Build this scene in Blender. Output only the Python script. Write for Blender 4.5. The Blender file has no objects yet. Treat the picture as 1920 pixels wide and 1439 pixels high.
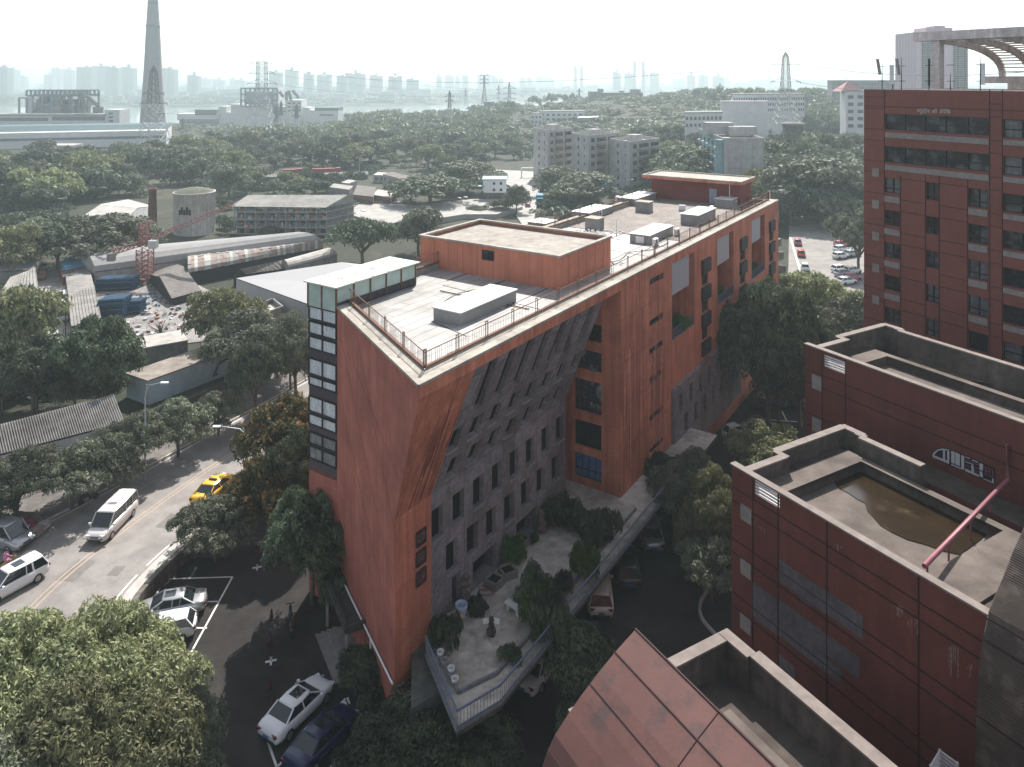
import bpy, bmesh, math, random
from mathutils import Vector, Matrix
C = bpy.context.scene.collection
R = random.Random(11)
V = Vector
# ---------------------------------------------------------------- camera, sky, sun, exposure
F, CX, CY, H = 1400.0, 960.0, 150.0, 50.0          # focal length (px of a 1920 wide frame), horizon row, eye height
cam = bpy.data.objects.new("camera", bpy.data.cameras.new("camera")); C.objects.link(cam)
cam.location = (0, 0, H); cam.rotation_euler = (math.radians(90), 0, 0)
cam.data.sensor_width = 36; cam.data.lens = F/1920*36
cam.data.shift_y = -(719.5-CY)/1920; cam.data.clip_end = 20000; cam.data.clip_start = .5
S = bpy.context.scene; S.camera = cam
SUN_AZ, SUN_EL = math.radians(9), math.radians(46)
w = bpy.data.worlds.new("World"); S.world = w; w.use_nodes = True
nt = w.node_tree; bg = nt.nodes["Background"]
sky = nt.nodes.new("ShaderNodeTexSky"); sky.sky_type = 'NISHITA'; sky.sun_disc = False
sky.sun_elevation = SUN_EL; sky.sun_rotation = SUN_AZ
sky.air_density = 1.0; sky.dust_density = 1.0; sky.ozone_density = 1.0
hs_ = nt.nodes.new('ShaderNodeHueSaturation'); hs_.inputs['Saturation'].default_value = .45; nt.links.new(sky.outputs[0], hs_.inputs['Color']); nt.links.new(hs_.outputs[0], bg.inputs[0]); bg.inputs[1].default_value = .115
sd = bpy.data.lights.new("sun", 'SUN'); sd.energy = 4.6; sd.angle = math.radians(.6); sd.color = (1, .95, .88)
so = bpy.data.objects.new("sun", sd); C.objects.link(so)
SV = V((math.sin(SUN_AZ)*math.cos(SUN_EL), math.cos(SUN_AZ)*math.cos(SUN_EL), math.sin(SUN_EL)))
so.rotation_euler = SV.to_track_quat('Z', 'Y').to_euler(); so.location = (0, 0, 300)
vs = S.view_settings; vs.view_transform = 'Standard'; vs.look = 'None'; vs.gamma = 1; vs.exposure = 0.95
S.cycles.use_denoising = True; S.cycles.max_bounces = 4; S.cycles.diffuse_bounces = 2; S.cycles.glossy_bounces = 2
S.cycles.transmission_bounces = 2; S.cycles.volume_bounces = 1; S.cycles.transparent_max_bounces = 4
S.cycles.caustics_reflective = False; S.cycles.caustics_refractive = False
S.cycles.volume_step_rate = 10
# ---------------------------------------------------------------- helpers
def at(px, py, z):                                   # where the sight line of a pixel meets height z
    Y = (H-z)*F/(py-CY); return V(((px-CX)/F*Y, Y, z))
def atY(px, py, Y): return V(((px-CX)/F*Y, Y, H-(py-CY)*Y/F))
def hexc(c): return (*c, 1) if len(c) == 3 else c
class MB:
    def __init__(s): s.v = []; s.f = []; s.m = []; s.sm = []
    def add(s, vs, fs, m=0, smooth=False):
        n = len(s.v); s.v += [tuple(p) for p in vs]
        for f in fs: s.f.append([i+n for i in f]); s.m.append(m); s.sm.append(smooth)
        return s
    def quad(s, a, b, c, d, m=0): return s.add([a, b, c, d], [(0, 1, 2, 3)], m)
    def poly(s, ps, m=0): return s.add(ps, [tuple(range(len(ps)))], m)
    def prism(s, ps, z0, z1, m=0, mt=None):
        n = len(ps); a = sum(ps[i][0]*ps[(i+1) % n][1]-ps[(i+1) % n][0]*ps[i][1] for i in range(n))
        if a < 0: ps = ps[::-1]
        vs = [(p[0], p[1], z0) for p in ps]+[(p[0], p[1], z1) for p in ps]
        s.add(vs, [(i, (i+1) % n, (i+1) % n+n, i+n) for i in range(n)]+[tuple(range(n-1, -1, -1))], m)
        return s.add(vs[n:], [tuple(range(n))], m if mt is None else mt)
    def box(s, c, d, rz=0, m=0, rx=0):
        x, y, z = d[0]/2, d[1]/2, d[2]/2; M = Matrix.Rotation(rz, 3, 'Z') @ Matrix.Rotation(rx, 3, 'X'); c = V(c)
        vs = [M @ V((a*x, b*y, e*z))+c for e in (-1, 1) for b in (-1, 1) for a in (-1, 1)]
        return s.add(vs, [(0, 2, 3, 1), (4, 5, 7, 6), (0, 1, 5, 4), (2, 6, 7, 3), (0, 4, 6, 2), (1, 3, 7, 5)], m)
    def bar(s, a, b, w, h=None, m=0):
        a, b = V(a), V(b); h = w if h is None else h; d = b-a
        if d.length < 1e-6: return s
        d.normalize(); u = d.cross(V((0, 0, 1)));
        if u.length < 1e-3: u = V((1, 0, 0))
        u.normalize(); n = u.cross(d); u *= w/2; n *= h/2
        vs = [a-u-n, a+u-n, a+u+n, a-u+n, b-u-n, b+u-n, b+u+n, b-u+n]
        return s.add(vs, [(3, 2, 1, 0), (4, 5, 6, 7), (0, 1, 5, 4), (1, 2, 6, 5), (2, 3, 7, 6), (3, 0, 4, 7)], m)
    def tube(s, pts, r, n=8, m=0, cap=True):
        pts = [V(p) for p in pts]; rs = r if isinstance(r, (list, tuple)) else [r]*len(pts); rings = []
        for i, p in enumerate(pts):
            d = (pts[min(i+1, len(pts)-1)]-pts[max(i-1, 0)]).normalized(); u = d.cross(V((0, 0, 1)))
            if u.length < 1e-2: u = V((1, 0, 0))
            u.normalize(); q = d.cross(u)
            rings.append([p+(u*math.cos(2*math.pi*k/n)+q*math.sin(2*math.pi*k/n))*rs[i] for k in range(n)])
        vs = [p for g in rings for p in g]; fs = []
        for i in range(len(pts)-1):
            for k in range(n): fs.append((i*n+k, i*n+(k+1) % n, (i+1)*n+(k+1) % n, (i+1)*n+k))
        s.add(vs, fs, m, True)
        if cap: s.add(rings[0], [tuple(range(n-1, -1, -1))], m); s.add(rings[-1], [tuple(range(n))], m)
        return s
    def lathe(s, prof, c=(0, 0, 0), n=20, m=0):
        c = V(c); vs = [c+V((r*math.cos(2*math.pi*k/n), r*math.sin(2*math.pi*k/n), z)) for r, z in prof for k in range(n)]
        return s.add(vs, [(i*n+k, i*n+(k+1) % n, (i+1)*n+(k+1) % n, (i+1)*n+k) for i in range(len(prof)-1) for k in range(n)], m, True)
    def wall(s, o, u, v, W, Hh, holes=(), d=.3, m=0, mr=None, back=None):
        """rectangular wall W x Hh from corner o along unit vectors u, v; holes (u0,u1,v0,v1) with reveals d deep; back = material of a closing pane"""
        o, u, v = V(o), V(u), V(v); n = u.cross(v).normalized(); mr = m if mr is None else mr
        us = sorted({0, W, *[x for h in holes for x in h[:2]]}); zs = sorted({0, Hh, *[x for h in holes for x in h[2:4]]})
        us = [x for x in us if 0 <= x <= W]; zs = [x for x in zs if 0 <= x <= Hh]
        P = lambda a, b, e=0: o+u*a+v*b-n*e
        for i in range(len(us)-1):
            for j in range(len(zs)-1):
                a, b = (us[i]+us[i+1])/2, (zs[j]+zs[j+1])/2
                if any(h[0] < a < h[1] and h[2] < b < h[3] for h in holes): continue
                s.quad(P(us[i], zs[j]), P(us[i+1], zs[j]), P(us[i+1], zs[j+1]), P(us[i], zs[j+1]), m)
        for h in holes:
            a, b, c, e = h[:4]; dd = h[4] if len(h) > 4 else d
            s.quad(P(a, c), P(b, c), P(b, c, dd), P(a, c, dd), mr); s.quad(P(a, e, dd), P(b, e, dd), P(b, e), P(a, e), mr)
            s.quad(P(a, c, dd), P(a, e, dd), P(a, e), P(a, c), mr); s.quad(P(b, c), P(b, e), P(b, e, dd), P(b, c, dd), mr)
            if back is not None: s.quad(P(a, c, dd), P(b, c, dd), P(b, e, dd), P(a, e, dd), back)
        return s
ORG = {}
def mesh(name, mb, mats, org=V((0, 0, 0))):
    me = bpy.data.meshes.new(name)
    me.from_pydata([(x-org[0], y-org[1], z-org[2]) for x, y, z in mb.v], [], mb.f)
    for m in (mats if isinstance(mats, (list, tuple)) else [mats]): me.materials.append(m)
    me.polygons.foreach_set("material_index", mb.m); me.polygons.foreach_set("use_smooth", mb.sm); me.update()
    return me
def tag(o, label, cat, group=None):
    o["label"] = label; o["category"] = cat
    if group: o["group"] = group
    return o
def thing(name, label, cat, loc=(0, 0, 0), rz=0, group=None):
    o = bpy.data.objects.new(name, None); o.empty_display_size = .2; C.objects.link(o); o.location = loc; o.rotation_euler = (0, 0, rz)
    ORG[o.name] = V(loc); return tag(o, label, cat, group)
def part(name, mb, mats, parent, label=None):        # shape given in world coordinates, kept relative to the thing's base
    org = ORG[parent.name]; o = bpy.data.objects.new(name, mesh(name, mb, mats, org)); C.objects.link(o); o.parent = parent
    ORG[o.name] = org
    if label: o["label"] = label
    return o
def single(name, mb, mats, label, cat, org=(0, 0, 0), group=None):
    o = bpy.data.objects.new(name, mesh(name, mb, mats, V(org))); C.objects.link(o); o.location = org; ORG[o.name] = V(org)
    return tag(o, label, cat, group)
def struct(name, mb, mats, kind="structure"):
    o = bpy.data.objects.new(name, mesh(name, mb, mats)); C.objects.link(o); o["kind"] = kind; return o
def copy_tree(o, parent=None):
    c = o.copy(); C.objects.link(c); c.parent = parent; ORG[c.name] = ORG.get(o.name, V((0, 0, 0)))
    for k in [x for x in o.children]: copy_tree(k, c)
    return c
# ---------------------------------------------------------------- materials
MATS = {}
def M(name, col, rough=.85, var=.12, scale=1.5, dirt=0, streak=0, tile=None, mortar=.7, metal=0, bump=0, spec=.3, gscale=None, emit=0, col2=None, c2scale=.2, c2amt=.5, c2lo=.5, tileoff=.5, vec=None, grain=0):
    if name in MATS: return MATS[name]
    m = bpy.data.materials.new(name); m.use_nodes = True; N = m.node_tree.nodes; L = m.node_tree.links; MATS[name] = m
    b = N["Principled BSDF"]; b.inputs["Roughness"].default_value = rough; b.inputs["Metallic"].default_value = metal
    b.inputs["Specular IOR Level"].default_value = spec
    tc = N.new("ShaderNodeTexCoord"); geo = N.new("ShaderNodeNewGeometry")
    pos = geo.outputs["Position"]
    if vec:                                          # rotated axes for patterns that follow a wall or roof
        mp = N.new("ShaderNodeMapping"); mp.vector_type = 'POINT'; L.new(pos, mp.inputs[0]); mp.inputs["Rotation"].default_value = vec; pos = mp.outputs[0]
    def noise(sc, det=4, sv=None, rough_=.6):
        n = N.new("ShaderNodeTexNoise"); n.inputs["Scale"].default_value = sc; n.inputs["Detail"].default_value = det; n.inputs["Roughness"].default_value = rough_
        if sv:
            mm = N.new("ShaderNodeMapping"); mm.inputs["Scale"].default_value = sv; L.new(pos, mm.inputs[0]); L.new(mm.outputs[0], n.inputs[0])
        else: L.new(pos, n.inputs[0])
        return n.outputs[0]
    def mix(f, a, b_, mode='MIX'):
        x = N.new("ShaderNodeMix"); x.data_type = 'RGBA'; x.blend_type = mode
        for sck, val in ((x.inputs[0], f), (x.inputs[6], a), (x.inputs[7], b_)):
            if isinstance(val, bpy.types.NodeSocket): L.new(val, sck)
            elif isinstance(val, (int, float)): sck.default_value = val
            else: sck.default_value = hexc(val)
        return x.outputs[2]
    def ramp(f, lo, hi):
        r = N.new("ShaderNodeMapRange"); r.inputs[1].default_value = lo; r.inputs[2].default_value = hi; L.new(f, r.inputs[0]); return r.outputs[0]
    c = mix(ramp(noise(scale), .3, .7), [x*(1-var) for x in col], [min(1, x*(1+var)) for x in col])
    if col2: c = mix(ramp(noise(c2scale, 6), c2lo, c2lo+.15), c, mix(c2amt, c, col2))
    if tile:
        t = N.new("ShaderNodeTexBrick"); L.new(pos, t.inputs[0]); t.inputs["Scale"].default_value = 1; t.offset = tileoff
        t.inputs["Brick Width"].default_value = tile[0]; t.inputs["Row Height"].default_value = tile[1]; t.inputs["Mortar Size"].default_value = tile[2]
        t.inputs["Color1"].default_value = (1, 1, 1, 1); k = 1-(tile[3] if len(tile) > 3 else .12); t.inputs["Color2"].default_value = (k, k, k, 1); t.inputs["Mortar"].default_value = (mortar,)*3+(1,)
        c = mix(1.0, c, t.outputs[0], 'MULTIPLY')
    if streak: c = mix(streak, c, mix(ramp(noise(1, 5, (2.2, 2.2, .12)), .35, .65), (.45, .42, .4), (1.12, 1.1, 1.08)), 'MULTIPLY')
    if dirt: c = mix(dirt, c, mix(ramp(noise(.35, 8), .35, .65), (.35, .33, .32), (1.1, 1.1, 1.1)), 'MULTIPLY')
    if grain: c = mix(grain, c, mix(ramp(noise(9, 3), .3, .7), (.55, .55, .55), (1.3, 1.3, 1.3)), 'MULTIPLY')
    L.new(c, b.inputs["Base Color"])
    if bump:
        bp = N.new("ShaderNodeBump"); bp.inputs["Strength"].default_value = bump; bp.inputs["Distance"].default_value = .05; L.new(noise(gscale or 8), bp.inputs["Height"]); L.new(bp.outputs[0], b.inputs["Normal"])
    return m
def glassm(name, col=(.02, .025, .03), rough=.08, spec=.6): return M(name, col, rough, .3, 1.2, spec=spec)
# ---------------------------------------------------------------- main building: t along the street front, o into the building
P0 = at(785, 722, 32.5); EX, EY = .556, .831
def B(t, o, z): return V((P0.x+EX*t-EY*o, P0.y+EY*t+EX*o, z))
def Tpx(px, o=0.):
    k = (px-CX)/F; b = B(0, o, 0); return (k*b.y-b.x)/(EX-EY*k)
def Zpx(px, py, o=0.): return H-(py-CY)*B(Tpx(px, o), o, 0).y/F
ZR, ZT, ZG, KO, KZ, TP, TE, OW = 32.5, 13.6, 9.2, 3.6, 22.6, 26.7, 79.5, 18.2
ROT = -math.atan2(EY, EX)                             # turns world axes to the building's for patterns
rotv = (0, 0, ROT)
walltile = (.9, .45, .012, .08)
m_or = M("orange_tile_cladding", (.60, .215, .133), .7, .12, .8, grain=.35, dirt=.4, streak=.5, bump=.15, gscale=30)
m_orL = M("orange_cladding_weathered_shaded", (.42, .138, .102), .75, .14, .5, grain=.3, dirt=.4, streak=.35, bump=.15, gscale=30)  # dirt and streaks, plus the prow side's shade put into the darker colour
m_stone = M("dark_granite_blocks", (.30, .26, .275), .6, .25, 2.5, grain=.4, vec=rotv, tile=(1.6, .95, .03, .35), mortar=.6, dirt=.35, bump=.3, gscale=14, col2=(.2, .18, .17), c2scale=.8, c2amt=.6)
m_conc = M("weathered_concrete_coping", (.38, .35, .305), .9, .18, 2.0, dirt=.5, bump=.2)
m_sheet = M("white_roof_membrane", (.36, .35, .335), .5, .14, .5, grain=.12, dirt=.5, tile=(6.0, 1.05, .035, .06), mortar=.35, vec=rotv, bump=.25, gscale=.9, col2=(.24, .215, .19), c2scale=.22, c2amt=.7, c2lo=.54)
m_rooftile = M("brown_roof_tiles", (.27, .235, .21), .85, .2, 3, dirt=.4, tile=(.6, .6, .03, .25), mortar=.6, vec=rotv, tileoff=0)
m_rust = M("rusty_iron", (.16, .085, .06), .85, .3, 6)
m_dark = M("dark_opening", (.012, .012, .014), .6, .2, 1)
m_glass = glassm("dark_window_glass")
m_frame = M("black_window_frame", (.02, .02, .022), .5, .1, 4)
m_purple = M("aubergine_spandrel", (.055, .045, .06), .4, .1, 3)
m_curt = M("white_curtain_behind_glass", (.62, .66, .72), .3, .25, 6, streak=.6, spec=.6)
m_frost = M("frosted_green_glass", (.42, .53, .49), .25, .1, 1, dirt=.3, spec=.6)
m_cream = M("translucent_canopy_panels", (.52, .54, .46), .3, .06, .6, dirt=.12, spec=.5)
m_greyr = M("grey_render_box", (.28, .275, .27), .9, .12, 4, dirt=.3)
m_white = M("white_painted_metal", (.74, .75, .76), .5, .05, 3, dirt=.2)
m_panelw = M("rough_grey_white_panel", (.40, .41, .43), .9, .2, 10, bump=.5, gscale=20)
m_plant = M("pot_plant_leaves", (.07, .16, .03), .7, .5, 5)

bld = thing("red_office_building", "orange tile clad wedge shaped office block with a flat railed roof", "building", B(10, 8, ZG))
e = V((EX, EY, 0)); up = V((0, 0, 1)); nf = V((EY, -EX, 0))
A = at(632, 575, 32.5); tA = (A-P0).dot(e); oA = -(A-P0).dot(nf)
# --- street front beyond the notch, with its holes
fw = MB(); hol = []
def frect(x0, y0, x1, y1, m=None):                    # left px/top py/right px/bottom py(at left edge) on the front plane -> t0,t1,z0,z1
    t0, t1 = Tpx(x0), Tpx(x1); return t0, t1, Zpx(x0, y1), Zpx(x0, y0)
SL = [(1218, 525.2, 1245, 536.7)]+[(1218, y0, 1243.5, y0+12) for y0 in (602.5, 655.5, 709.5, 782, 843.5)]
slits = [frect(*q) for q in SL]
LG = [(1260.3, 495, 1302, 640), (1345.2, 449, 1376, 574), (1409.5, 414.7, 1434, 526)]
logs = [frect(*q) for q in LG]
CW = [(1315, 1329.5), (1387, 1398), (1441.7, 1450.7)]
cols = [(Tpx(a), Tpx(b)) for a, b in CW]
t1s, t2s, zs0, zs1 = Tpx(1259), Tpx(1385), 11.2, Zpx(1259, 730)
holes = [(t0-TP, t1-TP, z0-ZG, z1-ZG, .35) for t0, t1, z0, z1 in slits]
holes += [(t0-TP, t1-TP, z0-ZG, z1-ZG, 4.0) for t0, t1, z0, z1 in logs]
stw = []
for r, (zb, n0) in enumerate(((zs1-2.9, 0), (zs1-5.4, .5))):
    for k in range(7):
        tt = t1s+1.3+(k+n0)*(t2s-t1s-2)/7.; stw.append((tt, tt+1.0, zb, zb+2.0))
cz = []
for (a, b) in cols:
    for k in range(4): cz.append((a+.2, b-.2, 27.2-3*k, 28.6-3*k))
cz = [h for h in cz if h[2] > zs1+.3]
holes += [(a-TP, b-TP, c-ZG, d-ZG, .3) for a, b, c, d in cz]
BEAM = .85
fw.wall(B(TP, 0, ZG), e, up, TE-TP, ZR-ZG, holes, m=0, back=None)
fw.wall(B(0, 0, ZR-BEAM), e, up, TP, BEAM, m=0)
fw.poly([B(0, 0, ZR-BEAM), B(0.53*6, 6, ZR-BEAM), B(TP, 6, ZR-BEAM), B(TP, 0, ZR-BEAM)])
fw.wall(B(TE, 0, ZG), (-EY, EX, 0), up, OW, ZR-ZG)                                  # far end
fw.wall(B(TE, OW, ZG), -e, up, TE-tA, ZR-ZG)                                        # back
ti = 23.3
# notch cross wall, facing back down the street
nw = []
for i, (ya, yb) in enumerate(((555, 575), (613, 647), (665, 703), (722, 783), (801, 850), (864, 910))):
    o0, o1 = 1.9, 4.6
    Yc = B(TP, 2, 0).y; nw.append((10-o1, 10-o0, H-(yb-CY)*Yc/F+.15-ZG, H-(ya-CY)*Yc/F+.1-ZG, .25))
fw.wall(B(TP, 10, ZG), nf, up, 10, ZR-BEAM-ZG, nw)
fw.wall(B(ti, 8, ZG), e, up, TP-ti, ZR-BEAM-ZG)
# left wall (prow side) with the leaning toe
lw = (A-P0); lw.z = 0; lwl = lw.length; lu = lw/lwl
sK = KO/(-lu.dot(nf)); Kp = P0+lu*sK
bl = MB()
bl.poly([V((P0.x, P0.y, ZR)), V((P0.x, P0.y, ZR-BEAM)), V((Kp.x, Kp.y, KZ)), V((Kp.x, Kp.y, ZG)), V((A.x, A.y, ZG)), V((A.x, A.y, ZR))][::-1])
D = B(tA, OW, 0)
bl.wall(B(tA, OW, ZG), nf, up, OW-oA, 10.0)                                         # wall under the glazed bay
# leaning and lower orange prow faces
tK = (Kp-P0).dot(e); TB = 5.4
fw.poly([B(0, 0, ZR-BEAM), B(tK, KO, KZ), B(TB, KO, KZ), B(TB, 0, ZR-BEAM)])
fw.quad(B(tK, KO, ZG), B(TB, KO, ZG), B(TB, KO, KZ), B(tK, KO, KZ))
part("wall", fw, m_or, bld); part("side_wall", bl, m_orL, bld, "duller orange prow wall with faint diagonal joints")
# --- grey stone faces
st = MB(); Ls = math.hypot(KO, ZR-BEAM-KZ); vv = (B(0, 0, ZR-BEAM)-B(0, KO, KZ)).normalized()
def row(pxs, t_from_o, wd):                           # evenly spaced window centres
    return pxs
hA = []; LW = ti-TB
n8 = 8
for k in range(7): c = 2.15+k*2.33; hA.append((c-.52, c+.52, Ls-3.9, Ls-.0+0, .35))
for k in range(8): c = .55+k*2.33; hA.append((max(.05, c-.62), c+.62, 3.2, 5.0, .35))
for k in range(7): c = 1.7+k*2.33; hA.append((c-.62, c+.62, .5, 2.25, .35))
hA = [h for h in hA if h[1] < LW]
hA = [(a, b, c, min(d, Ls-.02), q) for a, b, c, d, q in hA]
st.wall(B(TB, KO, KZ), e, vv, LW, Ls, hA, m=0, back=1)
hB = []
for k in range(8): c = .6+k*2.33; hB.append((max(.05, c-.64), c+.64, KZ-ZT-3.25, KZ-ZT-1.15, .4))
for k in range(7): c = 2.2+k*2.33; hB.append((c-.64, c+.64, KZ-ZT-6.3, KZ-ZT-4.2, .4))
hB = [h for h in hB if h[1] < LW]
hB += [(2.2, 3.2, 0.02, 2.3, .8), (4.6, 7.6, .02, 2.0, 1.2), (10.2, 13.2, .02, 2.0, 1.2)]
st.wall(B(TB, KO, ZT), e, up, LW, KZ-ZT, hB, m=0, back=1)
st.poly([B(ti, KO, ZT), B(ti, 8, ZT), B(ti, 8, ZR-BEAM), B(ti, 0, ZR-BEAM), B(ti, KO, KZ)])
st.quad(B(TB, KO, ZG), B(ti, KO, ZG), B(ti, KO, ZT), B(TB, KO, ZT))
zl = zs0
sh = [(a-t1s, b-t1s, c-zl, d-zl, .3) for a, b, c, d in stw if b < t2s-.1]
st.wall(B(t1s, -.34, zl), e, up, t2s-t1s, zs1-zl, sh, m=0, back=1)
st.quad(B(t1s, -.34, zs1), B(t2s, -.34, zs1), B(t2s, 0, zs1), B(t1s, 0, zs1)); st.quad(B(t1s, 0, zl), B(t1s, -.34, zl), B(t1s, -.34, zs1), B(t1s, 0, zs1))
part("stone_wall", st, [m_stone, m_dark], bld, "dark granite panel wall that leans out over narrow windows")
# stone joints as thin proud courses would look painted; small ledges under the windows instead
sl = MB()
for a, b, c, d, q in hA[7:]: 
    p = B(TB, KO, KZ)+e*a+vv*(c-.06); sl.bar(p-nf*-.06, p+e*(b-a)+nf*.06, .14, .08)
for a, b, c, d, q in hB[:15]:
    p = B(TB+a, KO-.05, ZT+c-.05); sl.bar(p, p+e*(b-a), .14, .08)
part("window_ledge", sl, m_greyr, bld)["kind"] = "stuff"
# rain streaks: narrow run-off stains under the beam and on the blank front
sk_ = MB()
for k in range(95):
    t = TP+.15+abs(R.gauss(0, 2.6)) if k < 60 else TP+R.uniform(6, 9.5)
    z1 = R.uniform(19, 27) if k < 60 else R.uniform(22, 25); L_ = R.uniform(1.5, 7); w_ = R.uniform(.03, .10); sk_.quad(B(t, -.004, z1-L_), B(t+w_*.6, -.004, z1-L_), B(t+w_, -.004, z1), B(t, -.004, z1), k % 2 if k % 3 else 0)
for k in range(55):
    t = R.uniform(.9, TB-.2); v0 = R.uniform(0, 6); L_ = R.uniform(1, 4.5); w_ = R.uniform(.04, .14); p = B(0, KO, KZ)+vv*v0+e*t
    if t < tK+.2+(1-v0/Ls)*1.0: continue
    p = p+vv.cross(e)*-.004 if (vv.cross(e)).dot(nf) < 0 else p+vv.cross(e)*.004; sk_.quad(p, p+e*w_, p+e*w_*.6+vv*L_, p+vv*L_, 0)
jn = MB()
for z in (29.0, 25.2, 21.3, 17.4): jn.bar(B(TP, -.006, z), B(t1s-.1 if z < 20 else TP+8.3, -.006, z), .012, .025)
for t in (TP+3.9, TP+8.3): jn.bar(B(t, -.006, 13.7), B(t, -.006, ZR-BEAM), .025, .012)
for q in (2.2, 4.1): jn.bar(B(TP-.006, 0, 0)+e*0-nf*q+V((0, 0, ZT)), B(TP-.006, 0, 0)-nf*q+V((0, 0, ZR-BEAM)), .012, .025)
nl0 = V((-lu.y, lu.x, 0)); nl0 = nl0 if nl0.x < 0 else -nl0
for s0, z0, s1, z1 in ((3.2, 25.5, 12.5, ZR-3), (4.2, 18, 16.4, 31), (16.4, 27, 6.5, 13), (12, 31.9, 3.6, 21.5), (3.5, 14, 14, 24)): jn.bar(P0+lu*s0+nl0*.006+V((0, 0, z0-P0.z)), P0+lu*s1+nl0*.006+V((0, 0, z1-P0.z)), .012, .03)
part("wall_joint", jn, M("thin_wall_joint", (.19, .07, .05), .8, .1, 3), bld)["kind"] = "stuff"
part("rain_streak", sk_, [M("dark_rain_streak", (.22, .075, .048), .8, .2, 2), M("light_rain_streak", (.78, .38, .27), .8, .2, 2)], bld)["kind"] = "stuff"
# --- windows in the notch wall, slits, columns
def win(o, u, v, W, Hh, nx, rows, parent, glass, name="window", fr=.07):
    mb = MB(); o, u, v = V(o), V(u), V(v); n = u.cross(v).normalized()
    for i in range(nx+1): mb.bar(o+u*(W*i/nx), o+u*(W*i/nx)+v*Hh, fr, fr)
    for r in rows: mb.bar(o+v*(Hh*r), o+v*(Hh*r)+u*W, fr, fr)
    f = part(name, mb, m_frame, parent); g = MB().quad(o-n*.05, o+u*W-n*.05, o+u*W+v*Hh-n*.05, o+v*Hh-n*.05); part("pane", g, glass, f); return f
m_blueg = M("blue_film_glass", (.08, .16, .30), .2, .3, 2, spec=.6)
m_halfc = M("half_drawn_curtain_glass", (.05, .05, .06), .2, .3, 2, col2=(.5, .5, .52), c2scale=.7, c2amt=.9, c2lo=.52, spec=.6)
for i, (a, b, c, d, q) in enumerate(nw):
    win(B(TP+.2, 10, ZG)+nf*a+up*c, nf, up, b-a, d-c, 4, (0, .35, 1) if i else (0, 1), bld, m_blueg if i == 5 else (m_halfc if i in (2, 3) else m_glass))
for t0, t1, z0, z1 in slits: win(B(t0, .2, z0), e, up, t1-t0, z1-z0, 4, (0, 1), bld, m_halfc, "slit_window", .06)
for i, (t0, t1, z0, z1) in enumerate(cz): win(B(t0, .2, z0), e, up, t1-t0, z1-z0, 2, (0, .5, 1), bld, m_halfc if i % 3 == 1 else m_glass, "window", .06)
for ci, (a, b) in enumerate(cols):                    # dark louvred boxes between them
    for k in range(4 if ci == 0 else 3 if ci == 1 else 3):
        zt = 30.15-3*k-(.1 if ci else 0); mb = MB(); c = (a+b)/2
        mb.box(B(c, -.14, zt-.75), (b-a, .3, 1.5), math.atan2(EY, EX))
        for q in range(6): mb.bar(B(a+.1, -.31, zt-1.4+q*.23), B(b-.1, -.31, zt-1.4+q*.23), .03, .05, 1)
        part("louvre_box", mb, [m_frame, m_purple], bld)
# loggias: lining, panel, balustrade, planting
for i, (t0, t1, z0, z1) in enumerate(logs):
    mb = MB(); mb.quad(B(t0, 4, z0), B(t1, 4, z0), B(t1, 4, z1), B(t0, 4, z1)); part("loggia_back_wall", mb, m_or, bld)
    zb = Zpx(LG[i][0], (605, 545-.5, 497)[i]-49+(0, 0, 0)[i]) if False else Zpx(LG[i][0], (556.4, 500.2, 458.5)[i])
    tw = Tpx((1293.7, 1368.7, 1427)[i]); mb = MB()
    mb.wall(B(t0+.02, .12, zb), e, up, tw-t0, z1-zb-.02); mb.wall(B(tw, .12, zb), (-EY, EX, 0), up, .25, z1-zb-.02); part("screen_panel", mb, m_panelw, bld)
    mb = MB(); mb.bar(B(t0+.05, .1, z0+1.0), B(t1-.05, .1, z0+1.0), .07)
    mb.box(B((t0+t1)/2, .15, z0+.06), (t1-t0-.04, .25, .12), math.atan2(EY, EX))
    n = int((t1-t0)/.18)
    for k in range(n+1): q = t0+.06+(t1-t0-.12)*k/n; mb.bar(B(q, .1, z0), B(q, .1, z0+1), .035)
    part("balustrade", mb, m_rail := M("blue_grey_railing", (.10, .13, .17), .6, .2, 3), bld)
    mb = MB(); mb.quad(B(t0+1, 3.96, z0+1.5+3), B(t0+2.2, 3.96, z0+4.5), B(t0+2.2, 3.96, z0+6), B(t0+1, 3.96, z0+6)); part("loggia_window", mb, m_glass, bld)
# --- roof
rf = MB()
rin = 1.15
tpz = ZR-.35
tm = Tpx(1225)
# outline of the parapet top (ledge) and the sunken deck
o2 = lambda t, o: (B(t, o, 0).x, B(t, o, 0).y)
def lwpt(s, off): p = P0+lu*s; nn = V((lu.y, -lu.x, 0)); nn = nn if nn.dot(e) > 0 else -nn; return p+nn*off
inner = None
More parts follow.
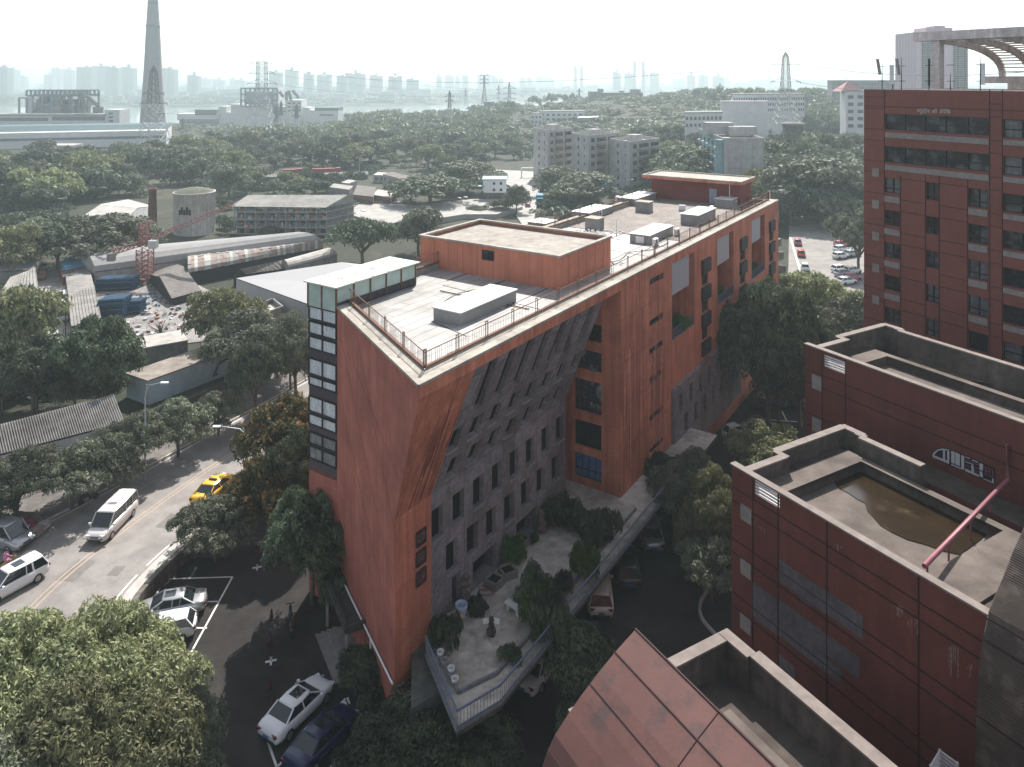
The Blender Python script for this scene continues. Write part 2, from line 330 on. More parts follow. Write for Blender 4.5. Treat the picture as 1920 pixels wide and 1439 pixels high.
# corner of the inner ledge: front offset rin, prow wall offset rin
def isect(p, d, q, f_):
    den = d.x*f_.y-d.y*f_.x; s_ = ((q.x-p.x)*f_.y-(q.y-p.y)*f_.x)/den; return p+d*s_
pl = lwpt(0, rin); Ci = isect(pl, lu, B(0, rin, 0), e); Di = isect(pl, lu, B(0, OW-rin, 0), e)
inn = [V((Ci.x, Ci.y, 0)), B(TE-rin, rin, 0), B(TE-rin, OW-rin, 0), V((Di.x, Di.y, 0))]
Do = isect(P0, lu, B(0, OW, 0), e)
out = [V((P0.x, P0.y, 0)), B(TE, 0, 0), B(TE, OW, 0), V((Do.x, Do.y, 0))]
bo = B(tA, OW, 0)
cop = MB()
for i in range(4):
    a, b, c, d = out[i], out[(i+1) % 4], inn[(i+1) % 4], inn[i]
    z = V((0, 0, ZR+.02)); cop.quad(a+z, b+z, c+z, d+z); cop.quad(d+z, c+z, c+V((0, 0, ZR-.5)), d+V((0, 0, ZR-.5)))
    nrm = (b-a).cross(V((0, 0, 1))).normalized(); lo = V((0, 0, ZR-.14))
    cop.quad(a+nrm*.05+lo, b+nrm*.05+lo, b+nrm*.05+z, a+nrm*.05+z); cop.quad(a+z, a+nrm*.05+z, b+nrm*.05+z, b+z)
part("roof_coping", cop, m_conc, bld)
dk = MB(); tm0 = 47.
mid0 = B(tm0, rin, 0); mid1 = B(tm0, OW-rin, 0); zd = V((0, 0, ZR-.45))
dk.poly([inn[0]+zd, mid0+zd, mid1+zd, inn[3]+zd], 0); dk.poly([mid0+zd, inn[1]+zd, inn[2]+zd, mid1+zd], 1)
# wall closing the body under the roof where the prow stops at the bay
part("roof_deck", dk, [m_sheet, m_rooftile], bld, "pale patched sheets near the prow, brown tiles beyond")
sm = MB()                                             # dark drains and lapped seams
for q in (4.9, 9.4, 13.6): sm.bar(B(14+q*.4, q, ZR-.44), B(46.5, q, ZR-.44), .09, .03)
sm.bar(B(46.9, 1.3, ZR-.43), B(46.9, 16.8, ZR-.43), .16, .05)
for t in (9, 17, 38, 43): sm.bar(B(t, 1.5 if t > 9 else 3.4, ZR-.44), B(t+1.2, 7.6 if t < 10 else 13, ZR-.44), .07, .03)
part("roof_seam", sm, m_dark, bld)["kind"] = "stuff"
# penthouse
fr, lf, bk, rg = at(1049, 480, 35.0), at(804, 436.3, 35.0), at(916.5, 409, 35.0), at(1144.8, 442.5, 35.0)
def rect_from(fr, lf, rg):
    tt = ((rg-fr).dot(e)); oo = -((lf-fr).dot(nf)); t0 = (fr-P0).dot(e); o0 = -(fr-P0).dot(nf); return t0, t0+tt, o0, o0+oo
pt0, pt1, po0, po1 = rect_from(fr, lf, rg)
ph = thing("roof_penthouse", "orange tiled penthouse box with a gravelly sunken roof standing on the wedge shaped block", "penthouse", B(pt0, po0, ZR-.45))
def boxwall(mb, t0, t1, o0, o1, z0, z1, m=0):
    mb.wall(B(t0, o1, z0), nf, up, o1-o0, z1-z0, m=m); mb.wall(B(t0, o0, z0), e, up, t1-t0, z1-z0, m=m)
    mb.wall(B(t1, o0, z0), -nf, up, o1-o0, z1-z0, m=m); mb.wall(B(t1, o1, z0), -e, up, t1-t0, z1-z0, m=m)
mb = MB(); zp = ZR-.45
boxwall(mb, pt0, pt1, po0, po1, zp, 34.85); part("wall", mb, M("orange_penthouse_panels", (.56, .200, .125), .75, .1, 1, dirt=.2, streak=.3, bump=.1), ph)
jt = MB()
for k in range(1, 9): q = po0+(po1-po0)*k/9; jt.bar(B(pt0-.004, q, zp), B(pt0-.004, q, 34.84), .03, .01)
for k in range(1, 6): q = pt0+(pt1-pt0)*k/6; jt.bar(B(q, po0-.004, zp), B(q, po0-.004, 34.84), .03, .01)
part("panel_joint", jt, m_rust, ph)["kind"] = "stuff"
mb = MB()
def ring(mb, t0, t1, o0, o1, w_, z0, z1, m=0):
    mb.prism([o2(t0, o0), o2(t1, o0), o2(t1, o0+w_), o2(t0, o0+w_)], z0, z1, m); mb.prism([o2(t0, o1-w_), o2(t1, o1-w_), o2(t1, o1), o2(t0, o1)], z0, z1, m)
    mb.prism([o2(t0, o0+w_), o2(t0+w_, o0+w_), o2(t0+w_, o1-w_), o2(t0, o1-w_)], z0, z1, m); mb.prism([o2(t1-w_, o0+w_), o2(t1, o0+w_), o2(t1, o1-w_), o2(t1-w_, o1-w_)], z0, z1, m)
ring(mb, pt0-.12, pt1+.12, po0-.12, po1+.12, .38, 34.85, 35.02); part("coping", mb, m_conc, ph)
mb = MB().poly([B(pt0, po0, 34.55), B(pt1, po0, 34.55), B(pt1, po1, 34.55), B(pt0, po1, 34.55)])
part("roof", mb, M("penthouse_roof_screed", (.33, .30, .265), .9, .2, 1.5, dirt=.4, col2=(.12, .11, .11), c2scale=.22, c2amt=.85, c2lo=.57, bump=.2), ph)
mb = MB(); cc = at(1110, 436, 34.6)
for k in range(170):
    a, r_ = R.random()*6.28, R.random()**.6; p = cc+V((math.cos(a)*3.4*r_, math.sin(a)*1.3*r_, 0)); s_ = .08+R.random()*.16
    mb.box((p.x, p.y, 34.6), (s_, s_*.8, s_*.5), a)
single("rubble_heap", mb, M("rubble", (.45, .44, .43), .9, .5, 9), "scatter of pale rubble at the damp corner of the penthouse roof", "rubble", (cc.x, cc.y, 34.55))["kind"] = "stuff"
wo = Tpx(905, 0)
po = lambda px: (lambda k, p: ((p.x-k*p.y)/(EY+k*EX)))((px-CX)/F, B(pt0, 0, 0))
oa, ob = po(926), po(905); Yw = B(pt0, oa, 0).y
win(B(pt0-.09, ob, H-(489-CY)*Yw/F), nf, up, ob-oa, 17*Yw/F, 2, (0, .5, 1), ph, m_glass)
# skylight boxes
def roofbox(name, label, f, l, r, hgt, group=None, lid=None):
    z = ZR-.45+hgt; f, l, r = at(*f, z), at(*l, z), at(*r, z); t0, t1, o0, o1 = rect_from(f, l, r)
    o = thing(name, label, "roof light" if lid is None else "vent box", B(t0, o0, zp), 0, group); mb = MB(); boxwall(mb, t0, t1, o0, o1, zp, z-.08); part("curb", mb, m_greyr, o)
    ov = .1; mb = MB(); mb.prism([o2(t0-ov, o0-ov), o2(t1+ov, o0-ov), o2(t1+ov, o1+ov), o2(t0-ov, o1+ov)], z-.08, z); part("lid", mb, lid or m_skyl, o); return t0, t1, o0, o1
m_skyl = M("white_skylight_sheet", (.56, .56, .56), .5, .05, .6, dirt=.08, col2=(.6, .52, .42), c2scale=.5, c2amt=.3, c2lo=.62)
gS = "raised roof lights on the long roof"
sk = [("white lidded roof light beside the prow railing, the largest", (863.4, 586.4), (816.5, 573.9), (964.5, 541.6), 1.0),
 ("white lidded roof light just past the penthouse on the street side", (1217.6, 441.8), (1183, 436.5), (1264.5, 423), 1.0),
 ("white lidded roof light by the back railing, behind the vent box on white sheets", (1105, 399.8), (1071, 396.7), (1146, 386), .9),
 ("low white roof light half hidden behind the penthouse", (1022, 419.5), (988, 416), (1043, 412.5), .6),
 ("white lidded roof light by the back railing on brown tiles", (1191.5, 373.4), (1162.3, 369.8), (1226, 360.9), 1.0),
 ("white lidded roof light on brown tiles with three outdoor units round it", (1309, 404), (1272.8, 402), (1339.5, 389.6), 1.3),
 ("white lidded roof light closest to the small maroon plant room", (1372, 375), (1340.6, 372), (1399, 363.6), 1.2)]
for q in sk: roofbox("roof_light", q[0], *q[1:], group=gS)
roofbox("vent_box", "plain grey vent box with a flat lid on the white sheets", (1121, 411), (1096, 408.5), (1133, 407), 1.4, "grey vent boxes", m_conc)
roofbox("vent_box", "plain grey vent box with a flat lid on the brown tiles", (1216, 380), (1190, 378), (1222.5, 377), 1.4, "grey vent boxes", m_conc)
# far plant room
pz = 35.6; f2, l2, r2 = at(1390.6, 341.7, pz), at(1206, 323, pz), at(1408, 331, pz); t0, t1, o0, o1 = rect_from(f2, l2, r2)
o1 = min(o1, OW+.3); pr = thing("plant_room", "low maroon plant room with an overhanging flat roof at the far end of the long roof", "plant room", B(t0, o0, zp))
t1 = max(t1, t0+3.5)
mb = MB(); boxwall(mb, t0+1.0, t1-.3, o0+.6, o1-1.2, zp, pz-.5); part("wall", mb, M("maroon_render", (.20, .05, .045), .8, .15, 1, dirt=.2, tile=(.5, .25, .02), vec=rotv), pr)
mb = MB(); mb.prism([o2(t0, o0), o2(t1, o0), o2(t1, o1), o2(t0, o1)], pz-.5, pz-.15, 0, 1); ring(mb, t0, t1, o0, o1, .3, pz-.15, pz+.02, 1); part("roof_slab", mb, [m_or, m_conc], pr)
dw = MB(); q = o0+3.9; dw.wall(B(t0+.96, q+1.1, zp), nf, up, 1.1, 2.1); part("door", dw, M("grey_blue_door", (.26, .29, .35), .5, .1, 4), pr)
mb = MB().tube([B(t0+.9, o0+2, zp), B(t0+.9, o0+2, pz-.5)], .06); part("downpipe", mb, m_white, pr)
def smooth_(pts, k=6):
    out = []
    for i in range(len(pts)-1):
        p0, p1, p2, p3 = pts[max(0, i-1)], pts[i], pts[i+1], pts[min(len(pts)-1, i+2)]
        for j in range(k): t = j/k; out.append(.5*((2*p1)+(p2-p0)*t+(2*p0-5*p1+4*p2-p3)*t*t+(3*p1-p0-3*p2+p3)*t*t*t))
    return out+[pts[-1]]
# --- railing all round
rl = thing("roof_railing", "rusty picket railing that runs round the long roof", "railing", B(0, rin, ZR))
inn2 = [p.copy() for p in inn]; cen = sum(inn2, V((0, 0, 0)))/4
for i in range(4):
    a, b = inn2[i], inn2[(i+1) % 4]; L_ = (b-a).length; dn = (b-a)/L_; lift = V((0, 0, ZR+.06))
    if i == 2: a = a+dn*6; L_ -= 6; dn = (b-a).normalized()
    s1 = MB(); s1.bar(a+lift+V((0, 0, .10)), b+lift+V((0, 0, .10)), .22, .14); part("kerb_rail", s1, m_rust, rl)
    s2 = MB(); s2.bar(a+lift+V((0, 0, 1.0)), b+lift+V((0, 0, 1.0)), .045); part("top_rail", s2, m_rust, rl)
    pk = MB(); n = int(L_/.2)
    for k in range(n+1):
        if R.random() < (.10 if i != 2 else .4): continue
        p = a+dn*(L_*k/n)+lift; pk.bar(p+V((0, 0, .2)), p+V((0, 0, 1.0)), .018)
    part("picket", pk, m_rust, rl)["kind"] = "stuff"
    ps = MB(); n = max(2, int(L_/3.1))
    for k in range(n+1):
        for dd in (-.13, .13): p = a+dn*(L_*k/n+dd)+lift; ps.bar(p, p+V((0, 0, 1.15)), .048)
        p = a+dn*(L_*k/n)+lift; ps.bar(p-dn*.15+V((0, 0, 1.15)), p+dn*.15+V((0, 0, 1.15)), .06)
    part("post", ps, m_rust, rl)["kind"] = "stuff"
# small masts on the roof
for k, (x, y0, y1, lab) in enumerate(((1226, 460, 488, "white pole at the street railing past the penthouse"), (1313.5, 357, 376, "thin white pole on the brown tiles"), (1443.5, 359, 376, "white pole at the far street corner of the long roof"), (1156, 411, 439, "thin white pole on the white sheets"))):
    b_ = at(x, y1, zp); single("lightning_rod", MB().tube([b_, b_+V((0, 0, (y1-y0)*b_.y/F))], .06, 6), m_white, lab, "pole", b_, "roof poles")
# cables and pipes lying on the deck
for k, (q, r_, m_, lab) in enumerate(((((32.5, 5.0), (35, 4.1), (38.5, 4.6), (41, 3.2), (45, 3.0)), .035, m_dark, "black cable snaking over the white sheets by the street railing"), (((13.5, 9.5), (17, 10.2), (20.5, 8.8)), .03, m_dark, "thin black cable between the bay canopy and the penthouse"), (((50, 7.5), (56, 7.9), (63, 6.8), (70, 7.4)), .03, m_white, "white cable across the brown tiles"), (((5.5, 2.3), (13, 2.1), (22, 2.35), (31, 2.1)), .05, m_greyr, "grey pipe along the street kerb rail near the prow"), (((16.5, 3.0), (16.6, 12.0)), .05, m_rust, "rusty pipe along the foot of the penthouse wall"))):
    pts_ = smooth_([B(a, b, ZR-.38) for a, b in q]); single("roof_cable", MB().tube(pts_, r_, 5), m_, lab, "cable", pts_[0], "cables and pipes on the roof")
# air conditioner units
ac0 = thing("ac_unit", "", "air conditioner"); mb = MB().box((0, 0, .42), (.9, .38, .72)); part("casing", mb, m_white, ac0)
mb = MB(); mb.tube([(-.15, -.2, .42), (-.15, -.215, .42)], .27, 14); part("fan_grille", mb, m_purple, ac0)
for sx in (-.3, .3): part("foot", MB().box((sx, 0, .03), (.08, .42, .06)), m_frame, ac0)
acl = [(1200, 457, 2.4, "boxy white outdoor unit in front of the roof light past the penthouse"), (1229, 461, .6, "white outdoor unit by the pole at the street railing"),
 (1269.5, 441.5, .6, "white outdoor unit at the far end of the roof light past the penthouse"), (1315, 416, .6, "tall white outdoor unit at the street corner of the brown tile roof light"),
 (1334, 407, .6, "tall white outdoor unit beside the railing at the middle of the brown tile roof light"), (1279, 395.5, 2.4, "white outdoor unit behind the brown tile roof light"),
 (1158, 378, .6, "white outdoor unit at the near end of the back roof light on brown tiles"), (1394, 380, .6, "white outdoor unit at the far end of the last roof light"),
 (1378.5, 387, .6, "small white outdoor unit in front of the last roof light"), (1124, 406, .6, "small white outdoor unit behind the vent box on white sheets"),
 (1327.5, 365, 2.4, "white outdoor unit against the maroon plant room")]
for k, (x, y, rz, lab) in enumerate(acl):
    o = ac0 if k == 0 else copy_tree(ac0); p = at(x, y, zp); o.location = p; o.rotation_euler = (0, 0, rz+.4); tag(o, lab, "air conditioner", "outdoor units on the roof")
    if "tall" in lab: o.scale = (1, 1, 1.8)
for i, (t0, t1, z0, z1) in enumerate(logs):           # loggia contents
    o = copy_tree(ac0); o.location = B(t0+1.6, 2.6, z0+.05); o.rotation_euler = (0, 0, ROT*0+.98-1.57); tag(o, ("white outdoor unit in the loggia by the slit windows", "white outdoor unit in the middle loggia", "white outdoor unit in the farthest loggia")[i], "air conditioner", "outdoor units in the loggias")
# --- glazed stair bay
bay = thing("glazed_stair_bay", "tall narrow glazed bay with white curtains hung on the back corner of the wedge block", "bay window", B(tA, OW, 19))
zc = 33.95; zb0 = Zpx(632, 903, oA) if False else H-(903-CY)*A.y/F; Wb = OW-oA
q0 = B(tA-.05, OW, 0); bn = MB()
zz = [H-(y-CY)*A.y/F for y in (560, 590, 621, 655, 690, 710, 745, 780, 800, 838, 862, 903)]
Lc = 9.2
bayb = MB(); boxwall(bayb, tA, tA+Lc, oA, OW, zb0, ZR+.25); part("casing", bayb, m_purple, bay)
rows = [(571, 638), (660, 718), (743, 802), (826, 893)]
gl = [(583, 671), ]
Y2 = A.y
def zy(y): return H-(y-CY)*Y2/F
bands = [(582, 612, 668), (690, 722, 0), ]
wins = [(584, 611), (613, 639), (642, 668), (684, 717), (719, 738), (757, 789), (791, 814), (826, 851), (853, 880)]
for i, (ya, yb) in enumerate(wins):
    z1_, z0_ = zy(ya+2), zy(yb-1)
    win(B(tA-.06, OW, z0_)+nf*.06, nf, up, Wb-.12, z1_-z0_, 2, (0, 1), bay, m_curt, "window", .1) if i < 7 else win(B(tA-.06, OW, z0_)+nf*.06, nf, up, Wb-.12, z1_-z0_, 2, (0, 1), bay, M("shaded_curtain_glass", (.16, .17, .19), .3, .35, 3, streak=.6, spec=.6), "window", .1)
fb = MB(); fb.wall(B(tA-.1, OW, ZR-.55), nf, up, Wb, zc-ZR+.55); fb.wall(B(tA-.1, oA, ZR-.3), e, up, Lc, zc-ZR+.3); fb.wall(B(tA+Lc-.1, oA, ZR-.3), -nf, up, Wb, zc-ZR+.3)
part("clerestory_glass", fb, m_frost, bay)
mu = MB()
for k in range(3): p = B(tA-.13, OW-Wb*k/2, ZR-.55); mu.bar(p, p+V((0, 0, zc-ZR+.55)), .1)
for k in range(6): p = B(tA+Lc*k/5-.1, oA-.04, ZR-.3); mu.bar(p, p+V((0, 0, zc-ZR+.3)), .12)
part("mullion", mu, m_rust, bay)["kind"] = "stuff"
mb = MB().prism([o2(tA-.35, oA-.25), o2(tA+Lc+.3, oA-.25), o2(tA+Lc+.3, OW+.25), o2(tA-.35, OW+.25)], zc, zc+.1); part("canopy", mb, m_cream, bay)
mb = MB()
for k in range(1, 5): mb.bar(B(tA+Lc*k/5, oA-.25, zc+.103), B(tA+Lc*k/5, OW+.25, zc+.103), .10, .02)
mb.bar(B(tA-.3, (oA+OW)/2, zc+.103), B(tA+Lc+.3, (oA+OW)/2, zc+.103), .10, .02); part("canopy_joint", mb, m_greyr, bay)
# signs on the lower prow face: three dark square frames with raised strokes
strokes = [[((-.45, .45), (.45, .45)), ((-.3, .1), (.3, .1)), ((0, .5), (0, -.5)), ((-.45, -.45), (.45, -.45)), ((-.3, -.15), (.3, -.15))],
 [((-.4, .5), (-.4, -.5)), ((.4, .5), (.4, -.5)), ((0, .5), (0, -.5)), ((-.4, .2), (.4, .2)), ((-.15, -.1), (-.15, -.3)), ((.18, .1), (.18, -.3))],
 [((-.5, .35), (.5, .35)), ((-.35, 0), (.35, .1)), ((-.1, .5), (-.45, -.5)), ((.05, 0), (.4, -.5)), ((-.1, -.2), (.2, -.45)), ((.3, .5), (.3, .1))]]
ts = Tpx(788.5, KO)
for i, y in enumerate((1007, 1044, 1081)):
    cz_ = Zpx(788.5, y, KO); o = thing("character_sign", ("square dark framed character sign, top of the three on the prow", "square dark framed character sign between two others on the prow", "square dark framed character sign lowest on the prow")[i], "sign", B(ts, KO-.05, cz_), 0, "character signs on the prow")
    mb = MB(); s_ = .43
    for a, b in (((-s_, -s_), (s_, -s_)), ((-s_, s_), (s_, s_)), ((-s_, -s_), (-s_, s_)), ((s_, -s_), (s_, s_))): mb.bar(B(ts+a[0], KO-.07, cz_+a[1]), B(ts+b[0], KO-.07, cz_+b[1]), .12, .12)
    part("frame", mb, M("dark_bronze", (.05, .035, .035), .5, .2, 4), o)
    mb = MB()
    for a, b in strokes[i]: mb.bar(B(ts+a[0]*.62, KO-.06, cz_+a[1]*.62), B(ts+b[0]*.62, KO-.06, cz_+b[1]*.62), .07, .09)
    part("character", mb, M("dull_bronze", (.13, .07, .06), .5, .3, 5), o)
# white pipe on the prow wall
zpp = H-(1281-CY)*Kp.y/F; pp = MB(); nl = V((-lu.y, lu.x, 0)); nl = nl if nl.x < 0 else -nl
pp.tube([Kp+nl*.12+V((0, 0, zpp-Kp.z)), Kp+lu*11.5+nl*.12+V((0, 0, zpp-Kp.z))], .07, 6); pp.tube([Kp+lu*4.3+nl*.12+V((0, 0, zpp-Kp.z)), Kp+lu*4.3+nl*.12+V((0, 0, zpp-.7-Kp.z))], .07, 6)
part("pipe", pp, m_white, bld)
# ---------------------------------------------------------------- terrain
def sms(a, b, x): x = max(0, min(1, (x-a)/(b-a))); return x*x*(3-2*x)
RE = [at(x, y, 10.4) for x, y in ((60, 1400), (178, 1208), (231, 1120), (284, 1062), (333, 1018), (430, 942), (520, 882), (585, 842))]
RE = [V((RE[0].x-8, RE[0].y-12, 10.4))]+RE+[V((-11, 104, 10.4)), V((14, 150, 10.4)), V((30, 200, 10.4))]
LE = [at(x, y, 10.4) for x, y in ((-130, 1085), (0, 1012), (80, 982), (249, 893), (378, 822), (581, 710))]+[V((-14, 128, 10.4)), V((4, 165, 10.4)), V((20, 205, 10.4))]
def edge_x(E, y):
    for a, b in zip(E, E[1:]):
        if a.y <= y <= b.y: return a.x+(b.x-a.x)*(y-a.y)/(b.y-a.y)
    return E[0].x if y < E[0].y else E[-1].x
def ground(x, y):
    z = 9.2
    if y < 200 and x < edge_x(RE, y)-.6: z = 10.1
    z += .9*sms(150, 200, y)
    z += 9*sms(35, 80, x)*sms(205, 330, y)*(1-sms(600, 900, y))                 # hill behind the car park
    z += 13*sms(-60, 40, x)*sms(420, 640, y)*(1-sms(760, 1000, y))              # ridge with the institute buildings
    z += 4*sms(-260, -90, x)*(1-sms(-60, 60, x))*sms(430, 620, y)*(1-sms(700, 860, y))
    z -= 5*sms(480, 700, y)*(1-sms(-100, 40, x))
    z -= 18*sms(760, 960, y)
    fb = 1500+max(0, x+250)*1.7                                                  # far bank of the river
    fb = min(fb, 2600)
    z += 12*sms(fb, fb+160, y)+55*sms(fb+700, 9000, y)
    z += 5*math.sin(x*.004+y*.002)*sms(fb, fb+900, y)
    if y > 160: z += .8*math.sin(x*.05)*math.sin(y*.043)*(1-sms(700, 900, y))
    return z
gx = []; x = -60.
while x < 60: gx.append(x); x += 2.5
st_ = 2.5
while x < 3600: gx.append(x); st_ *= 1.10; x += st_
neg = []; x = -62.5; st_ = 2.5
while x > -3600: neg.append(x); st_ *= 1.10; x -= st_
gx = neg[::-1]+gx
gy = []; y = 5.
while y < 220: gy.append(y); y += 3
st_ = 3
while y < 6300: gy.append(y); st_ *= 1.055; y += st_
mb = MB(); mb.add([(a, b, ground(a, b)) for b in gy for a in gx], [(j*len(gx)+i, j*len(gx)+i+1, (j+1)*len(gx)+i+1, (j+1)*len(gx)+i) for j in range(len(gy)-1) for i in range(len(gx)-1)], 0, True)
m_ground = M("scrubby_earth_and_grass", (.032, .036, .022), .95, .35, .6, dirt=.3, col2=(.10, .09, .06), c2scale=.05, c2amt=.7, c2lo=.52)
struct("ground", mb, m_ground)
mb = MB().quad((-3500, 850, -7.6), (3500, 850, -7.6), (3500, 3400, -7.6), (-3500, 3400, -7.6)); struct("river_water", mb, M("river_water", (.20, .24, .22), .12, .1, .01, spec=.8, bump=.1, gscale=.2))
# ---------------------------------------------------------------- road, kerbs, pavements, car park
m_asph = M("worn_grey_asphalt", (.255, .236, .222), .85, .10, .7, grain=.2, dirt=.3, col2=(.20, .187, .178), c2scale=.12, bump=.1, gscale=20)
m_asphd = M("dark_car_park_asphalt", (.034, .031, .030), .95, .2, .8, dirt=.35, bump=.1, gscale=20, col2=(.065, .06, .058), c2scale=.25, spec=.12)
m_pave = M("grey_pavement_slabs", (.17, .155, .145), .9, .15, 1, dirt=.4, tile=(.6, .6, .02, .2))
m_kerb = M("pale_kerb_stone", (.45, .42, .39), .85, .15, 2, dirt=.3)
m_yard = M("pale_concrete_yard", (.36, .345, .325), .9, .12, .3, dirt=.35, bump=.1)
m_line = M("white_road_paint", (.70, .69, .66), .7, .1, 4, dirt=.2)
m_yel = M("faded_yellow_road_paint", (.40, .31, .23), .7, .15, 4, dirt=.2)
def ribbon(mb, pts, w0, w1, z0, z1, m=0):             # strip between offsets w0 and w1 to the side of a line
    n = len(pts); L_ = []; Rr = []
    for i, p in enumerate(pts):
        d = (pts[min(i+1, n-1)]-pts[max(0, i-1)]); d.z = 0; d.normalize(); s_ = V((d.y, -d.x, 0)); L_.append(p+s_*w0); Rr.append(p+s_*w1)
    for i in range(n-1):
        a, b, c, d = L_[i], Rr[i], Rr[i+1], L_[i+1]
        T = [V((q.x, q.y, z1)) for q in (a, b, c, d)]; Bt = [V((q.x, q.y, z0)) for q in (a, b, c, d)]
        mb.add(T+Bt, [(0, 1, 2, 3), (4, 5, 1, 0), (7, 3, 2, 6), (5, 6, 2, 1), (4, 0, 3, 7)], m)
def smooth(pts, k=6):
    out = []
    for i in range(len(pts)-1):
        p0, p1, p2, p3 = pts[max(0, i-1)], pts[i], pts[i+1], pts[min(len(pts)-1, i+2)]
        for j in range(k):
            t = j/k; out.append(.5*((2*p1)+(p2-p0)*t+(2*p0-5*p1+4*p2-p3)*t*t+(3*p1-p0-3*p2+p3)*t*t*t))
    return out+[pts[-1]]
REs, LEs = smooth(RE), smooth(LE)
ys = [20+2*i for i in range(90)]
mb = MB()
for a, b in zip(ys, ys[1:]):
    l0, l1, r0, r1 = edge_x(LEs, a), edge_x(LEs, b), edge_x(REs, a), edge_x(REs, b)
    mb.add([(l0, a, 10.4), (r0, a, 10.4), (r1, b, 10.4), (l1, b, 10.4)], [(0, 1, 2, 3)])
struct("road", mb, m_asph)
mb = MB(); ribbon(mb, LEs, -6.5, -.18, 9, 10.52); struct("pavement", mb, m_pave)
mb = MB(); ribbon(mb, LEs, -.18, 0, 9, 10.54); struct("kerb", mb, m_kerb)
mb = MB(); ribbon(mb, REs, 0, .9, 8.5, 10.53); struct("pavement", mb, m_kerb)
cl = [at(x, y, 10.4) for x, y in ((-120, 1300), (0, 1202), (90, 1110), (177.7, 1035), (330, 922), (481, 821), (590, 752))]; cl = smooth(cl)+[V((-18, 116, 10.4)), V((6, 155, 10.4))]
mb = MB(); ribbon(mb, cl, -.28, -.16, 10.403, 10.406); ribbon(mb, cl, .16, .28, 10.403, 10.406); struct("centre_line", mb, m_yel)
mb = MB()
for i in range(0, len(REs)-1, 2):
    if i % 8 != 6: ribbon(mb, REs[i:i+3], -.5, -.34, 10.403, 10.406)
ribbon(mb, LEs, .3, .42, 10.403, 10.406); struct("edge_line", mb, m_line)
for (x0, y0, x1, y1, wp) in ((120, 1090, 165, 1050, 1.6), (300, 990, 330, 965, 1.1), (60, 1240, 100, 1200, 2.2), (395, 905, 415, 888, 1.4), (210, 1080, 226, 1062, .9)):
    mb = MB(); ribbon(mb, [at(x0, y0, 10.4), at(x1, y1, 10.4)], -wp/2, wp/2, 10.401, 10.4035); struct("road_patch", mb, M("darker_asphalt_patch", (.18, .168, .16), .9, .15, 2, grain=.3, dirt=.3))
mh = at(177, 1136, 10.404); mb = MB().lathe([(.0, .012), (.36, .012), (.40, .004), (.42, 0)], mh, 20)
single("manhole_cover", mb, M("iron_cover", (.13, .12, .11), .6, .2, 20), "round iron manhole cover set in the grey road", "manhole cover", mh)
# car park slab
def pk(x, y): return at(x, y, 9.3)
poly = [pk(x, y) for x, y in ((178, 1215), (236, 1128), (292, 1068), (345, 1040), (470, 1012), (560, 900), (640, 870))]
mb = MB(); pp_ = [(-40, 12), (26, 12), (26, 34), (10, 40), (30, 75), (75, 140), (48, 150), (0, 72), (-14, 72), (-22, 84)]
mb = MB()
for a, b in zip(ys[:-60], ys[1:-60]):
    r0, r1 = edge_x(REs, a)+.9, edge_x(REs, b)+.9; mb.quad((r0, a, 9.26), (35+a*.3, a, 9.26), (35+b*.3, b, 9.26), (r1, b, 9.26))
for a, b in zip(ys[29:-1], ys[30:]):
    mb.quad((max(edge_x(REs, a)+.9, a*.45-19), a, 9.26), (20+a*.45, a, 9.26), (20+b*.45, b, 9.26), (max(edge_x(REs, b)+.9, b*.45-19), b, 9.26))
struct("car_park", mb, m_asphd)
# retaining wall between car park and road
m_rock = M("rough_stone_wall", (.17, .155, .14), .95, .35, 2.5, dirt=.5, bump=.6, gscale=6, tile=(.5, .22, .03, .35))
rw = [p for p in REs if 38 < p.y < 84]; mb = MB(); ribbon(mb, rw, .9, 1.35, 8.6, 10.62)
single("retaining_wall", mb, m_rock, "low rough stone retaining wall between the road and the sunken parking bays", "retaining wall")
mb = MB(); q = rw[0]; a, b = pk(318, 1048), pk(425, 1045); mb.prism([(a.x, a.y), (b.x, b.y), (b.x+.1, b.y+.5), (a.x+.1, a.y+.5)], 8.6, 10.5); single("garden_wall", mb, m_rock, "short stone wall closing the end of the parking bays under a tree", "wall")
# parking lines
def lines(name, segs, w_=.14, z=9.265):
    mb = MB()
    for (x0, y0, x1, y1) in segs:
        a, b = at(x0, y0, z), at(x1, y1, z); ribbon(mb, [a, b], -w_/2, w_/2, z, z+.004)
    return struct(name, mb, m_line)
lines("parking_line", [(313, 1086, 436, 1082), (436, 1082, 356, 1228), (366, 1129, 412, 1128), (345, 1177, 388, 1178), (306, 1093, 286, 1126), (500, 1385, 519, 1439), (519, 1439, 648, 1310), (651, 1308, 694, 1432), (600, 1272, 607, 1266), (672, 1378, 620, 1439), (1435, 787, 1505, 792), (1466, 771, 1475, 789)])
mb = MB(); cv = smooth([at(x, y, 9.3) for x, y in ((1330, 1105), (1314, 1130), (1316, 1160), (1346, 1196), (1372, 1225))]); ribbon(mb, cv, -.12, .12, 9, 9.42); struct("kerb", mb, m_kerb)
for i, (x, y, lab) in enumerate(((482, 1065, "white cross shaped sign post base near the stone wall"), (508, 1241, "white cross shaped sign post base beside the shadow edge"))):
    c = at(x, y, 9.3); mb = MB().box((c.x, c.y, 9.34), (.75, .14, .06), .3).box((c.x, c.y, 9.34), (.14, .75, .06), .3); o = thing("sign_stand", lab, "sign stand", c, 0, "no parking sign stands"); part("base", mb, m_white, o)
    part("pole", MB().tube([c, c+V((0, 0, 1.0))], .03, 6), m_frame, o); part("sign_plate", MB().tube([c+V((0, -.03, 1.25)), c+V((0, .0, 1.25))], .3, 16), M("dark_red_sign", (.05, .014, .025), .5, .1, 3), o)
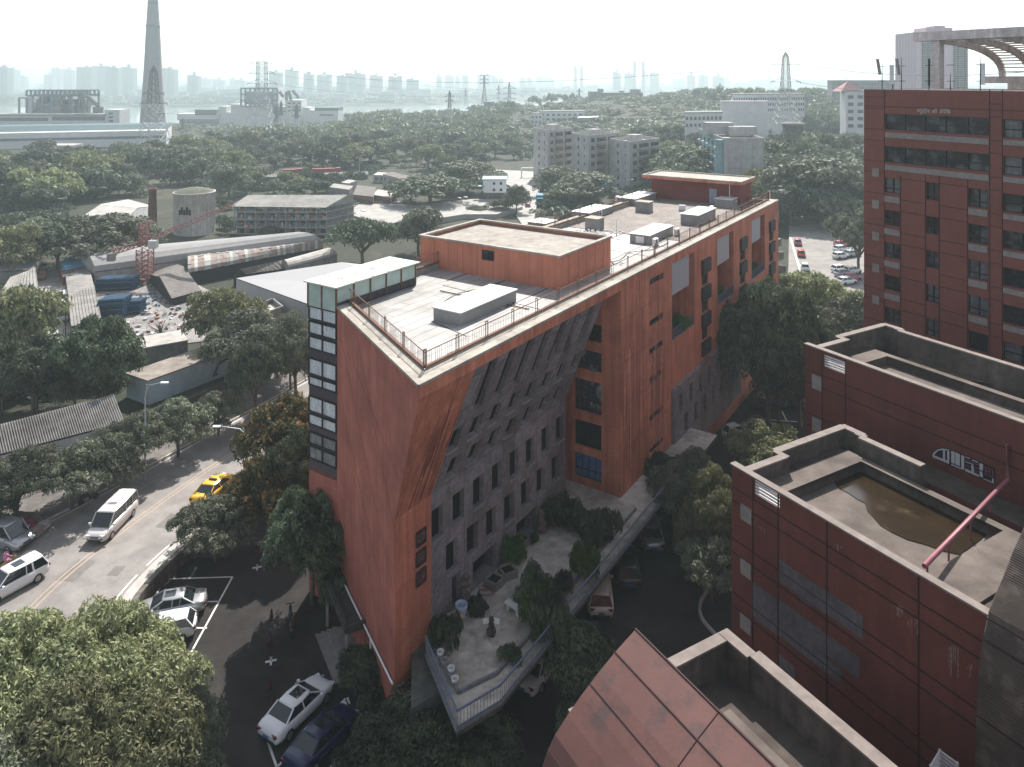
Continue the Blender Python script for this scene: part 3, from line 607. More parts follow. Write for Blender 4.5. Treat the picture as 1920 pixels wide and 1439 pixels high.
for i, (x, y) in enumerate(((509, 1160), (506, 1205), (506, 1290), (510, 1328))):
    c = at(x, y, 9.28); o = thing("traffic_cone", ("dull red bollard cone beside the tree shadow edge", "dull red bollard cone just above the lower sign stand", "dull red bollard cone in the building shadow", "dull red bollard cone closest to the white sedan")[i], "cone", c, 0, "cones down the car park")
    part("cone", MB().lathe([(.17, .04), (.05, .72), (0, .74)], c, 12), M("dull_red_rubber", (.07, .018, .018), .7, .2, 3), o); part("base", MB().box(c+V((0, 0, .02)), (.4, .4, .05), .3), m_frame, o)
# ---------------------------------------------------------------- raised terrace along the stone wall
TPG = [(799, 1196), (857, 1333), (938, 1285), (999, 1212), (1080, 1114), (1150, 1029), (1223, 940), (1290, 862), (1345, 795)]
tp = [at(x, y, ZT+1.15) for x, y in TPG]; tp = [V((p.x, p.y, ZT)) for p in tp]; ki = [at(x, y, ZT) for x, y in ((803, 1192), (859, 1302), (932, 1266), (1049, 1131), (1122, 1039), (1192, 957))]; mb = MB()
base = [B(TB-.3, KO+.3, 0), B(ti+.2, KO+.3, 0), B(ti+.2, 7.9, 0), B(TP, 7.9, 0), B(TP, .02, 0), B((tp[-1]-P0).dot(e), -.06, 0)]
mb.prism([(p.x, p.y) for p in tp]+[(p.x, p.y) for p in base[::-1]], ZT-.32, ZT, 1, 0); ti_ = [p-nf*(1.2 if i < 1 else 3.4) for i, p in enumerate(tp)]; mb.prism([(p.x, p.y) for p in ti_]+[(p.x, p.y) for p in base[::-1]], 9.0, ZT-.322, 1, 1)
m_terr = M("mossy_terrace_paving", (.50, .455, .40), .95, .3, 1.6, dirt=.7, bump=.2, col2=(.46, .42, .37), c2scale=.4, c2amt=.9, c2lo=.5)
single("terrace", mb, [m_terr, M("terrace_side_wall", (.10, .10, .09), .95, .3, 2, dirt=.6)], "raised mossy concrete terrace running beside the stone wall of the wedge block", "terrace")
fn = thing("terrace_fence", "blue grey iron fence edging the raised terrace above the parked cars", "fence", tp[0])
tf = tp[:-1]; a_ = MB(); b_ = MB(); c_ = MB()
for p, q in zip(tf, tf[1:]):
    a_.bar(p+V((0, 0, 1.15)), q+V((0, 0, 1.15)), .09); a_.bar(p+V((0, 0, .25)), q+V((0, 0, .25)), .05); c_.bar(p+V((0, 0, .08)), q+V((0, 0, .08)), .16, .16)
    L_ = (q-p).length; n = int(L_/.22)
    for k in range(n): s_ = p+(q-p)*(k/n); b_.bar(s_+V((0, 0, .1)), s_+V((0, 0, 1.15)), .025)
for p, q in zip(ki, ki[1:]): c_.bar(p+V((0, 0, .12)), q+V((0, 0, .12)), .14, .24)
part("rail", a_, m_rail2 := M("blue_white_rail", (.13, .16, .23), .5, .2, 5), fn); part("kerb", c_, M("terrace_kerb", (.17, .18, .20), .9, .3, 3), fn); part("picket", b_, m_rail, fn)["kind"] = "stuff"
# entrance porch and steps on the prow wall
zE = 9.3; pc = [at(x, y, 12.2) for x, y in ((614, 1100), (650, 1092), (690, 1175), (650, 1190))]
o = thing("entrance_porch", "dark flat roofed entrance porch against the prow wall", "porch", pc[0]); mb = MB(); mb.prism([(p.x, p.y) for p in pc], 12.2, 12.32, 0)
for i in range(4): mb.bar(pc[i]+V((0, 0, .3)), pc[(i+1) % 4]+V((0, 0, .3)), .25, .5, 0)
part("porch_roof", mb, M("mossy_porch_concrete", (.07, .065, .055), .95, .3, 2, dirt=.4), o)
for p in pc: part("column", MB().bar(V((p.x, p.y, 9.2)), p, .2), m_greyr, o)
sp = [at(x, y, 9.3) for x, y in ((590, 1185), (612, 1165), (702, 1235), (640, 1272))]; o = thing("entrance_steps", "grey concrete entrance steps beside the prow wall", "steps", sp[0])
a, b, c, d = [at(x, y, 9.3) for x, y in ((591, 1190), (700, 1190), (700, 1250), (628, 1285))]; mb = MB()
for k in range(4):
    s0 = k*.42; dd = (b-a).normalized(); mb.prism([((a+dd*s0).x, (a+dd*s0).y), (b.x, b.y), (c.x, c.y), ((d+dd*s0).x, (d+dd*s0).y)], 9.2+.17*k, 9.2+.17*(k+1))
part("step", mb, m_conc2 := M("grey_step_concrete", (.22, .205, .19), .9, .2, 2, dirt=.4), o)
# ---------------------------------------------------------------- maroon complex
U, Pp = V((.502, -.865, 0)), V((.865, .502, 0)); rotm = (0, 0, -math.atan2(-.865, .502))
m_mar = M("maroon_tile_cladding", (.142, .043, .034), .6, .12, .8, grain=.25, dirt=.25, streak=.25, bump=.1, gscale=30, col2=(.11, .035, .030), c2scale=.3)
m_marT = M("maroon_tower_cladding", (.19, .062, .049), .6, .08, .8, grain=.2, dirt=.15, streak=.15, bump=.1, gscale=30)
m_joint = M("dark_panel_joint", (.035, .014, .014), .8, .1, 3)
m_cop = M("pale_thin_coping", (.19, .158, .142), .8, .2, 2, dirt=.3)
m_parin = M("stained_parapet_plaster", (.12, .10, .09), .95, .3, 2, dirt=.8, streak=.5)
m_deck = M("brown_grey_roof_deck", (.085, .068, .060), .95, .25, 1.2, dirt=.8, streak=.2, bump=.15, gscale=12)
m_deckl = M("light_roof_screed", (.135, .110, .096), .9, .16, 1.2, grain=.2, dirt=.7, bump=.1)
m_sq = M("square_beige_panel", (.24, .215, .20), .8, .15, 3, dirt=.2)
m_slat = M("white_louvre_slats", (.66, .62, .62), .6, .1, 3)
class Blk:
    def __init__(s, px, py, z): s.c = at(px, py, z); s.z = z
    def W(s, a, b, z): p = s.c+U*a+Pp*b; return V((p.x, p.y, z))
    def S(s, px, b=0): k = (px-CX)/F; p = s.W(0, b, 0); return (k*p.y-p.x)/(.502+.865*k)
    def Z(s, px, py, b=0): return H-(py-CY)*s.W(s.S(px, b), b, 0).y/F
    def pw(s, px, py, b=0, off=.0): p = s.W(s.S(px, b), b, 0)-Pp*off; p.z = H-(py-CY)*p.y/F; return p
def scaleY(px, py, Yc): return H-(py-CY)*Yc/F
zT = scaleY(1620, 168, 71.4); z1_ = scaleY(1510, 645, 52.5); z2_ = scaleY(1372, 870, 41.2)
TW, B1, B2, B3 = Blk(1620, 168, zT), Blk(1510, 645, z1_), Blk(1372, 870, z2_), Blk(1368, 1187, 24.0)
# tower
tw = thing("maroon_tower_block", "tall maroon tiled tower with dark windows and beige sill panels", "building", TW.W(6, 6, 9))
th = []; sills = []; LT = 30
def trow(x0, x1, yt, yb, n, sil=None):
    for k in range(n):
        a, b = TW.S(x0), TW.S(x1); za, zb = TW.Z(x0, yt)-3.0*k, TW.Z(x0, yb)-3.0*k; th.append((a, b, zb-9, za-9, .3, k, n))
        if sil: sills.append((a, b, TW.Z(x0, sil[0])-3.0*k, TW.Z(x0, sil[1])-3.0*k))
trow(1658.8, 1855.7, 213.5, 243, 2, (248, 258)); trow(1880, 1990, 224, 258, 7, (262, 272))
trow(1657.7, 1688.4, 332.7, 360.5, 8, (367, 378)); trow(1736, 1761, 341.7, 374, 7); trow(1815, 1852.8, 352.5, 386.9, 7, (390, 402))
mb = MB(); mb.wall(TW.W(0, 0, 9), U, up, LT, zT-9, [h[:5] for h in th]); mb.wall(TW.W(0, 14, 9), -Pp, up, 14, zT-9); mb.wall(TW.W(LT, 0, 9), Pp, up, 14, zT-9); mb.wall(TW.W(LT, 14, 9), -U, up, LT, zT-9)
part("wall", mb, m_marT, tw)
m_glT = M("dim_tower_glass", (.022, .022, .026), .12, .4, 1.2, spec=.5, col2=(.10, .105, .11), c2scale=.6, c2amt=.9, c2lo=.5)
m_glC = M("net_curtain_glass", (.12, .125, .14), .3, .4, 2.5, streak=.8, spec=.6)
for i, h in enumerate(th):
    wd = h[1]-h[0]; nx = 5 if wd > 8 else 4 if wd > 5 else 3 if wd > 3 else 2
    win(TW.W(h[0], .22, 9+h[2]), U, up, wd, h[3]-h[2], nx, (0, .45, 1) if wd > 2 else (0, .3, 1), tw, (m_glT, m_glass, m_glC, m_glT)[(i*7+i//3) % 4], fr=.09)
mb = MB()
for a, b, zt_, zb_ in sills: c = TW.W((a+b)/2, -.02, (zt_+zb_)/2); mb.box(c, (b-a-.1, .1, zt_-zb_), math.atan2(U.y, U.x))
part("sill_panel", mb, m_sq, tw)["kind"] = "stuff"
mb = MB()
for k in range(9): a, b = TW.S(1636), TW.S(1649); z0 = TW.Z(1636, 323)-3.0*k; mb.box(TW.W((a+b)/2, -.03, z0), (b-a, .08, .78), math.atan2(U.y, U.x))
part("square_panel", mb, m_sq, tw)
mb = MB()
for x, yt in ((1658.5, 168), (1688.8, 330), (1735.6, 330), (1761.4, 330), (1814.6, 330), (1855.8, 168), (1879.6, 168)): a = TW.S(x); mb.bar(TW.W(a, -.012, 9), TW.W(a, -.012, TW.Z(x, yt)), .07, .03)
for k in range(14):
    for dz in (0, 1.05):
        z = TW.Z(1658, 211)-3.0*k+dz-(0 if k else 0)
        mb.bar(TW.W(0, -.012, z+.35), TW.W(TW.S(1657.5), -.012, z+.35), .03, .045)
        if k >= 2: mb.bar(TW.W(TW.S(1689), -.012, z), TW.W(TW.S(1735), -.012, z), .03, .045); mb.bar(TW.W(TW.S(1762), -.012, z), TW.W(TW.S(1814), -.012, z), .03, .045)
        mb.bar(TW.W(TW.S(1856.5), -.012, z), TW.W(TW.S(1879), -.012, z), .03, .045)
mb.bar(TW.W(0, -.012, TW.Z(1658, 200)), TW.W(LT, -.012, TW.Z(1658, 200)), .03, .05)
part("panel_joint", mb, m_joint, tw)["kind"] = "stuff"
mb = MB(); mb.poly([TW.W(0, 0, zT-.02), TW.W(LT, 0, zT-.02), TW.W(LT, 14, zT-.02), TW.W(0, 14, zT-.02)]); part("roof", mb, m_deck, tw)
mb = MB(); c = TW.pw(1750, 217, 0, .03); # worn plaster over the top windows
for k in range(22):
    x = 1718+R.random()*62; y = 203+R.random()*4; l = 3+R.random()*9; a = TW.pw(x, y, 0, .02); b = TW.pw(x+2+R.random()*4, y, 0, .02); dz = V((0, 0, -l*a.y/F)); mb.quad(a, a+dz, b+dz*.8, b)
part("worn_plaster", mb, M("worn_pale_plaster", (.34, .28, .26), .9, .3, 6), tw)["kind"] = "stuff"
# rooftop pergola
pg = thing("roof_pergola", "curved white concrete pergola with slats on the tower roof", "pergola", TW.W(9, 2, zT)); m_pc = M("streaky_white_concrete", (.66, .61, .60), .85, .15, 2, dirt=.3, streak=.4)
Q0 = atY(1758, 100, 80.); zb = 54.2
qd = lambda s_, p_, z: V((Q0.x, Q0.y, 0))+U*s_+Pp*p_+V((0, 0, z))
mb = MB(); mb.prism([(q.x, q.y) for q in (qd(-2.3, -.7, 0), qd(22, -.7, 0), qd(22, .6, 0), qd(-2.3, .6, 0))], zb, zb+.95); part("beam", mb, m_pc, pg)
for s_ in (0, 9.5): part("column", MB().box(qd(s_, 0, (zb+zT)/2), (.9, .9, zb-zT), math.atan2(U.y, U.x)), m_pc, pg)
prof = [(.3, zb)]+[(13.0*math.sin(a*math.pi/20), 50.4+(zb-50.4)*math.cos(a*math.pi/20)**.8) for a in range(1, 11)]
for s_ in (0, 2.9, 6.5, 10, 13.5, 17):
    mb = MB()
    for (p0, za), (p1, zb_) in zip(prof, prof[1:]): mb.bar(qd(s_, p0, za), qd(s_, p1, zb_), .45, .7)
    part("arch", mb, m_pc, pg)
mb = MB()
for k in range(17):
    t = k/16*9.4+.3; i = int(t); f_ = t-i; p0, za = prof[i]; p1, zb_ = prof[min(i+1, 10)]; p_, z = p0+(p1-p0)*f_, za+(zb_-za)*f_; mb.bar(qd(.3, p_, z+.25), qd(17, p_, z+.25), .68, .12)
part("slat", mb, M("mouldy_slats", (.60, .54, .50), .9, .25, 3, dirt=.5), pg)["kind"] = "stuff"
mb = MB().box(qd(8, 13.5, 50.0), (20, 1.2, .8), math.atan2(U.y, U.x)).box(qd(9, 13.5, 49.2), (17, .9, 1.2), math.atan2(U.y, U.x)); part("plinth", mb, m_pc, pg)
# antennas on the tower edge
for i, (x, yt, kind, lab) in enumerate(((1654, 114, 1, "thin mast with a tilted dark antenna panel at the tower corner"), (1674, 138, 2, "short broad white antenna panel between two thin masts"), (1690, 108, 1, "thin mast with a dark antenna panel and a long whip"), (1742, 110, 3, "dark antenna bar on brackets beside the pergola column"), (1782, 138, 0, "small thin mast with short side arms under the pergola"), (1838, 105, 2, "thin mast with a white antenna panel in front of the pergola arch"))):
    s_ = TW.S(x, .8); b_ = TW.W(s_, .8, zT); tp_ = H-(yt-CY)*b_.y/F; o = thing("antenna_mast", lab, "antenna", b_, 0, "antennas on the tower roof")
    part("mast", MB().tube([b_, V((b_.x, b_.y, tp_))], [.05, .02], 6), m_frame, o)
    if kind == 1: part("panel", MB().bar(b_+V((-.2, 0, 1.4)), b_+V((-.45, 0, 2.9)), .3, .16), m_greyr, o)
    if kind == 2: part("panel", MB().box(b_+V((-.1 if x < 1700 else .2, 0, 1.4)), (.34, .16, 1.8)), m_white, o)
    if kind == 3: part("panel", MB().box(b_+V((0, 0, 1.6)), (.14, .12, 2.4)), m_frame, o)
    for q in (.8, 2.2): part("bracket", MB().bar(b_+V((-.35, 0, q)), b_+V((.35, 0, q)), .05), m_frame, o)
# lower blocks
def rooftop_block(bk, L_, Wd, ln, lab, deckz, holes, pool, poolmat, endstart, joints_x, joints_y, squares, par_end, z0=9.0):
    o = thing(ln, lab, "building", bk.W(5, 5, z0)); z = bk.z; mb = MB()
    mb.wall(bk.W(0, 0, z0), U, up, L_, z-z0, holes); mb.wall(bk.W(0, Wd, z0), -Pp, up, Wd, z-z0-.5); mb.wall(bk.W(L_, 0, z0), Pp, up, Wd, deckz-z0)
    mb.wall(bk.W(L_, Wd, z0), -U, up, L_, deckz-z0); mb.wall(bk.W(L_, .3, deckz), -U, up, L_, z-deckz, [(L_-h[1], L_-h[0], max(.01, h[2]-(deckz-z0)), h[3]-(deckz-z0), 0) for h in holes])
    part("wall", mb, m_mar, o)
    mb = MB(); mb.bar(bk.W(-.05, .12, z), bk.W(L_, .12, z), .42, .09); part("coping", mb, m_cop, o)
    # end and back parapets, stepped
    mb = MB(); p1 = .0; cnt = [0]
    def par(a0, b0, a1, b1, t=.38, zt=0.0):
        cnt[0] += 1; zt = cnt[0]*.004
        a, b = bk.W(a0, b0, 0), bk.W(a1, b1, 0); mb.bar(a+V((0, 0, (deckz-1.3+z-zt)/2)), b+V((0, 0, (deckz-1.3+z-zt)/2)), t, z-zt-deckz+1.3, 0); mb.bar(a+V((0, 0, z-zt)), b+V((0, 0, z-zt)), t+.10, .10, 1)
    par(.9, .3, .9, 3.2); par(.65, 3.0, .65, 3.4, .8); par(.25, 3.2, .25, Wd); 
    par(.1, Wd, 1.6, Wd); par(1.5, Wd-.35, 1.5, Wd+.1, .5); par(1.6, Wd-.35, par_end, Wd-.35)
    part("parapet", mb, [m_parin, m_cop], o)
    mb = MB(); pa, pb, pc_, pd = pool
    # deck with the sunken pool cut out, laid as strips
    W_ = lambda a, b, dz=0: bk.W(a, b, deckz+dz)
    De = pd+.55; DF = 14.5; mb.quad(W_(.2, De, -.95), W_(L_+3, De, -.95), W_(L_+3, DF, -.95), W_(.2, DF, -.95)); mb.quad(W_(.2, De, -.95), W_(.2, De), W_(L_+3, De), W_(L_+3, De, -.95))
    for (a0, a1, b0, b1) in ((.2, pa, .3, De), (pb, L_+3, .3, De), (pa, pb, .3, pc_), (pa, pb, pd, De)): mb.quad(W_(a0, b0), W_(a1, b0), W_(a1, b1), W_(a0, b1))
    part("roof_deck", mb, m_deck, o)
    mb = MB(); cs = [(pa, pc_), (pb, pc_), (pb, pd), (pa, pd)]
    for i in range(4):
        (a0, b0), (a1, b1) = cs[i], cs[(i+1) % 4]; mb.quad(W_(a0, b0, -.55), W_(a1, b1, -.55), W_(a1, b1, .12), W_(a0, b0, .12))
    w_ = 1.25
    mb.prism([(W_(pa-w_, pc_).x, W_(pa-w_, pc_).y), (W_(pa, pc_).x, W_(pa, pc_).y), (W_(pa, pd+.5).x, W_(pa, pd+.5).y), (W_(pa-w_, pd+.5).x, W_(pa-w_, pd+.5).y)], deckz-.1, deckz+.12, 1)
    mb.prism([(q.x, q.y) for q in (W_(pa, pd), W_(pb+1.5, pd), W_(pb+1.5, pd+.5), W_(pa, pd+.5))], deckz-.1, deckz+.12, 1)
    mb.prism([(q.x, q.y) for q in (W_(pb, pc_), W_(pb+2.2, pc_), W_(pb+2.2, pd), W_(pb, pd))], deckz-.1, deckz+.12, 1)
    part("pool_rim", mb, [m_parin, m_deckl], o)
    mb = MB().quad(W_(pa, pc_, -.5), W_(pb, pc_, -.5), W_(pb, pd, -.5), W_(pa, pd, -.5)); part("pool_floor", mb, m_deckl, o)
    if joints_x:
        mb = MB()
        for x in joints_x: a = bk.S(x); mb.bar(bk.W(a, -.012, z0), bk.W(a, -.012, z-.05), .07, .03)
        for yy in joints_y: zz_ = bk.Z(*yy); mb.bar(bk.W(0, -.012, zz_), bk.W(L_-.05, -.012, zz_), .03, .06)
        part("panel_joint", mb, m_joint, o)["kind"] = "stuff"
    for (x0, x1, ya, yb) in squares:
        a, b = bk.S(x0), bk.S(x1); za, zb_ = bk.Z(x0, ya), bk.Z(x0, yb); part("square_panel", MB().box(bk.W((a+b)/2, -.02, (za+zb_)/2), (b-a, .1, za-zb_), math.atan2(U.y, U.x)), m_sq, o)
    for h in holes:
        mb = MB()
        for k in range(5): z_ = z0+h[2]+.08+k*.17; mb.bar(bk.W(h[0], .1, z_), bk.W(h[1], .1, z_), .05, .1)
        part("louvre", mb, m_slat, o)
    return o
def bh(bk, x0, x1, ya, yb): return (bk.S(x0), bk.S(x1), bk.Z(x0, yb)-9, bk.Z(x0, ya)-9, .3)
def pooluv(bk, pts, z):
    q = [at(x, y, z)-bk.c for x, y in pts]; us = [p.dot(U) for p in q]; ps = [p.dot(Pp) for p in q]; return min(us), max(us), max(.6, min(ps)), max(ps)
b1 = rooftop_block(B1, 30, 8.7, "maroon_block", "middle maroon block with a shallow stained roof pool and painted letters", z1_-1.15, [bh(B1, 1544.5, 1584.5, 663, 688)], (2.6, 22, 1.0, 5.4), None, 0, (1542, 1585.5), ((1542, 704), (1542, 728), (1542, 786), (1542, 809)), [(1523.5, 1541, 701, 727), (1523.5, 1541, 781, 807)], 30)
pu = pooluv(B2, ((1611, 870.5), (1501.5, 931.7), (1860.5, 990), (1754, 1071.8)), z2_-1.0)
b2 = rooftop_block(B2, 13.7, 9.3, "maroon_block", "nearer maroon block with rusty water standing in its roof pool", z2_-1.0, [bh(B2, 1414, 1462, 898, 928)], (pu[0], pu[1], .7, pu[3]), None, 0, (1412, 1459.5, 1551, 1723), ((1412, 936), (1412, 962), (1412, 1036), (1412, 1062), (1412, 1140), (1412, 1166)), [(1390, 1410, 944, 972), (1390, 1409, 1046, 1074), (1389, 1409, 1148, 1176)], 5.4)
# connecting wall pieces and roof water
def water(bk, dz, pts, mat, name):
    p = [bk.W(a, b, dz) for a, b in pts]; return MB().poly(p)
zW = z2_-1.46; cw = [at(x, y, zW) for x, y in ((1558, 893), (1612, 873), (1700, 912), (1790, 953), (1858, 992), (1838, 1012), (1800, 1040), (1768, 1033), (1735, 1021), (1702, 1012), (1672, 998), (1650, 985), (1636, 968), (1626, 958), (1621, 943), (1606, 935), (1590, 924), (1572, 915))]
mb = MB(); c = sum(cw, V((0, 0, 0)))/len(cw); n = len(cw)
mb.add([tuple(p) for p in cw]+[tuple(c)], [(i, (i+1) % n, n) for i in range(n)])
m_pud = M("rusty_standing_water", (.022, .014, .007), .12, .3, .8, spec=.5, col2=(.075, .058, .028), c2scale=.5, c2amt=.9, c2lo=.55)
part("standing_water", mb, m_pud, b2)
zw1 = z1_-1.6; cw = [at(x, y, zw1) for x, y in ((1688, 680), (1712, 668), (1760, 682), (1830, 706), (1925, 735), (1870, 722), (1830, 716), (1790, 711), (1750, 698), (1725, 694), (1712, 683))]; mb = MB(); c = sum(cw, V((0, 0, 0)))/len(cw); n = len(cw); mb.add([tuple(p) for p in cw]+[tuple(c)], [(i, (i+1) % n, n) for i in range(n)])
part("damp_patch", mb, M("damp_roof_stain", (.10, .075, .05), .3, .3, .9), b1)
# bare plaster patches on the near block
mb = MB()
for x0, x1, ya, yb in ((1460.7, 1549.7, 1048.5, 1089), (1551.7, 1618, 1109.7, 1152), (1412, 1458, 1091, 1156), (1460.7, 1549.7, 1123, 1191), (1551.7, 1613, 1190, 1229), (1551.7, 1578, 1236, 1263), (1460.7, 1491, 1227, 1253), (1500, 1519, 1120, 1124)):
    a, b = B2.S(x0), B2.S(x1); za, zb_ = B2.Z(x0, ya), B2.Z(x0, yb); mb.box(B2.W((a+b)/2, -.002, (za+zb_)/2), (b-a, .05, za-zb_), math.atan2(U.y, U.x))
part("bare_plaster", mb, M("bare_grey_plaster", (.115, .10, .108), .9, .2, 3, dirt=.5, bump=.2), b2)
mb = MB()
for x, y, n_, l in ((1686, 1135, 12, 22), (1712, 1160, 9, 30), (1786, 1210, 14, 60), (1820, 1245, 6, 28), (1570, 1020, 5, 14), (1430, 985, 6, 14)):
    for k in range(n_): xx = x+R.gauss(0, 4); yy = y+R.random()*6; a = B2.pw(xx, yy, 0, .015); b = B2.pw(xx+.8+R.random()*1.2, yy, 0, .015); dz = V((0, 0, -R.random()*l*a.y/F)); mb.quad(a, a+dz, b+dz, b)
part("lime_streak", mb, M("lime_streaks", (.24, .15, .13), .9, .4, 8), b2)["kind"] = "stuff"
# painted letters on the middle block wall
m_gw = M("white_spray_paint", (.42, .42, .44), .8, .15, 5); m_gp = M("magenta_spray_paint", (.20, .06, .11), .8, .2, 5); m_gd = M("black_spray_paint", (.018, .012, .016), .8, .1, 5)
gq = lambda zx, zy_, off: B1.pw(1720+zx/10.667, 810+zy_/10.667, 0, off)
gt = thing("painted_letters", "arched white and magenta spray painted letters on the middle maroon wall", "graffiti", gq(300, 500, 0))
def gpoly(mb, pts, off=.02): mb.poly([gq(x, y, off) for x, y in pts][::-1])
mb = MB(); gpoly(mb, ((280, 500), (300, 420), (380, 345), (480, 318), (600, 325), (900, 440), (1240, 590), (1560, 725), (1565, 1055), (1300, 950), (950, 790), (640, 665)), .012); part("outline", mb, m_gd, gt)
mb = MB()
for ps in (((300, 480), (345, 470), (640, 590), (640, 645), (320, 515)), ((300, 480), (315, 430), (400, 355), (500, 335), (640, 355), (640, 375), (500, 365), (420, 380), (350, 450), (345, 470)), ((515, 365), (560, 370), (560, 560), (515, 540)), ((600, 375), (645, 385), (645, 600), (600, 580)), ((680, 375), (750, 405), (750, 645), (680, 615)), ((765, 410), (855, 450), (855, 690), (765, 650)), ((880, 460), (940, 485), (940, 770), (880, 745)), ((680, 635), (880, 725), (880, 750), (680, 665)),
 ((960, 495), (1060, 530), (1060, 545), (960, 510)), ((1100, 555), (1220, 600), (1220, 620), (1100, 575)), ((960, 590), (1130, 650), (1130, 665), (960, 605)), ((1080, 660), (1130, 690), (1135, 830), (1090, 800)), ((960, 730), (1000, 750), (1230, 860), (1230, 900), (960, 785)), ((1245, 625), (1320, 650), (1315, 780), (1250, 760)), ((1250, 780), (1300, 800), (1320, 910), (1250, 900)), ((1320, 930), (1540, 1015), (1540, 1035), (1320, 945)), ((1500, 930), (1530, 940), (1530, 1010), (1500, 1000))): gpoly(mb, ps)
part("white_stroke", mb, m_gw, gt)
mb = MB()
for ps in (((1340, 690), (1520, 760), (1520, 775), (1340, 705)), ((1340, 760), (1450, 800), (1450, 815), (1340, 775)), ((1340, 830), (1530, 905), (1530, 920), (1340, 845)), ((1360, 700), (1385, 710), (1385, 830), (1360, 820)), ((1440, 730), (1460, 740), (1460, 860), (1440, 850)), ((1500, 760), (1525, 770), (1525, 900), (1500, 890)), ((960, 545), (1230, 655), (1230, 670), (960, 560)), ((960, 660), (1080, 710), (1080, 725), (960, 675)), ((1150, 700), (1235, 735), (1235, 750), (1150, 715)), ((1150, 770), (1235, 805), (1235, 820), (1150, 785))): gpoly(mb, ps)
part("magenta_stroke", mb, m_gp, gt)
# pink pipe
ppz = z2_-.25; a, b = at(1733, 1062, ppz+.1), at(1889, 938, ppz+.1); m_pink = M("pink_plastic_pipe", (.26, .085, .11), .5, .15, 3, dirt=.3)
s_ = B1.S(1891.5); c = B1.W(s_, -.15, 0); vb = V((c.x, c.y, z2_-.75)); vt = V((c.x, c.y, H-(833-CY)*c.y/F)); o = thing("roof_pipe", "pink pipe that drops down the wall and crosses the roof pool", "pipe", vb)
part("pipe_run", MB().tube([vt, vb, a], .11, 8), m_pink, o)
for t in (.25, .5, .75, .97): p = vb+(a-vb)*t; part("support", MB().tube([p, V((p.x, p.y, z2_-1.45))], .05, 6), m_pink, o)
# front roof with a planter in front of the near block
b3 = thing("maroon_block", "lowest maroon roof with a long debris filled planter between parapets", "building", B3.W(4, -4, 9)); z3 = B3.z; mb = MB()
pl3 = [(0, 0), (1.3, 0), (1.3, -.25), (1.5, -.25), (1.5, 0), (9.0, 0), (9.0, -.9), (10.9, -.9), (10.9, 0), (16, 0), (16, -9), (0, -9)]
mb.prism([(B3.W(a, b, 0).x, B3.W(a, b, 0).y) for a, b in pl3], 9, z3-1.6); part("wall", mb, m_mar, b3)
mb = MB()
s3n = [0]
def seg3(a0, b0, a1, b1, t=.45):
    s3n[0] += 1; q_ = s3n[0]*.004; a, b = B3.W(a0, b0, 0), B3.W(a1, b1, 0); mb.bar(a+V((0, 0, z3-.85-q_)), b+V((0, 0, z3-.85-q_)), t, 1.7, 0); mb.bar(a+V((0, 0, z3-q_)), b+V((0, 0, z3-q_)), t+.12, .10, 1)
seg3(-.2, -.2, 1.5, -.2); seg3(1.5, 0, 9.3, 0, .5); seg3(9.1, .0, 9.1, -1.0); seg3(9.1, -.9, 11, -.9); seg3(11, -.9, 11, 0); seg3(11, -.2, 16, -.2); seg3(.02, .1, .02, -9)
part("parapet", mb, [m_parin, m_cop], b3)
mb = MB(); Wz = lambda a, b, dz: B3.W(a, b, z3+dz)
mb.quad(Wz(.1, -9, -1.58), Wz(16, -9, -1.58), Wz(16, -.1, -1.58), Wz(.1, -.1, -1.58)); part("roof_deck", mb, m_deck, b3)
mb = MB()
for a0, a1, b0_, b1_ in ((2.2, 3.4, -9, -2.3), (3.4, 16, -3.6, -2.3)): mb.prism([(Wz(a0, b0_, 0).x, Wz(a0, b0_, 0).y), (Wz(a1, b0_, 0).x, Wz(a1, b0_, 0).y), (Wz(a1, b1_, 0).x, Wz(a1, b1_, 0).y), (Wz(a0, b1_, 0).x, Wz(a0, b1_, 0).y)], z3-1.7, z3-1.0)
part("planter_rim", mb, m_deckl, b3)
mb = MB()
for k in range(260):
    a, b = 3.5+R.random()*11, -3.75-R.random()*2.2; s_ = .08+R.random()*.22; mb.box(Wz(a, b, -1.45+R.random()*.2), (s_, s_*.6, s_*.5), R.random()*6, 0 if R.random() < .75 else 1, R.random())
part("debris", mb, [M("brown_debris", (.10, .07, .045), .95, .5, 5), M("pale_debris", (.42, .44, .46), .8, .2, 5)], b3)["kind"] = "stuff"
# clad shells
m_shell = M("dusty_pink_ribbed_cladding", (.130, .058, .049), .6, .10, 1, dirt=.25, col2=(.07, .045, .045), c2scale=1.1, c2amt=.8, c2lo=.50, bump=.1)
ap = at(1192, 1180, 30); sh = thing("curved_roof_shell", "pointed dusty pink tiled shell roof curving down to the trees", "roof shell", ap)
pr_ = [(0, 30, .0), (.9, 29.55, 0), (1.7, 29.08, 0), (2.41, 28.6, 0), (3.0, 28.15, 0), (3.52, 27.7, 0), (3.85, 27.25, 0), (4.06, 26.8, 0), (4.3, 26.1, 0), (4.5, 25, 0), (4.6, 23, 0), (4.65, 10, 0)]
pt_ = lambda s_, q, z: V((ap.x, ap.y, 0))+U*s_-Pp*q+V((0, 0, z))
mb = MB()
for (q0_, za, _), (q1_, zb_, _) in zip(pr_, pr_[1:]):
    mb.add([pt_(0, q0_, za), pt_(16, q0_, za), pt_(16, q1_, zb_), pt_(0, q1_, zb_)], [(0, 3, 2, 1)], 0, True)
mb.poly([pt_(0, q, z) for q, z, _ in pr_]+[pt_(0, 0, 10)]); mb.quad(pt_(0, 0, 30), pt_(0, 0, 10), pt_(16, 0, 10), pt_(16, 0, 30))
part("cladding", mb, m_shell, sh)
mb = MB()
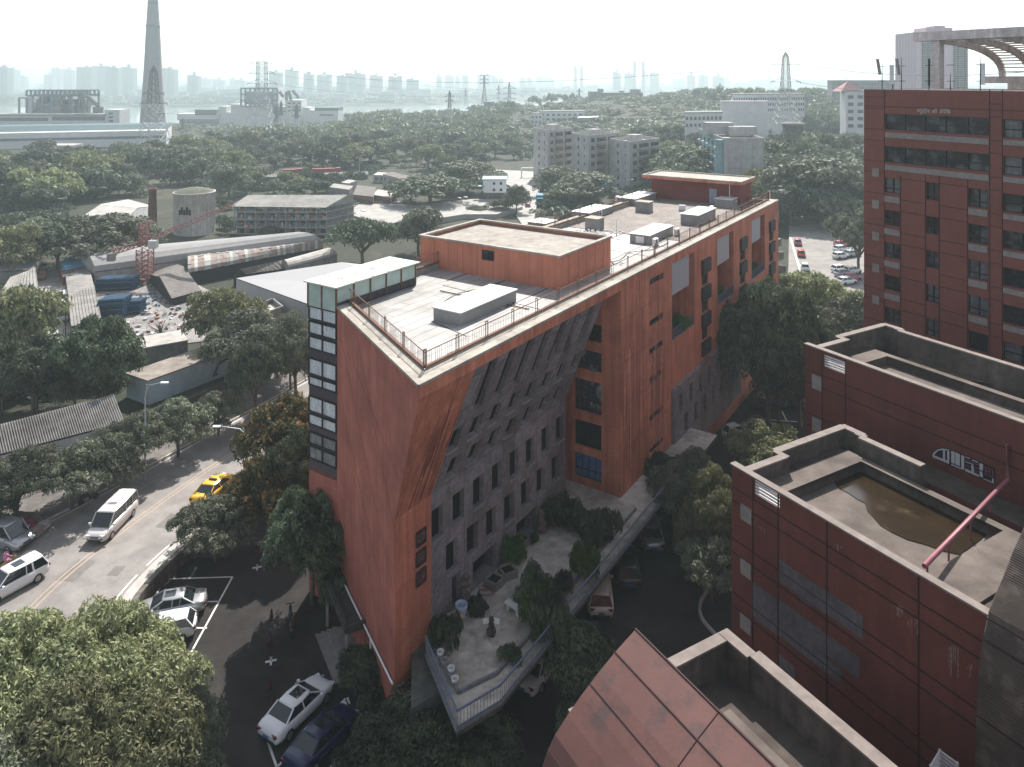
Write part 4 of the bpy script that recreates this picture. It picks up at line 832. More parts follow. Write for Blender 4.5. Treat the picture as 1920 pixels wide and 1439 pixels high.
for q, z in ((.95, 29.54), (2.05, 28.86), (3.8, 27.35)): mb.bar(pt_(0, q, z), pt_(16, q, z), .022, .022)
for s_ in (4.1, 9.2): mb.tube([pt_(s_, q, z+.005) for q, z, _ in pr_[:9]], .018, 4)
mb.bar(pt_(-.02, 0, 30.0), pt_(16, 0, 30.0), .06, .05); part("panel_joint", mb, m_joint, sh)["kind"] = "stuff"
mb = MB()
for k in range(46):
    q = .06+k*.09; i = 0
    while pr_[i+1][0] < q: i += 1
    f_ = (q-pr_[i][0])/(pr_[i+1][0]-pr_[i][0]); z = pr_[i][1]+(pr_[i+1][1]-pr_[i][1])*f_; mb.bar(pt_(0, q, z-.002), pt_(16, q, z-.002), .03, .012)
Qd = B2.W(13.5, 0, 0); m_mesh = M("bronze_grey_ribbed_cladding", (.09, .07, .062), .45, .12, 1, dirt=.4, col2=(.24, .19, .16), c2scale=1.2, c2amt=.5, bump=.1, metal=.3)
dm = thing("curved_wall_shell", "bronze grey ribbed shell bulging past the near maroon block", "roof shell", Qd); qt = lambda s_, q, z: Qd+U*s_+Pp*q+V((0, 0, z-Qd.z))
Qd.z = 0; pr2 = [(-1.15, 10), (-1.12, 20), (-1.05, 23.3), (-.98, 25), (-.84, 26.9), (-.5, 28.1), (-.1, 29), (.4, 29.5), (.9, 29.95), (1.7, 30.8), (2.55, 31.5), (3.6, 32.1), (5, 32.6), (6.6, 32.8)]
mb = MB()
for (q0_, za), (q1_, zb_) in zip(pr2, pr2[1:]): mb.add([qt(0, q0_, za), qt(14, q0_, za), qt(14, q1_, zb_), qt(0, q1_, zb_)], [(0, 1, 2, 3)], 0, True)
part("cladding", mb, m_mesh, dm)
mb = MB()
for q, z in ((-.95, 25.3), (-.5, 28.1), (-.2, 28.8)): mb.bar(qt(0, q-.02, z), qt(14, q-.02, z), .05, .06)
part("panel_joint", mb, m_joint, dm)["kind"] = "stuff"
mb = MB()
for k in range(150):
    t = k/150*(len(pr2)-2)+1; i = int(t); f_ = t-i; q = pr2[i][0]+(pr2[i+1][0]-pr2[i][0])*f_; z = pr2[i][1]+(pr2[i+1][1]-pr2[i][1])*f_; mb.bar(qt(0, q-.01, z+.01), qt(14, q-.01, z+.01), .03, .03)
part("rib", mb, m_mesh, dm)["kind"] = "stuff"
mb = MB(); mb.quad(*[B2.W(a, b, 10) for a, b in ((13.7, -1.1), (28, -1.1), (28, -1), (13.7, -1))])
# tiny white louvre vent poking up by the near wall foot
vp = [at(x, y, 22.5) for x, y in ((1745, 1437), (1762, 1408), (1795, 1432))]; o = thing("vent_hood", "white slatted vent hood at the foot of the near maroon wall", "vent", vp[1])
mb = MB()
for a, b in ((vp[0], vp[1]), (vp[1], vp[2])):
    for k in range(5): z = V((0, 0, -.14*k)); mb.bar(a+z, b+z, .05, .07)
for p in vp: mb.bar(p+V((0, 0, .05)), p-V((0, 0, .8)), .08)
part("slat", mb, m_slat, o)
# ---------------------------------------------------------------- trees
import numpy as np
def leafmat(name, c1, c2, trans=.2, flower=None):
    m = bpy.data.materials.new(name); m.use_nodes = True; N = m.node_tree.nodes; L = m.node_tree.links; N.clear()
    out = N.new("ShaderNodeOutputMaterial"); d = N.new("ShaderNodeBsdfPrincipled"); t = N.new("ShaderNodeBsdfTranslucent"); mx = N.new("ShaderNodeMixShader")
    d.inputs["Roughness"].default_value = .6; d.inputs["Specular IOR Level"].default_value = .18
    oi = N.new("ShaderNodeObjectInfo"); geo = N.new("ShaderNodeNewGeometry"); nz = N.new("ShaderNodeTexNoise"); nz.inputs["Scale"].default_value = .9; nz.inputs["Detail"].default_value = 5
    L.new(geo.outputs["Position"], nz.inputs[0]); cm = N.new("ShaderNodeMix"); cm.data_type = 'RGBA'; cm.inputs[6].default_value = hexc(c1); cm.inputs[7].default_value = hexc(c2)
    mr = N.new("ShaderNodeMapRange"); mr.inputs[1].default_value = .35; mr.inputs[2].default_value = .65; L.new(nz.outputs[0], mr.inputs[0]); L.new(mr.outputs[0], cm.inputs[0])
    hs = N.new("ShaderNodeHueSaturation"); L.new(cm.outputs[2], hs.inputs["Color"]); r = N.new("ShaderNodeMapRange"); r.inputs[3].default_value = .72; r.inputs[4].default_value = 1.45; L.new(oi.outputs["Random"], r.inputs[0]); L.new(r.outputs[0], hs.inputs["Value"])
    r2 = N.new("ShaderNodeMapRange"); r2.inputs[3].default_value = .487; r2.inputs[4].default_value = .515; L.new(oi.outputs["Random"], r2.inputs[0]); L.new(r2.outputs[0], hs.inputs["Hue"])
    col = hs.outputs[0]
    if flower:
        n2 = N.new("ShaderNodeTexNoise"); n2.inputs["Scale"].default_value = 1.6; L.new(geo.outputs["Position"], n2.inputs[0]); q = N.new("ShaderNodeMapRange"); q.inputs[1].default_value = .53; q.inputs[2].default_value = .62; L.new(n2.outputs[0], q.inputs[0])
        fm = N.new("ShaderNodeMix"); fm.data_type = 'RGBA'; L.new(q.outputs[0], fm.inputs[0]); L.new(col, fm.inputs[6]); fm.inputs[7].default_value = hexc(flower); col = fm.outputs[2]
    L.new(col, d.inputs["Base Color"]); L.new(col, t.inputs[0]); mx.inputs[0].default_value = trans; L.new(d.outputs[0], mx.inputs[1]); L.new(t.outputs[0], mx.inputs[2]); L.new(mx.outputs[0], out.inputs[0]); return m
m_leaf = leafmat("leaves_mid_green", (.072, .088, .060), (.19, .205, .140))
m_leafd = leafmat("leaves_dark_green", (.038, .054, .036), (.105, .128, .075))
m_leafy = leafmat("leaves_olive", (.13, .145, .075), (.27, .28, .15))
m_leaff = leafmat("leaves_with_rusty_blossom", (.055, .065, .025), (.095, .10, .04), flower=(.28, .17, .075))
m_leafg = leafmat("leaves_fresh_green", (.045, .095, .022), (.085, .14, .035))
m_bark = M("grey_brown_bark", (.12, .095, .075), .95, .3, 6)
rng = np.random.default_rng(5)
def leafcloud(cent, rad, n, size, flat=.75, fill=.18, aspect=1.6):
    """n leaf faces spread over lobes (cent k x 3, rad k)"""
    w_ = rad**2; k = rng.choice(len(rad), n, p=w_/w_.sum()); d = rng.normal(size=(n, 3)); d /= np.linalg.norm(d, axis=1)[:, None]
    low = d[:, 2] < -.25; d[low, 2] *= -1*(rng.random(low.sum()) < .75)*2+1
    r_ = rad[k]*np.where(rng.random(n) < fill, rng.random(n)**.5, .86+.2*rng.random(n)); P = cent[k]+d*r_[:, None]*np.array([1, 1, flat])
    # small twig clumps: pull leaves toward local clump centres
    nrm = d*.8+rng.normal(size=(n, 3))*.55+np.array([0, 0, .35]); nrm /= np.linalg.norm(nrm, axis=1)[:, None]
    a = np.cross(nrm, rng.normal(size=(n, 3))); a /= np.linalg.norm(a, axis=1)[:, None]; b = np.cross(nrm, a); s_ = size*(.6+.8*rng.random(n))[:, None]
    return np.stack([P-a*s_*aspect, P-b*s_*.55, P+a*s_*aspect, P+b*s_*.55], 1)
def quads_mesh(name, Q, mats, squash=None):
    n = len(Q); me = bpy.data.meshes.new(name); me.vertices.add(4*n); me.vertices.foreach_set("co", Q.reshape(-1).astype(np.float32)); me.loops.add(4*n); me.loops.foreach_set("vertex_index", np.arange(4*n, dtype=np.int32))
    me.polygons.add(n); me.polygons.foreach_set("loop_start", np.arange(0, 4*n, 4, dtype=np.int32))
    try: me.polygons.foreach_set("loop_total", np.full(n, 4, dtype=np.int32))
    except Exception: pass
    for m in mats: me.materials.append(m)
    me.update(calc_edges=True); me.validate(); return me
def lobes(k, kind):
    if kind == 'round': c = np.array([[math.cos(i*2.4)*.56*math.sqrt((i+.3)/k), math.sin(i*2.4)*.56*math.sqrt((i+.3)/k), .50+.20*(1-((i+.3)/k))+rng.normal()*.10] for i in range(k)]); r_ = .34+.12*rng.random(k)
    elif kind == 'flat': c = np.array([[math.cos(i*2.4)*.72*math.sqrt((i+.3)/k), math.sin(i*2.4)*.72*math.sqrt((i+.3)/k), .58+.16*(1-((i+.3)/k))+rng.normal()*.09] for i in range(k)]); r_ = .27+.12*rng.random(k)
    elif kind == 'tall': c = np.array([[rng.normal()*.30, rng.normal()*.30, .35+.5*i/k] for i in range(k)]); r_ = (.34+.12*rng.random(k))*np.array([1.1-.5*i/k for i in range(k)])
    else: c = np.array([[rng.normal()*.38, rng.normal()*.38, .42+rng.normal()*.12] for i in range(k)]); r_ = .38+.14*rng.random(k)
    return c, r_
def crown(kind, k, sub, n, size, flat=.7, tuft=1.):
    c, r_ = lobes(k, kind); C2, R2 = [], []
    for i in range(k):                                 # each lobe breaks into clumps
        for j in range(sub): d = rng.normal(size=3); d /= np.linalg.norm(d); d[2] = abs(d[2])*.9-.15; C2.append(c[i]+d*r_[i]*np.array([1, 1, .6])*.85); R2.append(r_[i]*(.34+.3*rng.random())*tuft)
    C2 = np.array(C2); R2 = np.array(R2); return leafcloud(C2, R2, n, size, flat)
def trunk_mb(limbs=4, base=.06):
    mb = MB(); mb.tube([(0, 0, -.05), (.02, .01, .25), (-.01, .02, .5)], [base, base*.75, base*.5], 7)
    for i in range(limbs): a = i*6.28/limbs+R.random(); mb.tube([(.01, .01, .26+.04*i), (math.cos(a)*.2, math.sin(a)*.2, .45), (math.cos(a)*.46, math.sin(a)*.46, .62)], [base*.5, base*.35, base*.15], 5)
    return mb
PROTO = {}
def proto(key, kind, k, sub, n, size, mat, limbs=4, base=.06, flat=.7, tuft=1.):
    r = thing("tree", "", "tree"); Q = crown(kind, k, sub, n, size, flat, tuft); rr_ = np.percentile(np.hypot(Q[:, 0, 0], Q[:, 0, 1]), 97); Q[..., :2] /= rr_; Q[..., 2] /= np.percentile(Q[:, 0, 2], 99.3); o = bpy.data.objects.new("crown", quads_mesh("crown_"+key, Q, [mat])); C.objects.link(o); o.parent = r; ORG[o.name] = V((0, 0, 0))
    part("trunk", trunk_mb(limbs, base), m_bark, r); PROTO[key] = [r, False]
for a in (("near_olive", 'round', 16, 34, 52000, .0145, m_leafy, 4, .06, .7, .50), ("near_green", 'round', 15, 28, 40000, .016, m_leaf, 4, .06, .7, .54), ("near_dark", 'round', 13, 24, 24000, .020, m_leafd, 4, .06, .7, .56),
          ("flower", 'round', 12, 20, 16000, .022, m_leaff, 4, .06, .7, .6), ("flat", 'flat', 17, 18, 16000, .022, m_leaf, 4, .06, .7, .6), ("flat_olive", 'flat', 15, 18, 15000, .022, m_leafy, 4, .06, .7, .6), ("mid", 'round', 12, 14, 8500, .030, m_leaf, 4, .06, .7, .7), ("mid_dark", 'round', 11, 14, 8500, .030, m_leafd, 4, .06, .7, .7),
          ("mid_olive", 'round', 12, 14, 8000, .030, m_leafy, 4, .06, .7, .7), ("far_a", 'round', 10, 6, 2200, .055, m_leaf), ("far_b", 'flat', 12, 6, 2200, .055, m_leaf), ("far_c", 'tall', 8, 6, 1800, .055, m_leafd), ("far_d", 'round', 9, 6, 2200, .055, m_leafd), ("far_e", 'flat', 11, 6, 2200, .055, m_leafy)):
    proto(*a)
NT = 0
def plant_tree(key, loc, w_, h, label, group=None, name="tree", cat="tree", lean=0):
    global NT
    r, used = PROTO[key]; o = r if not used else copy_tree(r); PROTO[key][1] = True; NT += 1
    o.location = loc; o.scale = (w_/2, w_/2, h); o.rotation_euler = (0, lean, R.random()*6.28); o["label"] = label; o["category"] = cat
    if group: o["group"] = group
    elif "group" in o: del o["group"]
    return o
def gat(px, py):
    z = 9.5
    for _ in range(6): p = at(px, py, z); z = ground(p.x, p.y)
    return V((p.x, p.y, z))
def tree_px(key, px, ytop, wpx, base, label, group=None, z=None, lean=0):
    p = gat(px, base) if z is None else at(px, base, z); zt = H-(ytop-CY)*p.y/F; return plant_tree(key, p-V((0, 0, .1)), wpx*p.y/F*1.05, max(2, (zt-p.z)*1.02), label, group, lean=lean)
NEAR = [ # kerbside row along the far pavement
 ("near_green", 30, 848, 150, 985, "leafy street tree at the cart end of the pavement row"), ("flat", 135, 838, 150, 960, "wide leafy street tree above the parked motorbike"), ("near_green", 235, 790, 140, 912, "leafy street tree in front of the corrugated roof"),
 ("flat", 335, 752, 120, 862, "spreading street tree beside the pale blue wall"), ("flat", 410, 735, 95, 822, "smaller street tree at the blue wall's far corner"), ("near_dark", 480, 645, 105, 790, "tall dark street tree next to the arrow on the blue wall"), ("near_green", 555, 600, 120, 752, "round street tree tucked behind the glazed bay"),
 ("near_green", 5, 692, 85, 768, "small leafy tree behind the tile roof at the picture edge"), ("mid_dark", 70, 688, 95, 766, "small dark tree behind the middle of the tile roof"), ("near_green", 140, 694, 90, 768, "small leafy tree behind the far half of the tile roof"), ("mid_dark", 200, 700, 75, 765, "small dark tree at the far end of the tile roof"),
 ("near_dark", 190, 606, 150, 775, "big dark tree between the lane and the flat roofed shed"), ("mid_olive", 40, 545, 150, 700, "olive brown tree at the lane beside the tiled sheds"), ("near_dark", 62, 640, 150, 785, "broad green tree over the small blue roofs"), 
 ("flat_olive", 425, 540, 150, 665, "pale airy tree beside the scrap yard"), ("flat", 470, 590, 180, 715, "wide airy tree over the flat roofed shed"),  
 ("mid", 545, 610, 90, 735, "green tree by the small concrete shed"), 
 # road side by the building
 ("flower", 535, 752, 165, 905, "tree with rusty blossom right beside the glazed bay"), ("flower", 500, 865, 150, 1015, "dark leafed tree overhanging the yellow taxi"), ("flat", 405, 935, 150, 1052, "thin leafed tree leaning over the stone wall"), ("near_dark", 585, 935, 165, 1135, "dense dark tree against the prow wall"),
 ("near_dark", 640, 1065, 90, 1160, "dark shrub like tree over the entrance porch"), ("mid_dark", 680, 1222, 92, 1300, "low dark tree beside the entrance steps"), ("near_dark", 560, 820, 110, 1000, "shaded tree under the glazed bay"),
 # car park side
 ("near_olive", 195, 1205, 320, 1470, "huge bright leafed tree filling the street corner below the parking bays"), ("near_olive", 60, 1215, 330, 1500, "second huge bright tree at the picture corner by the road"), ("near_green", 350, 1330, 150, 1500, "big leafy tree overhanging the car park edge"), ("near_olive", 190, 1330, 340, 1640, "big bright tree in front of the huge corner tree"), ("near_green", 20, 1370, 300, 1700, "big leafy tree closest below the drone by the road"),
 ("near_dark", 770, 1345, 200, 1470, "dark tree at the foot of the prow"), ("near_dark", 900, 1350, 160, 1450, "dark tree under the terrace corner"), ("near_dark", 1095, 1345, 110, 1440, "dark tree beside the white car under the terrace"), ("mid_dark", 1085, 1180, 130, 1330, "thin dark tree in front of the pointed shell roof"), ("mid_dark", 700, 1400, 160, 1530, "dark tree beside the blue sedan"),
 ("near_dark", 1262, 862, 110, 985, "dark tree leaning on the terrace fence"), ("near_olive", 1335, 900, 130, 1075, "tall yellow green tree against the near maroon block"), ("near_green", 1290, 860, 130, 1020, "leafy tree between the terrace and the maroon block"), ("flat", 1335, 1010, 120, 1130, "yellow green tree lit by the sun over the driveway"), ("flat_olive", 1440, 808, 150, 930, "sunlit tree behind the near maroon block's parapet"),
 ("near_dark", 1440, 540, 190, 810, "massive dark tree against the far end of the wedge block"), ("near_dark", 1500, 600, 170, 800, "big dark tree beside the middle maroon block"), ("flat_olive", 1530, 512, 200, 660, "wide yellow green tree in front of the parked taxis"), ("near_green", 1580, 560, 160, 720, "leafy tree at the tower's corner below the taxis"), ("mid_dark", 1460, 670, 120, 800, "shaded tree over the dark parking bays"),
 ("flat", 1610, 395, 110, 520, "pale leafy tree touching the tower's edge")]
for k, x, yt, wd, b_, lab in NEAR: tree_px(k, x, yt, wd, b_, lab)
MID = [("mid_dark", 680, 412, 125, 500, "dark dome shaped tree behind the white canopy of the bay"), ("mid", 785, 392, 110, 480, "grey green round tree beside the walled car park"), ("mid", 190, 408, 190, 500, "wide dark green tree in front of the ruined white roof"), ("mid_dark", 110, 425, 130, 505, "dark tree behind the tiled sheds"), ("mid_olive", 25, 425, 110, 520, "olive tree at the picture edge above the tiled sheds"), ("mid", 250, 415, 110, 470, "green tree at the barrel roof's gable"),
 ("mid", 1045, 315, 100, 372, "round tree at the street in front of the apartment slabs"), ("mid", 1095, 325, 130, 388, "wide round tree between the street and the long roof"), ("mid", 875, 305, 125, 362, "flat topped tree behind the white house"), ("mid_dark", 805, 332, 150, 385, "dark tree row by the row of small houses"), ("mid", 770, 340, 60, 378, "bright round tree beside the brick houses"), ("mid", 968, 350, 50, 402, "slim tree beside the street corner"), ("mid_dark", 940, 375, 50, 400, "dark bush below the white house"), ("mid", 1280, 275, 130, 350, "grey green tree between the slabs and the teal block"), ("mid", 1230, 290, 120, 345, "rusty tipped tree beside the third apartment slab"),
 ("flat", 895, 385, 40, 400, "thin young tree in the walled car park"), ("mid", 175, 330, 90, 372, "pale olive tree at the terrace wall"), ("mid", 430, 310, 80, 370, "bright green round tree behind the silo"), ("mid_dark", 590, 338, 60, 372, "green tree behind the tenement roof"), ("mid", 635, 365, 50, 392, "yellow green bush at the tenement's end"), ("mid", 505, 425, 40, 445, "pale bush in front of the tenement balconies"), ("mid_dark", 1430, 345, 50, 400, "dark green tree at the far corner of the long roof"), ("mid", 1540, 300, 200, 420, "huge grey green tree above the car park curve")]
for k, x, yt, wd, b_, lab in MID: tree_px(k, x, yt, wd, b_, lab)
def inside(x, y, poly):
    c = False; n = len(poly)
    for i in range(n):
        (x0, y0), (x1, y1) = poly[i], poly[(i+1) % n]
        if (y0 > y) != (y1 > y) and x < (x1-x0)*(y-y0)/(y1-y0)+x0: c = not c
    return c
AVOID = [[(120, 375), (265, 375), (265, 425), (120, 425)], [(262, 350), (412, 350), (412, 450), (262, 450)], [(430, 368), (650, 368), (650, 440), (430, 440)], [(635, 348), (960, 348), (1000, 440), (635, 440)], [(470, 318), (690, 318), (690, 332), (470, 332)], [(905, 300), (1010, 300), (1010, 420), (930, 420)], [(995, 280), (1210, 280), (1210, 345), (995, 345)], [(1310, 290), (1430, 290), (1430, 460), (1310, 460)], [(255, 278), (325, 278), (325, 300), (255, 300)], [(705, 318), (800, 318), (800, 360), (705, 360)], [(0, 400), (90, 400), (90, 440), (0, 440)]]
ORD = 'first second third fourth fifth sixth seventh eighth ninth tenth eleventh twelfth thirteenth fourteenth'.split()
def wood(poly, n, keys, label, group, dmin=14, hh=(6, 12.5), wf=(1.15, 1.7)):
    xs = [p[0] for p in poly]; ys_ = [p[1] for p in poly]; done = []; tr = 0
    while len(done) < n and tr < n*60:
        tr += 1; x, y = min(xs)+R.random()*(max(xs)-min(xs)), min(ys_)+R.random()*(max(ys_)-min(ys_))
        if not inside(x, y, poly) or any(inside(x, y, a) for a in AVOID) or any((x-a)**2+((y-b)*2.2)**2 < dmin**2 for a, b in done): continue
        done.append((x, y))
    done.sort(key=lambda q: -q[1]); nr = 4 if n > 20 else 1; per = -(-len(done)//nr)
    for ri in range(nr):
        for ci, (x, y) in enumerate(sorted(done[ri*per:(ri+1)*per])):
            p = gat(x, y); h = hh[0]+R.random()*(hh[1]-hh[0]); key = R.choice(keys); kn = {"far_a": "round green", "far_b": "flat topped green", "far_c": "slender dark", "far_d": "round dark", "far_e": "flat olive", "mid": "leafy green", "mid_dark": "leafy dark"}[key]
            plant_tree(key, p-V((0, 0, .2)), h*(wf[0]+R.random()*(wf[1]-wf[0])), h, f"{kn} tree, {ORD[ci]} from {label[0]} in the {('front', 'second', 'third', 'back')[ri]+' ' if nr > 1 else ''}row {label[1]}", group)
FK = ["far_a", "far_b", "far_d", "far_e", "far_b", "far_c", "far_e"]
wood([(-20, 300), (330, 298), (330, 350), (260, 372), (120, 400), (0, 405), (-20, 400)], 42, FK, ("the picture edge", "behind the chimney"), "wood behind the brick chimney", 26)
wood([(325, 285), (470, 276), (690, 268), (700, 318), (470, 322), (430, 365), (325, 350)], 42, FK, ("the chimney", "behind the silo"), "wood behind the silo", 25)
wood([(690, 265), (1000, 262), (1000, 290), (900, 318), (690, 330)], 34, FK, ("the viaduct", "above the houses"), "wood above the little houses", 24)
wood([(985, 252), (1320, 250), (1320, 305), (1215, 305), (1205, 268), (1000, 268)], 26, FK, ("the first slab", "behind the slabs"), "wood behind the apartment slabs", 25, (5, 7.5))
wood([(1420, 285), (1640, 285), (1640, 400), (1560, 440), (1490, 440), (1430, 400)], 34, FK[:6], ("the teal block", "on the slope"), "wood on the slope beside the tower", 30, (9, 14))
wood([(470, 335), (640, 335), (640, 360), (470, 365)], 9, FK, ("the silo", "below the viaduct"), "strip below the viaduct", 24, (5, 7))
wood([(0, 455), (75, 455), (75, 495), (0, 495)], 3, ["mid", "mid_dark"], ("the edge", "behind the tiled sheds"), "trees behind the tiled sheds", 30, (7, 9))
# far wood that reads as one mass
Qs = []
base_c = [crown('round', 6, 4, 170, .11) for _ in range(4)]
for k in range(1500):
    Y_ = 425+(R.random()**1.4)*420; X_ = (-.46+R.random()*1.02)*Y_
    if X_ < -.17*Y_ and Y_ > 700: continue
    if X_ < -.30*Y_-30 and Y_ < 560: continue
    lowf = (X_ < -.22*Y_ and Y_ > 470) or 0 < X_ < 160 and Y_ < 760
    g = ground(X_, Y_); h = (3+R.random()*3) if lowf else 7+R.random()*6; w_ = (h+4*lowf)*(.6+R.random()*.4); a = R.random()*6.28; Q = R.choice(base_c); ca, sa = math.cos(a), math.sin(a)
    Q2 = Q @ np.array([[ca, sa, 0], [-sa, ca, 0], [0, 0, 1]]); Qs.append(Q2*np.array([w_, w_, h])+np.array([X_, Y_, g-.5]))
o = bpy.data.objects.new("distant_woodland", quads_mesh("distant_woodland", np.concatenate(Qs), [m_leaf])); C.objects.link(o); o["kind"] = "stuff"
# terrace shrubs and hedges
def bush(px, py, z, w_, h, label, mat="near_dark", group="terrace shrubs"):
    p = at(px, py, z); return plant_tree(mat, p-V((0, 0, h*.2)), w_*.9, h*1.0, label, group, cat="shrub")
for k, kk in (("bush_fresh", m_leafg), ("bush_dark", m_leafd)): proto(k, 'bush', 8, 9, 3500, .05, kk, 4, .03)
for x, y, w_, h, key, lab in ((958, 1060, 2.6, 2.6, "bush_fresh", "bright green potted shrub by the dark doorway"), (1088, 1085, 3.0, 3.0, "bush_fresh", "bright green shrub against the terrace fence"), (1000, 1120, 3.6, 2.4, "bush_dark", "dark round shrub in the middle of the terrace"), (1010, 1160, 3.0, 3.0, "bush_fresh", "leafy green shrub in front of the dark terrace shrub"), (1030, 1190, 3.2, 3.6, "bush_dark", "large shrub beside the white bench"),
  (1055, 990, 4.2, 3.2, "bush_dark", "big dark shrub at the end of the stone wall"), (1105, 1010, 4.0, 2.8, "bush_dark", "dark shrub between the stone wall and the fence"), (1140, 1000, 3.0, 2.4, "bush_dark", "rounded shrub at the fence beside the narrow walk"), (1060, 1110, 2.0, 1.8, "bush_dark", "small dark shrub at the fence"), (835, 1205, 2.6, 2.2, "bush_dark", "dark shrub in the prow corner of the terrace"),
  (897, 1150, 1.4, 1.4, "bush_dark", "small shrub beside the rock sculpture"), (1002, 1020, 1.2, 1.0, "bush_fresh", "tiny shrub in the stone planter by the far door"), (955, 1240, 1.8, 1.2, "bush_dark", "low shrub at the outer kerb of the terrace"), (1012, 1195, 1.6, 1.1, "bush_fresh", "low bright shrub behind the outer kerb")):
    bush(x, y, ZT, w_, h, lab, key)
for i, (t0, t1, z0, z1) in enumerate(logs): plant_tree("bush_fresh", B((t0+t1)/2+.4, .9, z0-.3), 2.4, 1.9, ("green planting in the loggia by the slit windows", "green planting in the middle loggia", "green planting in the farthest loggia")[i], "loggia planting", cat="shrub")
hd = [at(x, y, 9.3) for x, y in ((700, 1330), (725, 1310), (742, 1375), (700, 1400))]
for i, (x, y) in enumerate(((705, 1345), (722, 1375), (700, 1395))): plant_tree("bush_dark", at(x, y, 9.1), 2.6, 1.8, ("dark hedge clump under the porch pipe at the prow foot", "middle dark hedge clump along the prow foot", "lowest dark hedge clump along the prow foot")[i], "hedge at the prow foot", cat="shrub")
# ---------------------------------------------------------------- vehicles
def paint(name, col, metal=.0): return M("paint_"+name, col, .28, .03, 2, spec=.6, metal=metal)
m_tyre = M("tyre_rubber", (.02, .02, .02), .85, .1, 5); m_rim = M("grey_rim", (.32, .32, .33), .35, .1, 5, metal=.6); m_tail = M("red_tail_lamp", (.10, .01, .015), .25, .1, 5); m_head = M("clear_head_lamp", (.55, .57, .6), .15, .1, 5); m_trim = M("black_car_trim", (.025, .025, .027), .5, .1, 5); m_cgl = glassm("car_glass", (.015, .02, .022), .05, .8)
SPEC = {"sedan": dict(L=4.85, W=1.82, belt=.92, top=1.40, b=(-1.75, 1.28), t=(-.92, .42), tail=.98, nose=.72), "suv": dict(L=4.65, W=1.86, belt=1.02, top=1.66, b=(-2.2, 1.25), t=(-1.85, .45), tail=1.03, nose=.82),
        "van": dict(L=5.1, W=1.85, belt=1.12, top=1.92, b=(-2.48, 1.75), t=(-2.3, 1.0), tail=1.15, nose=.85), "hatch": dict(L=4.1, W=1.72, belt=.95, top=1.47, b=(-1.95, 1.05), t=(-1.5, .3), tail=.98, nose=.74)}
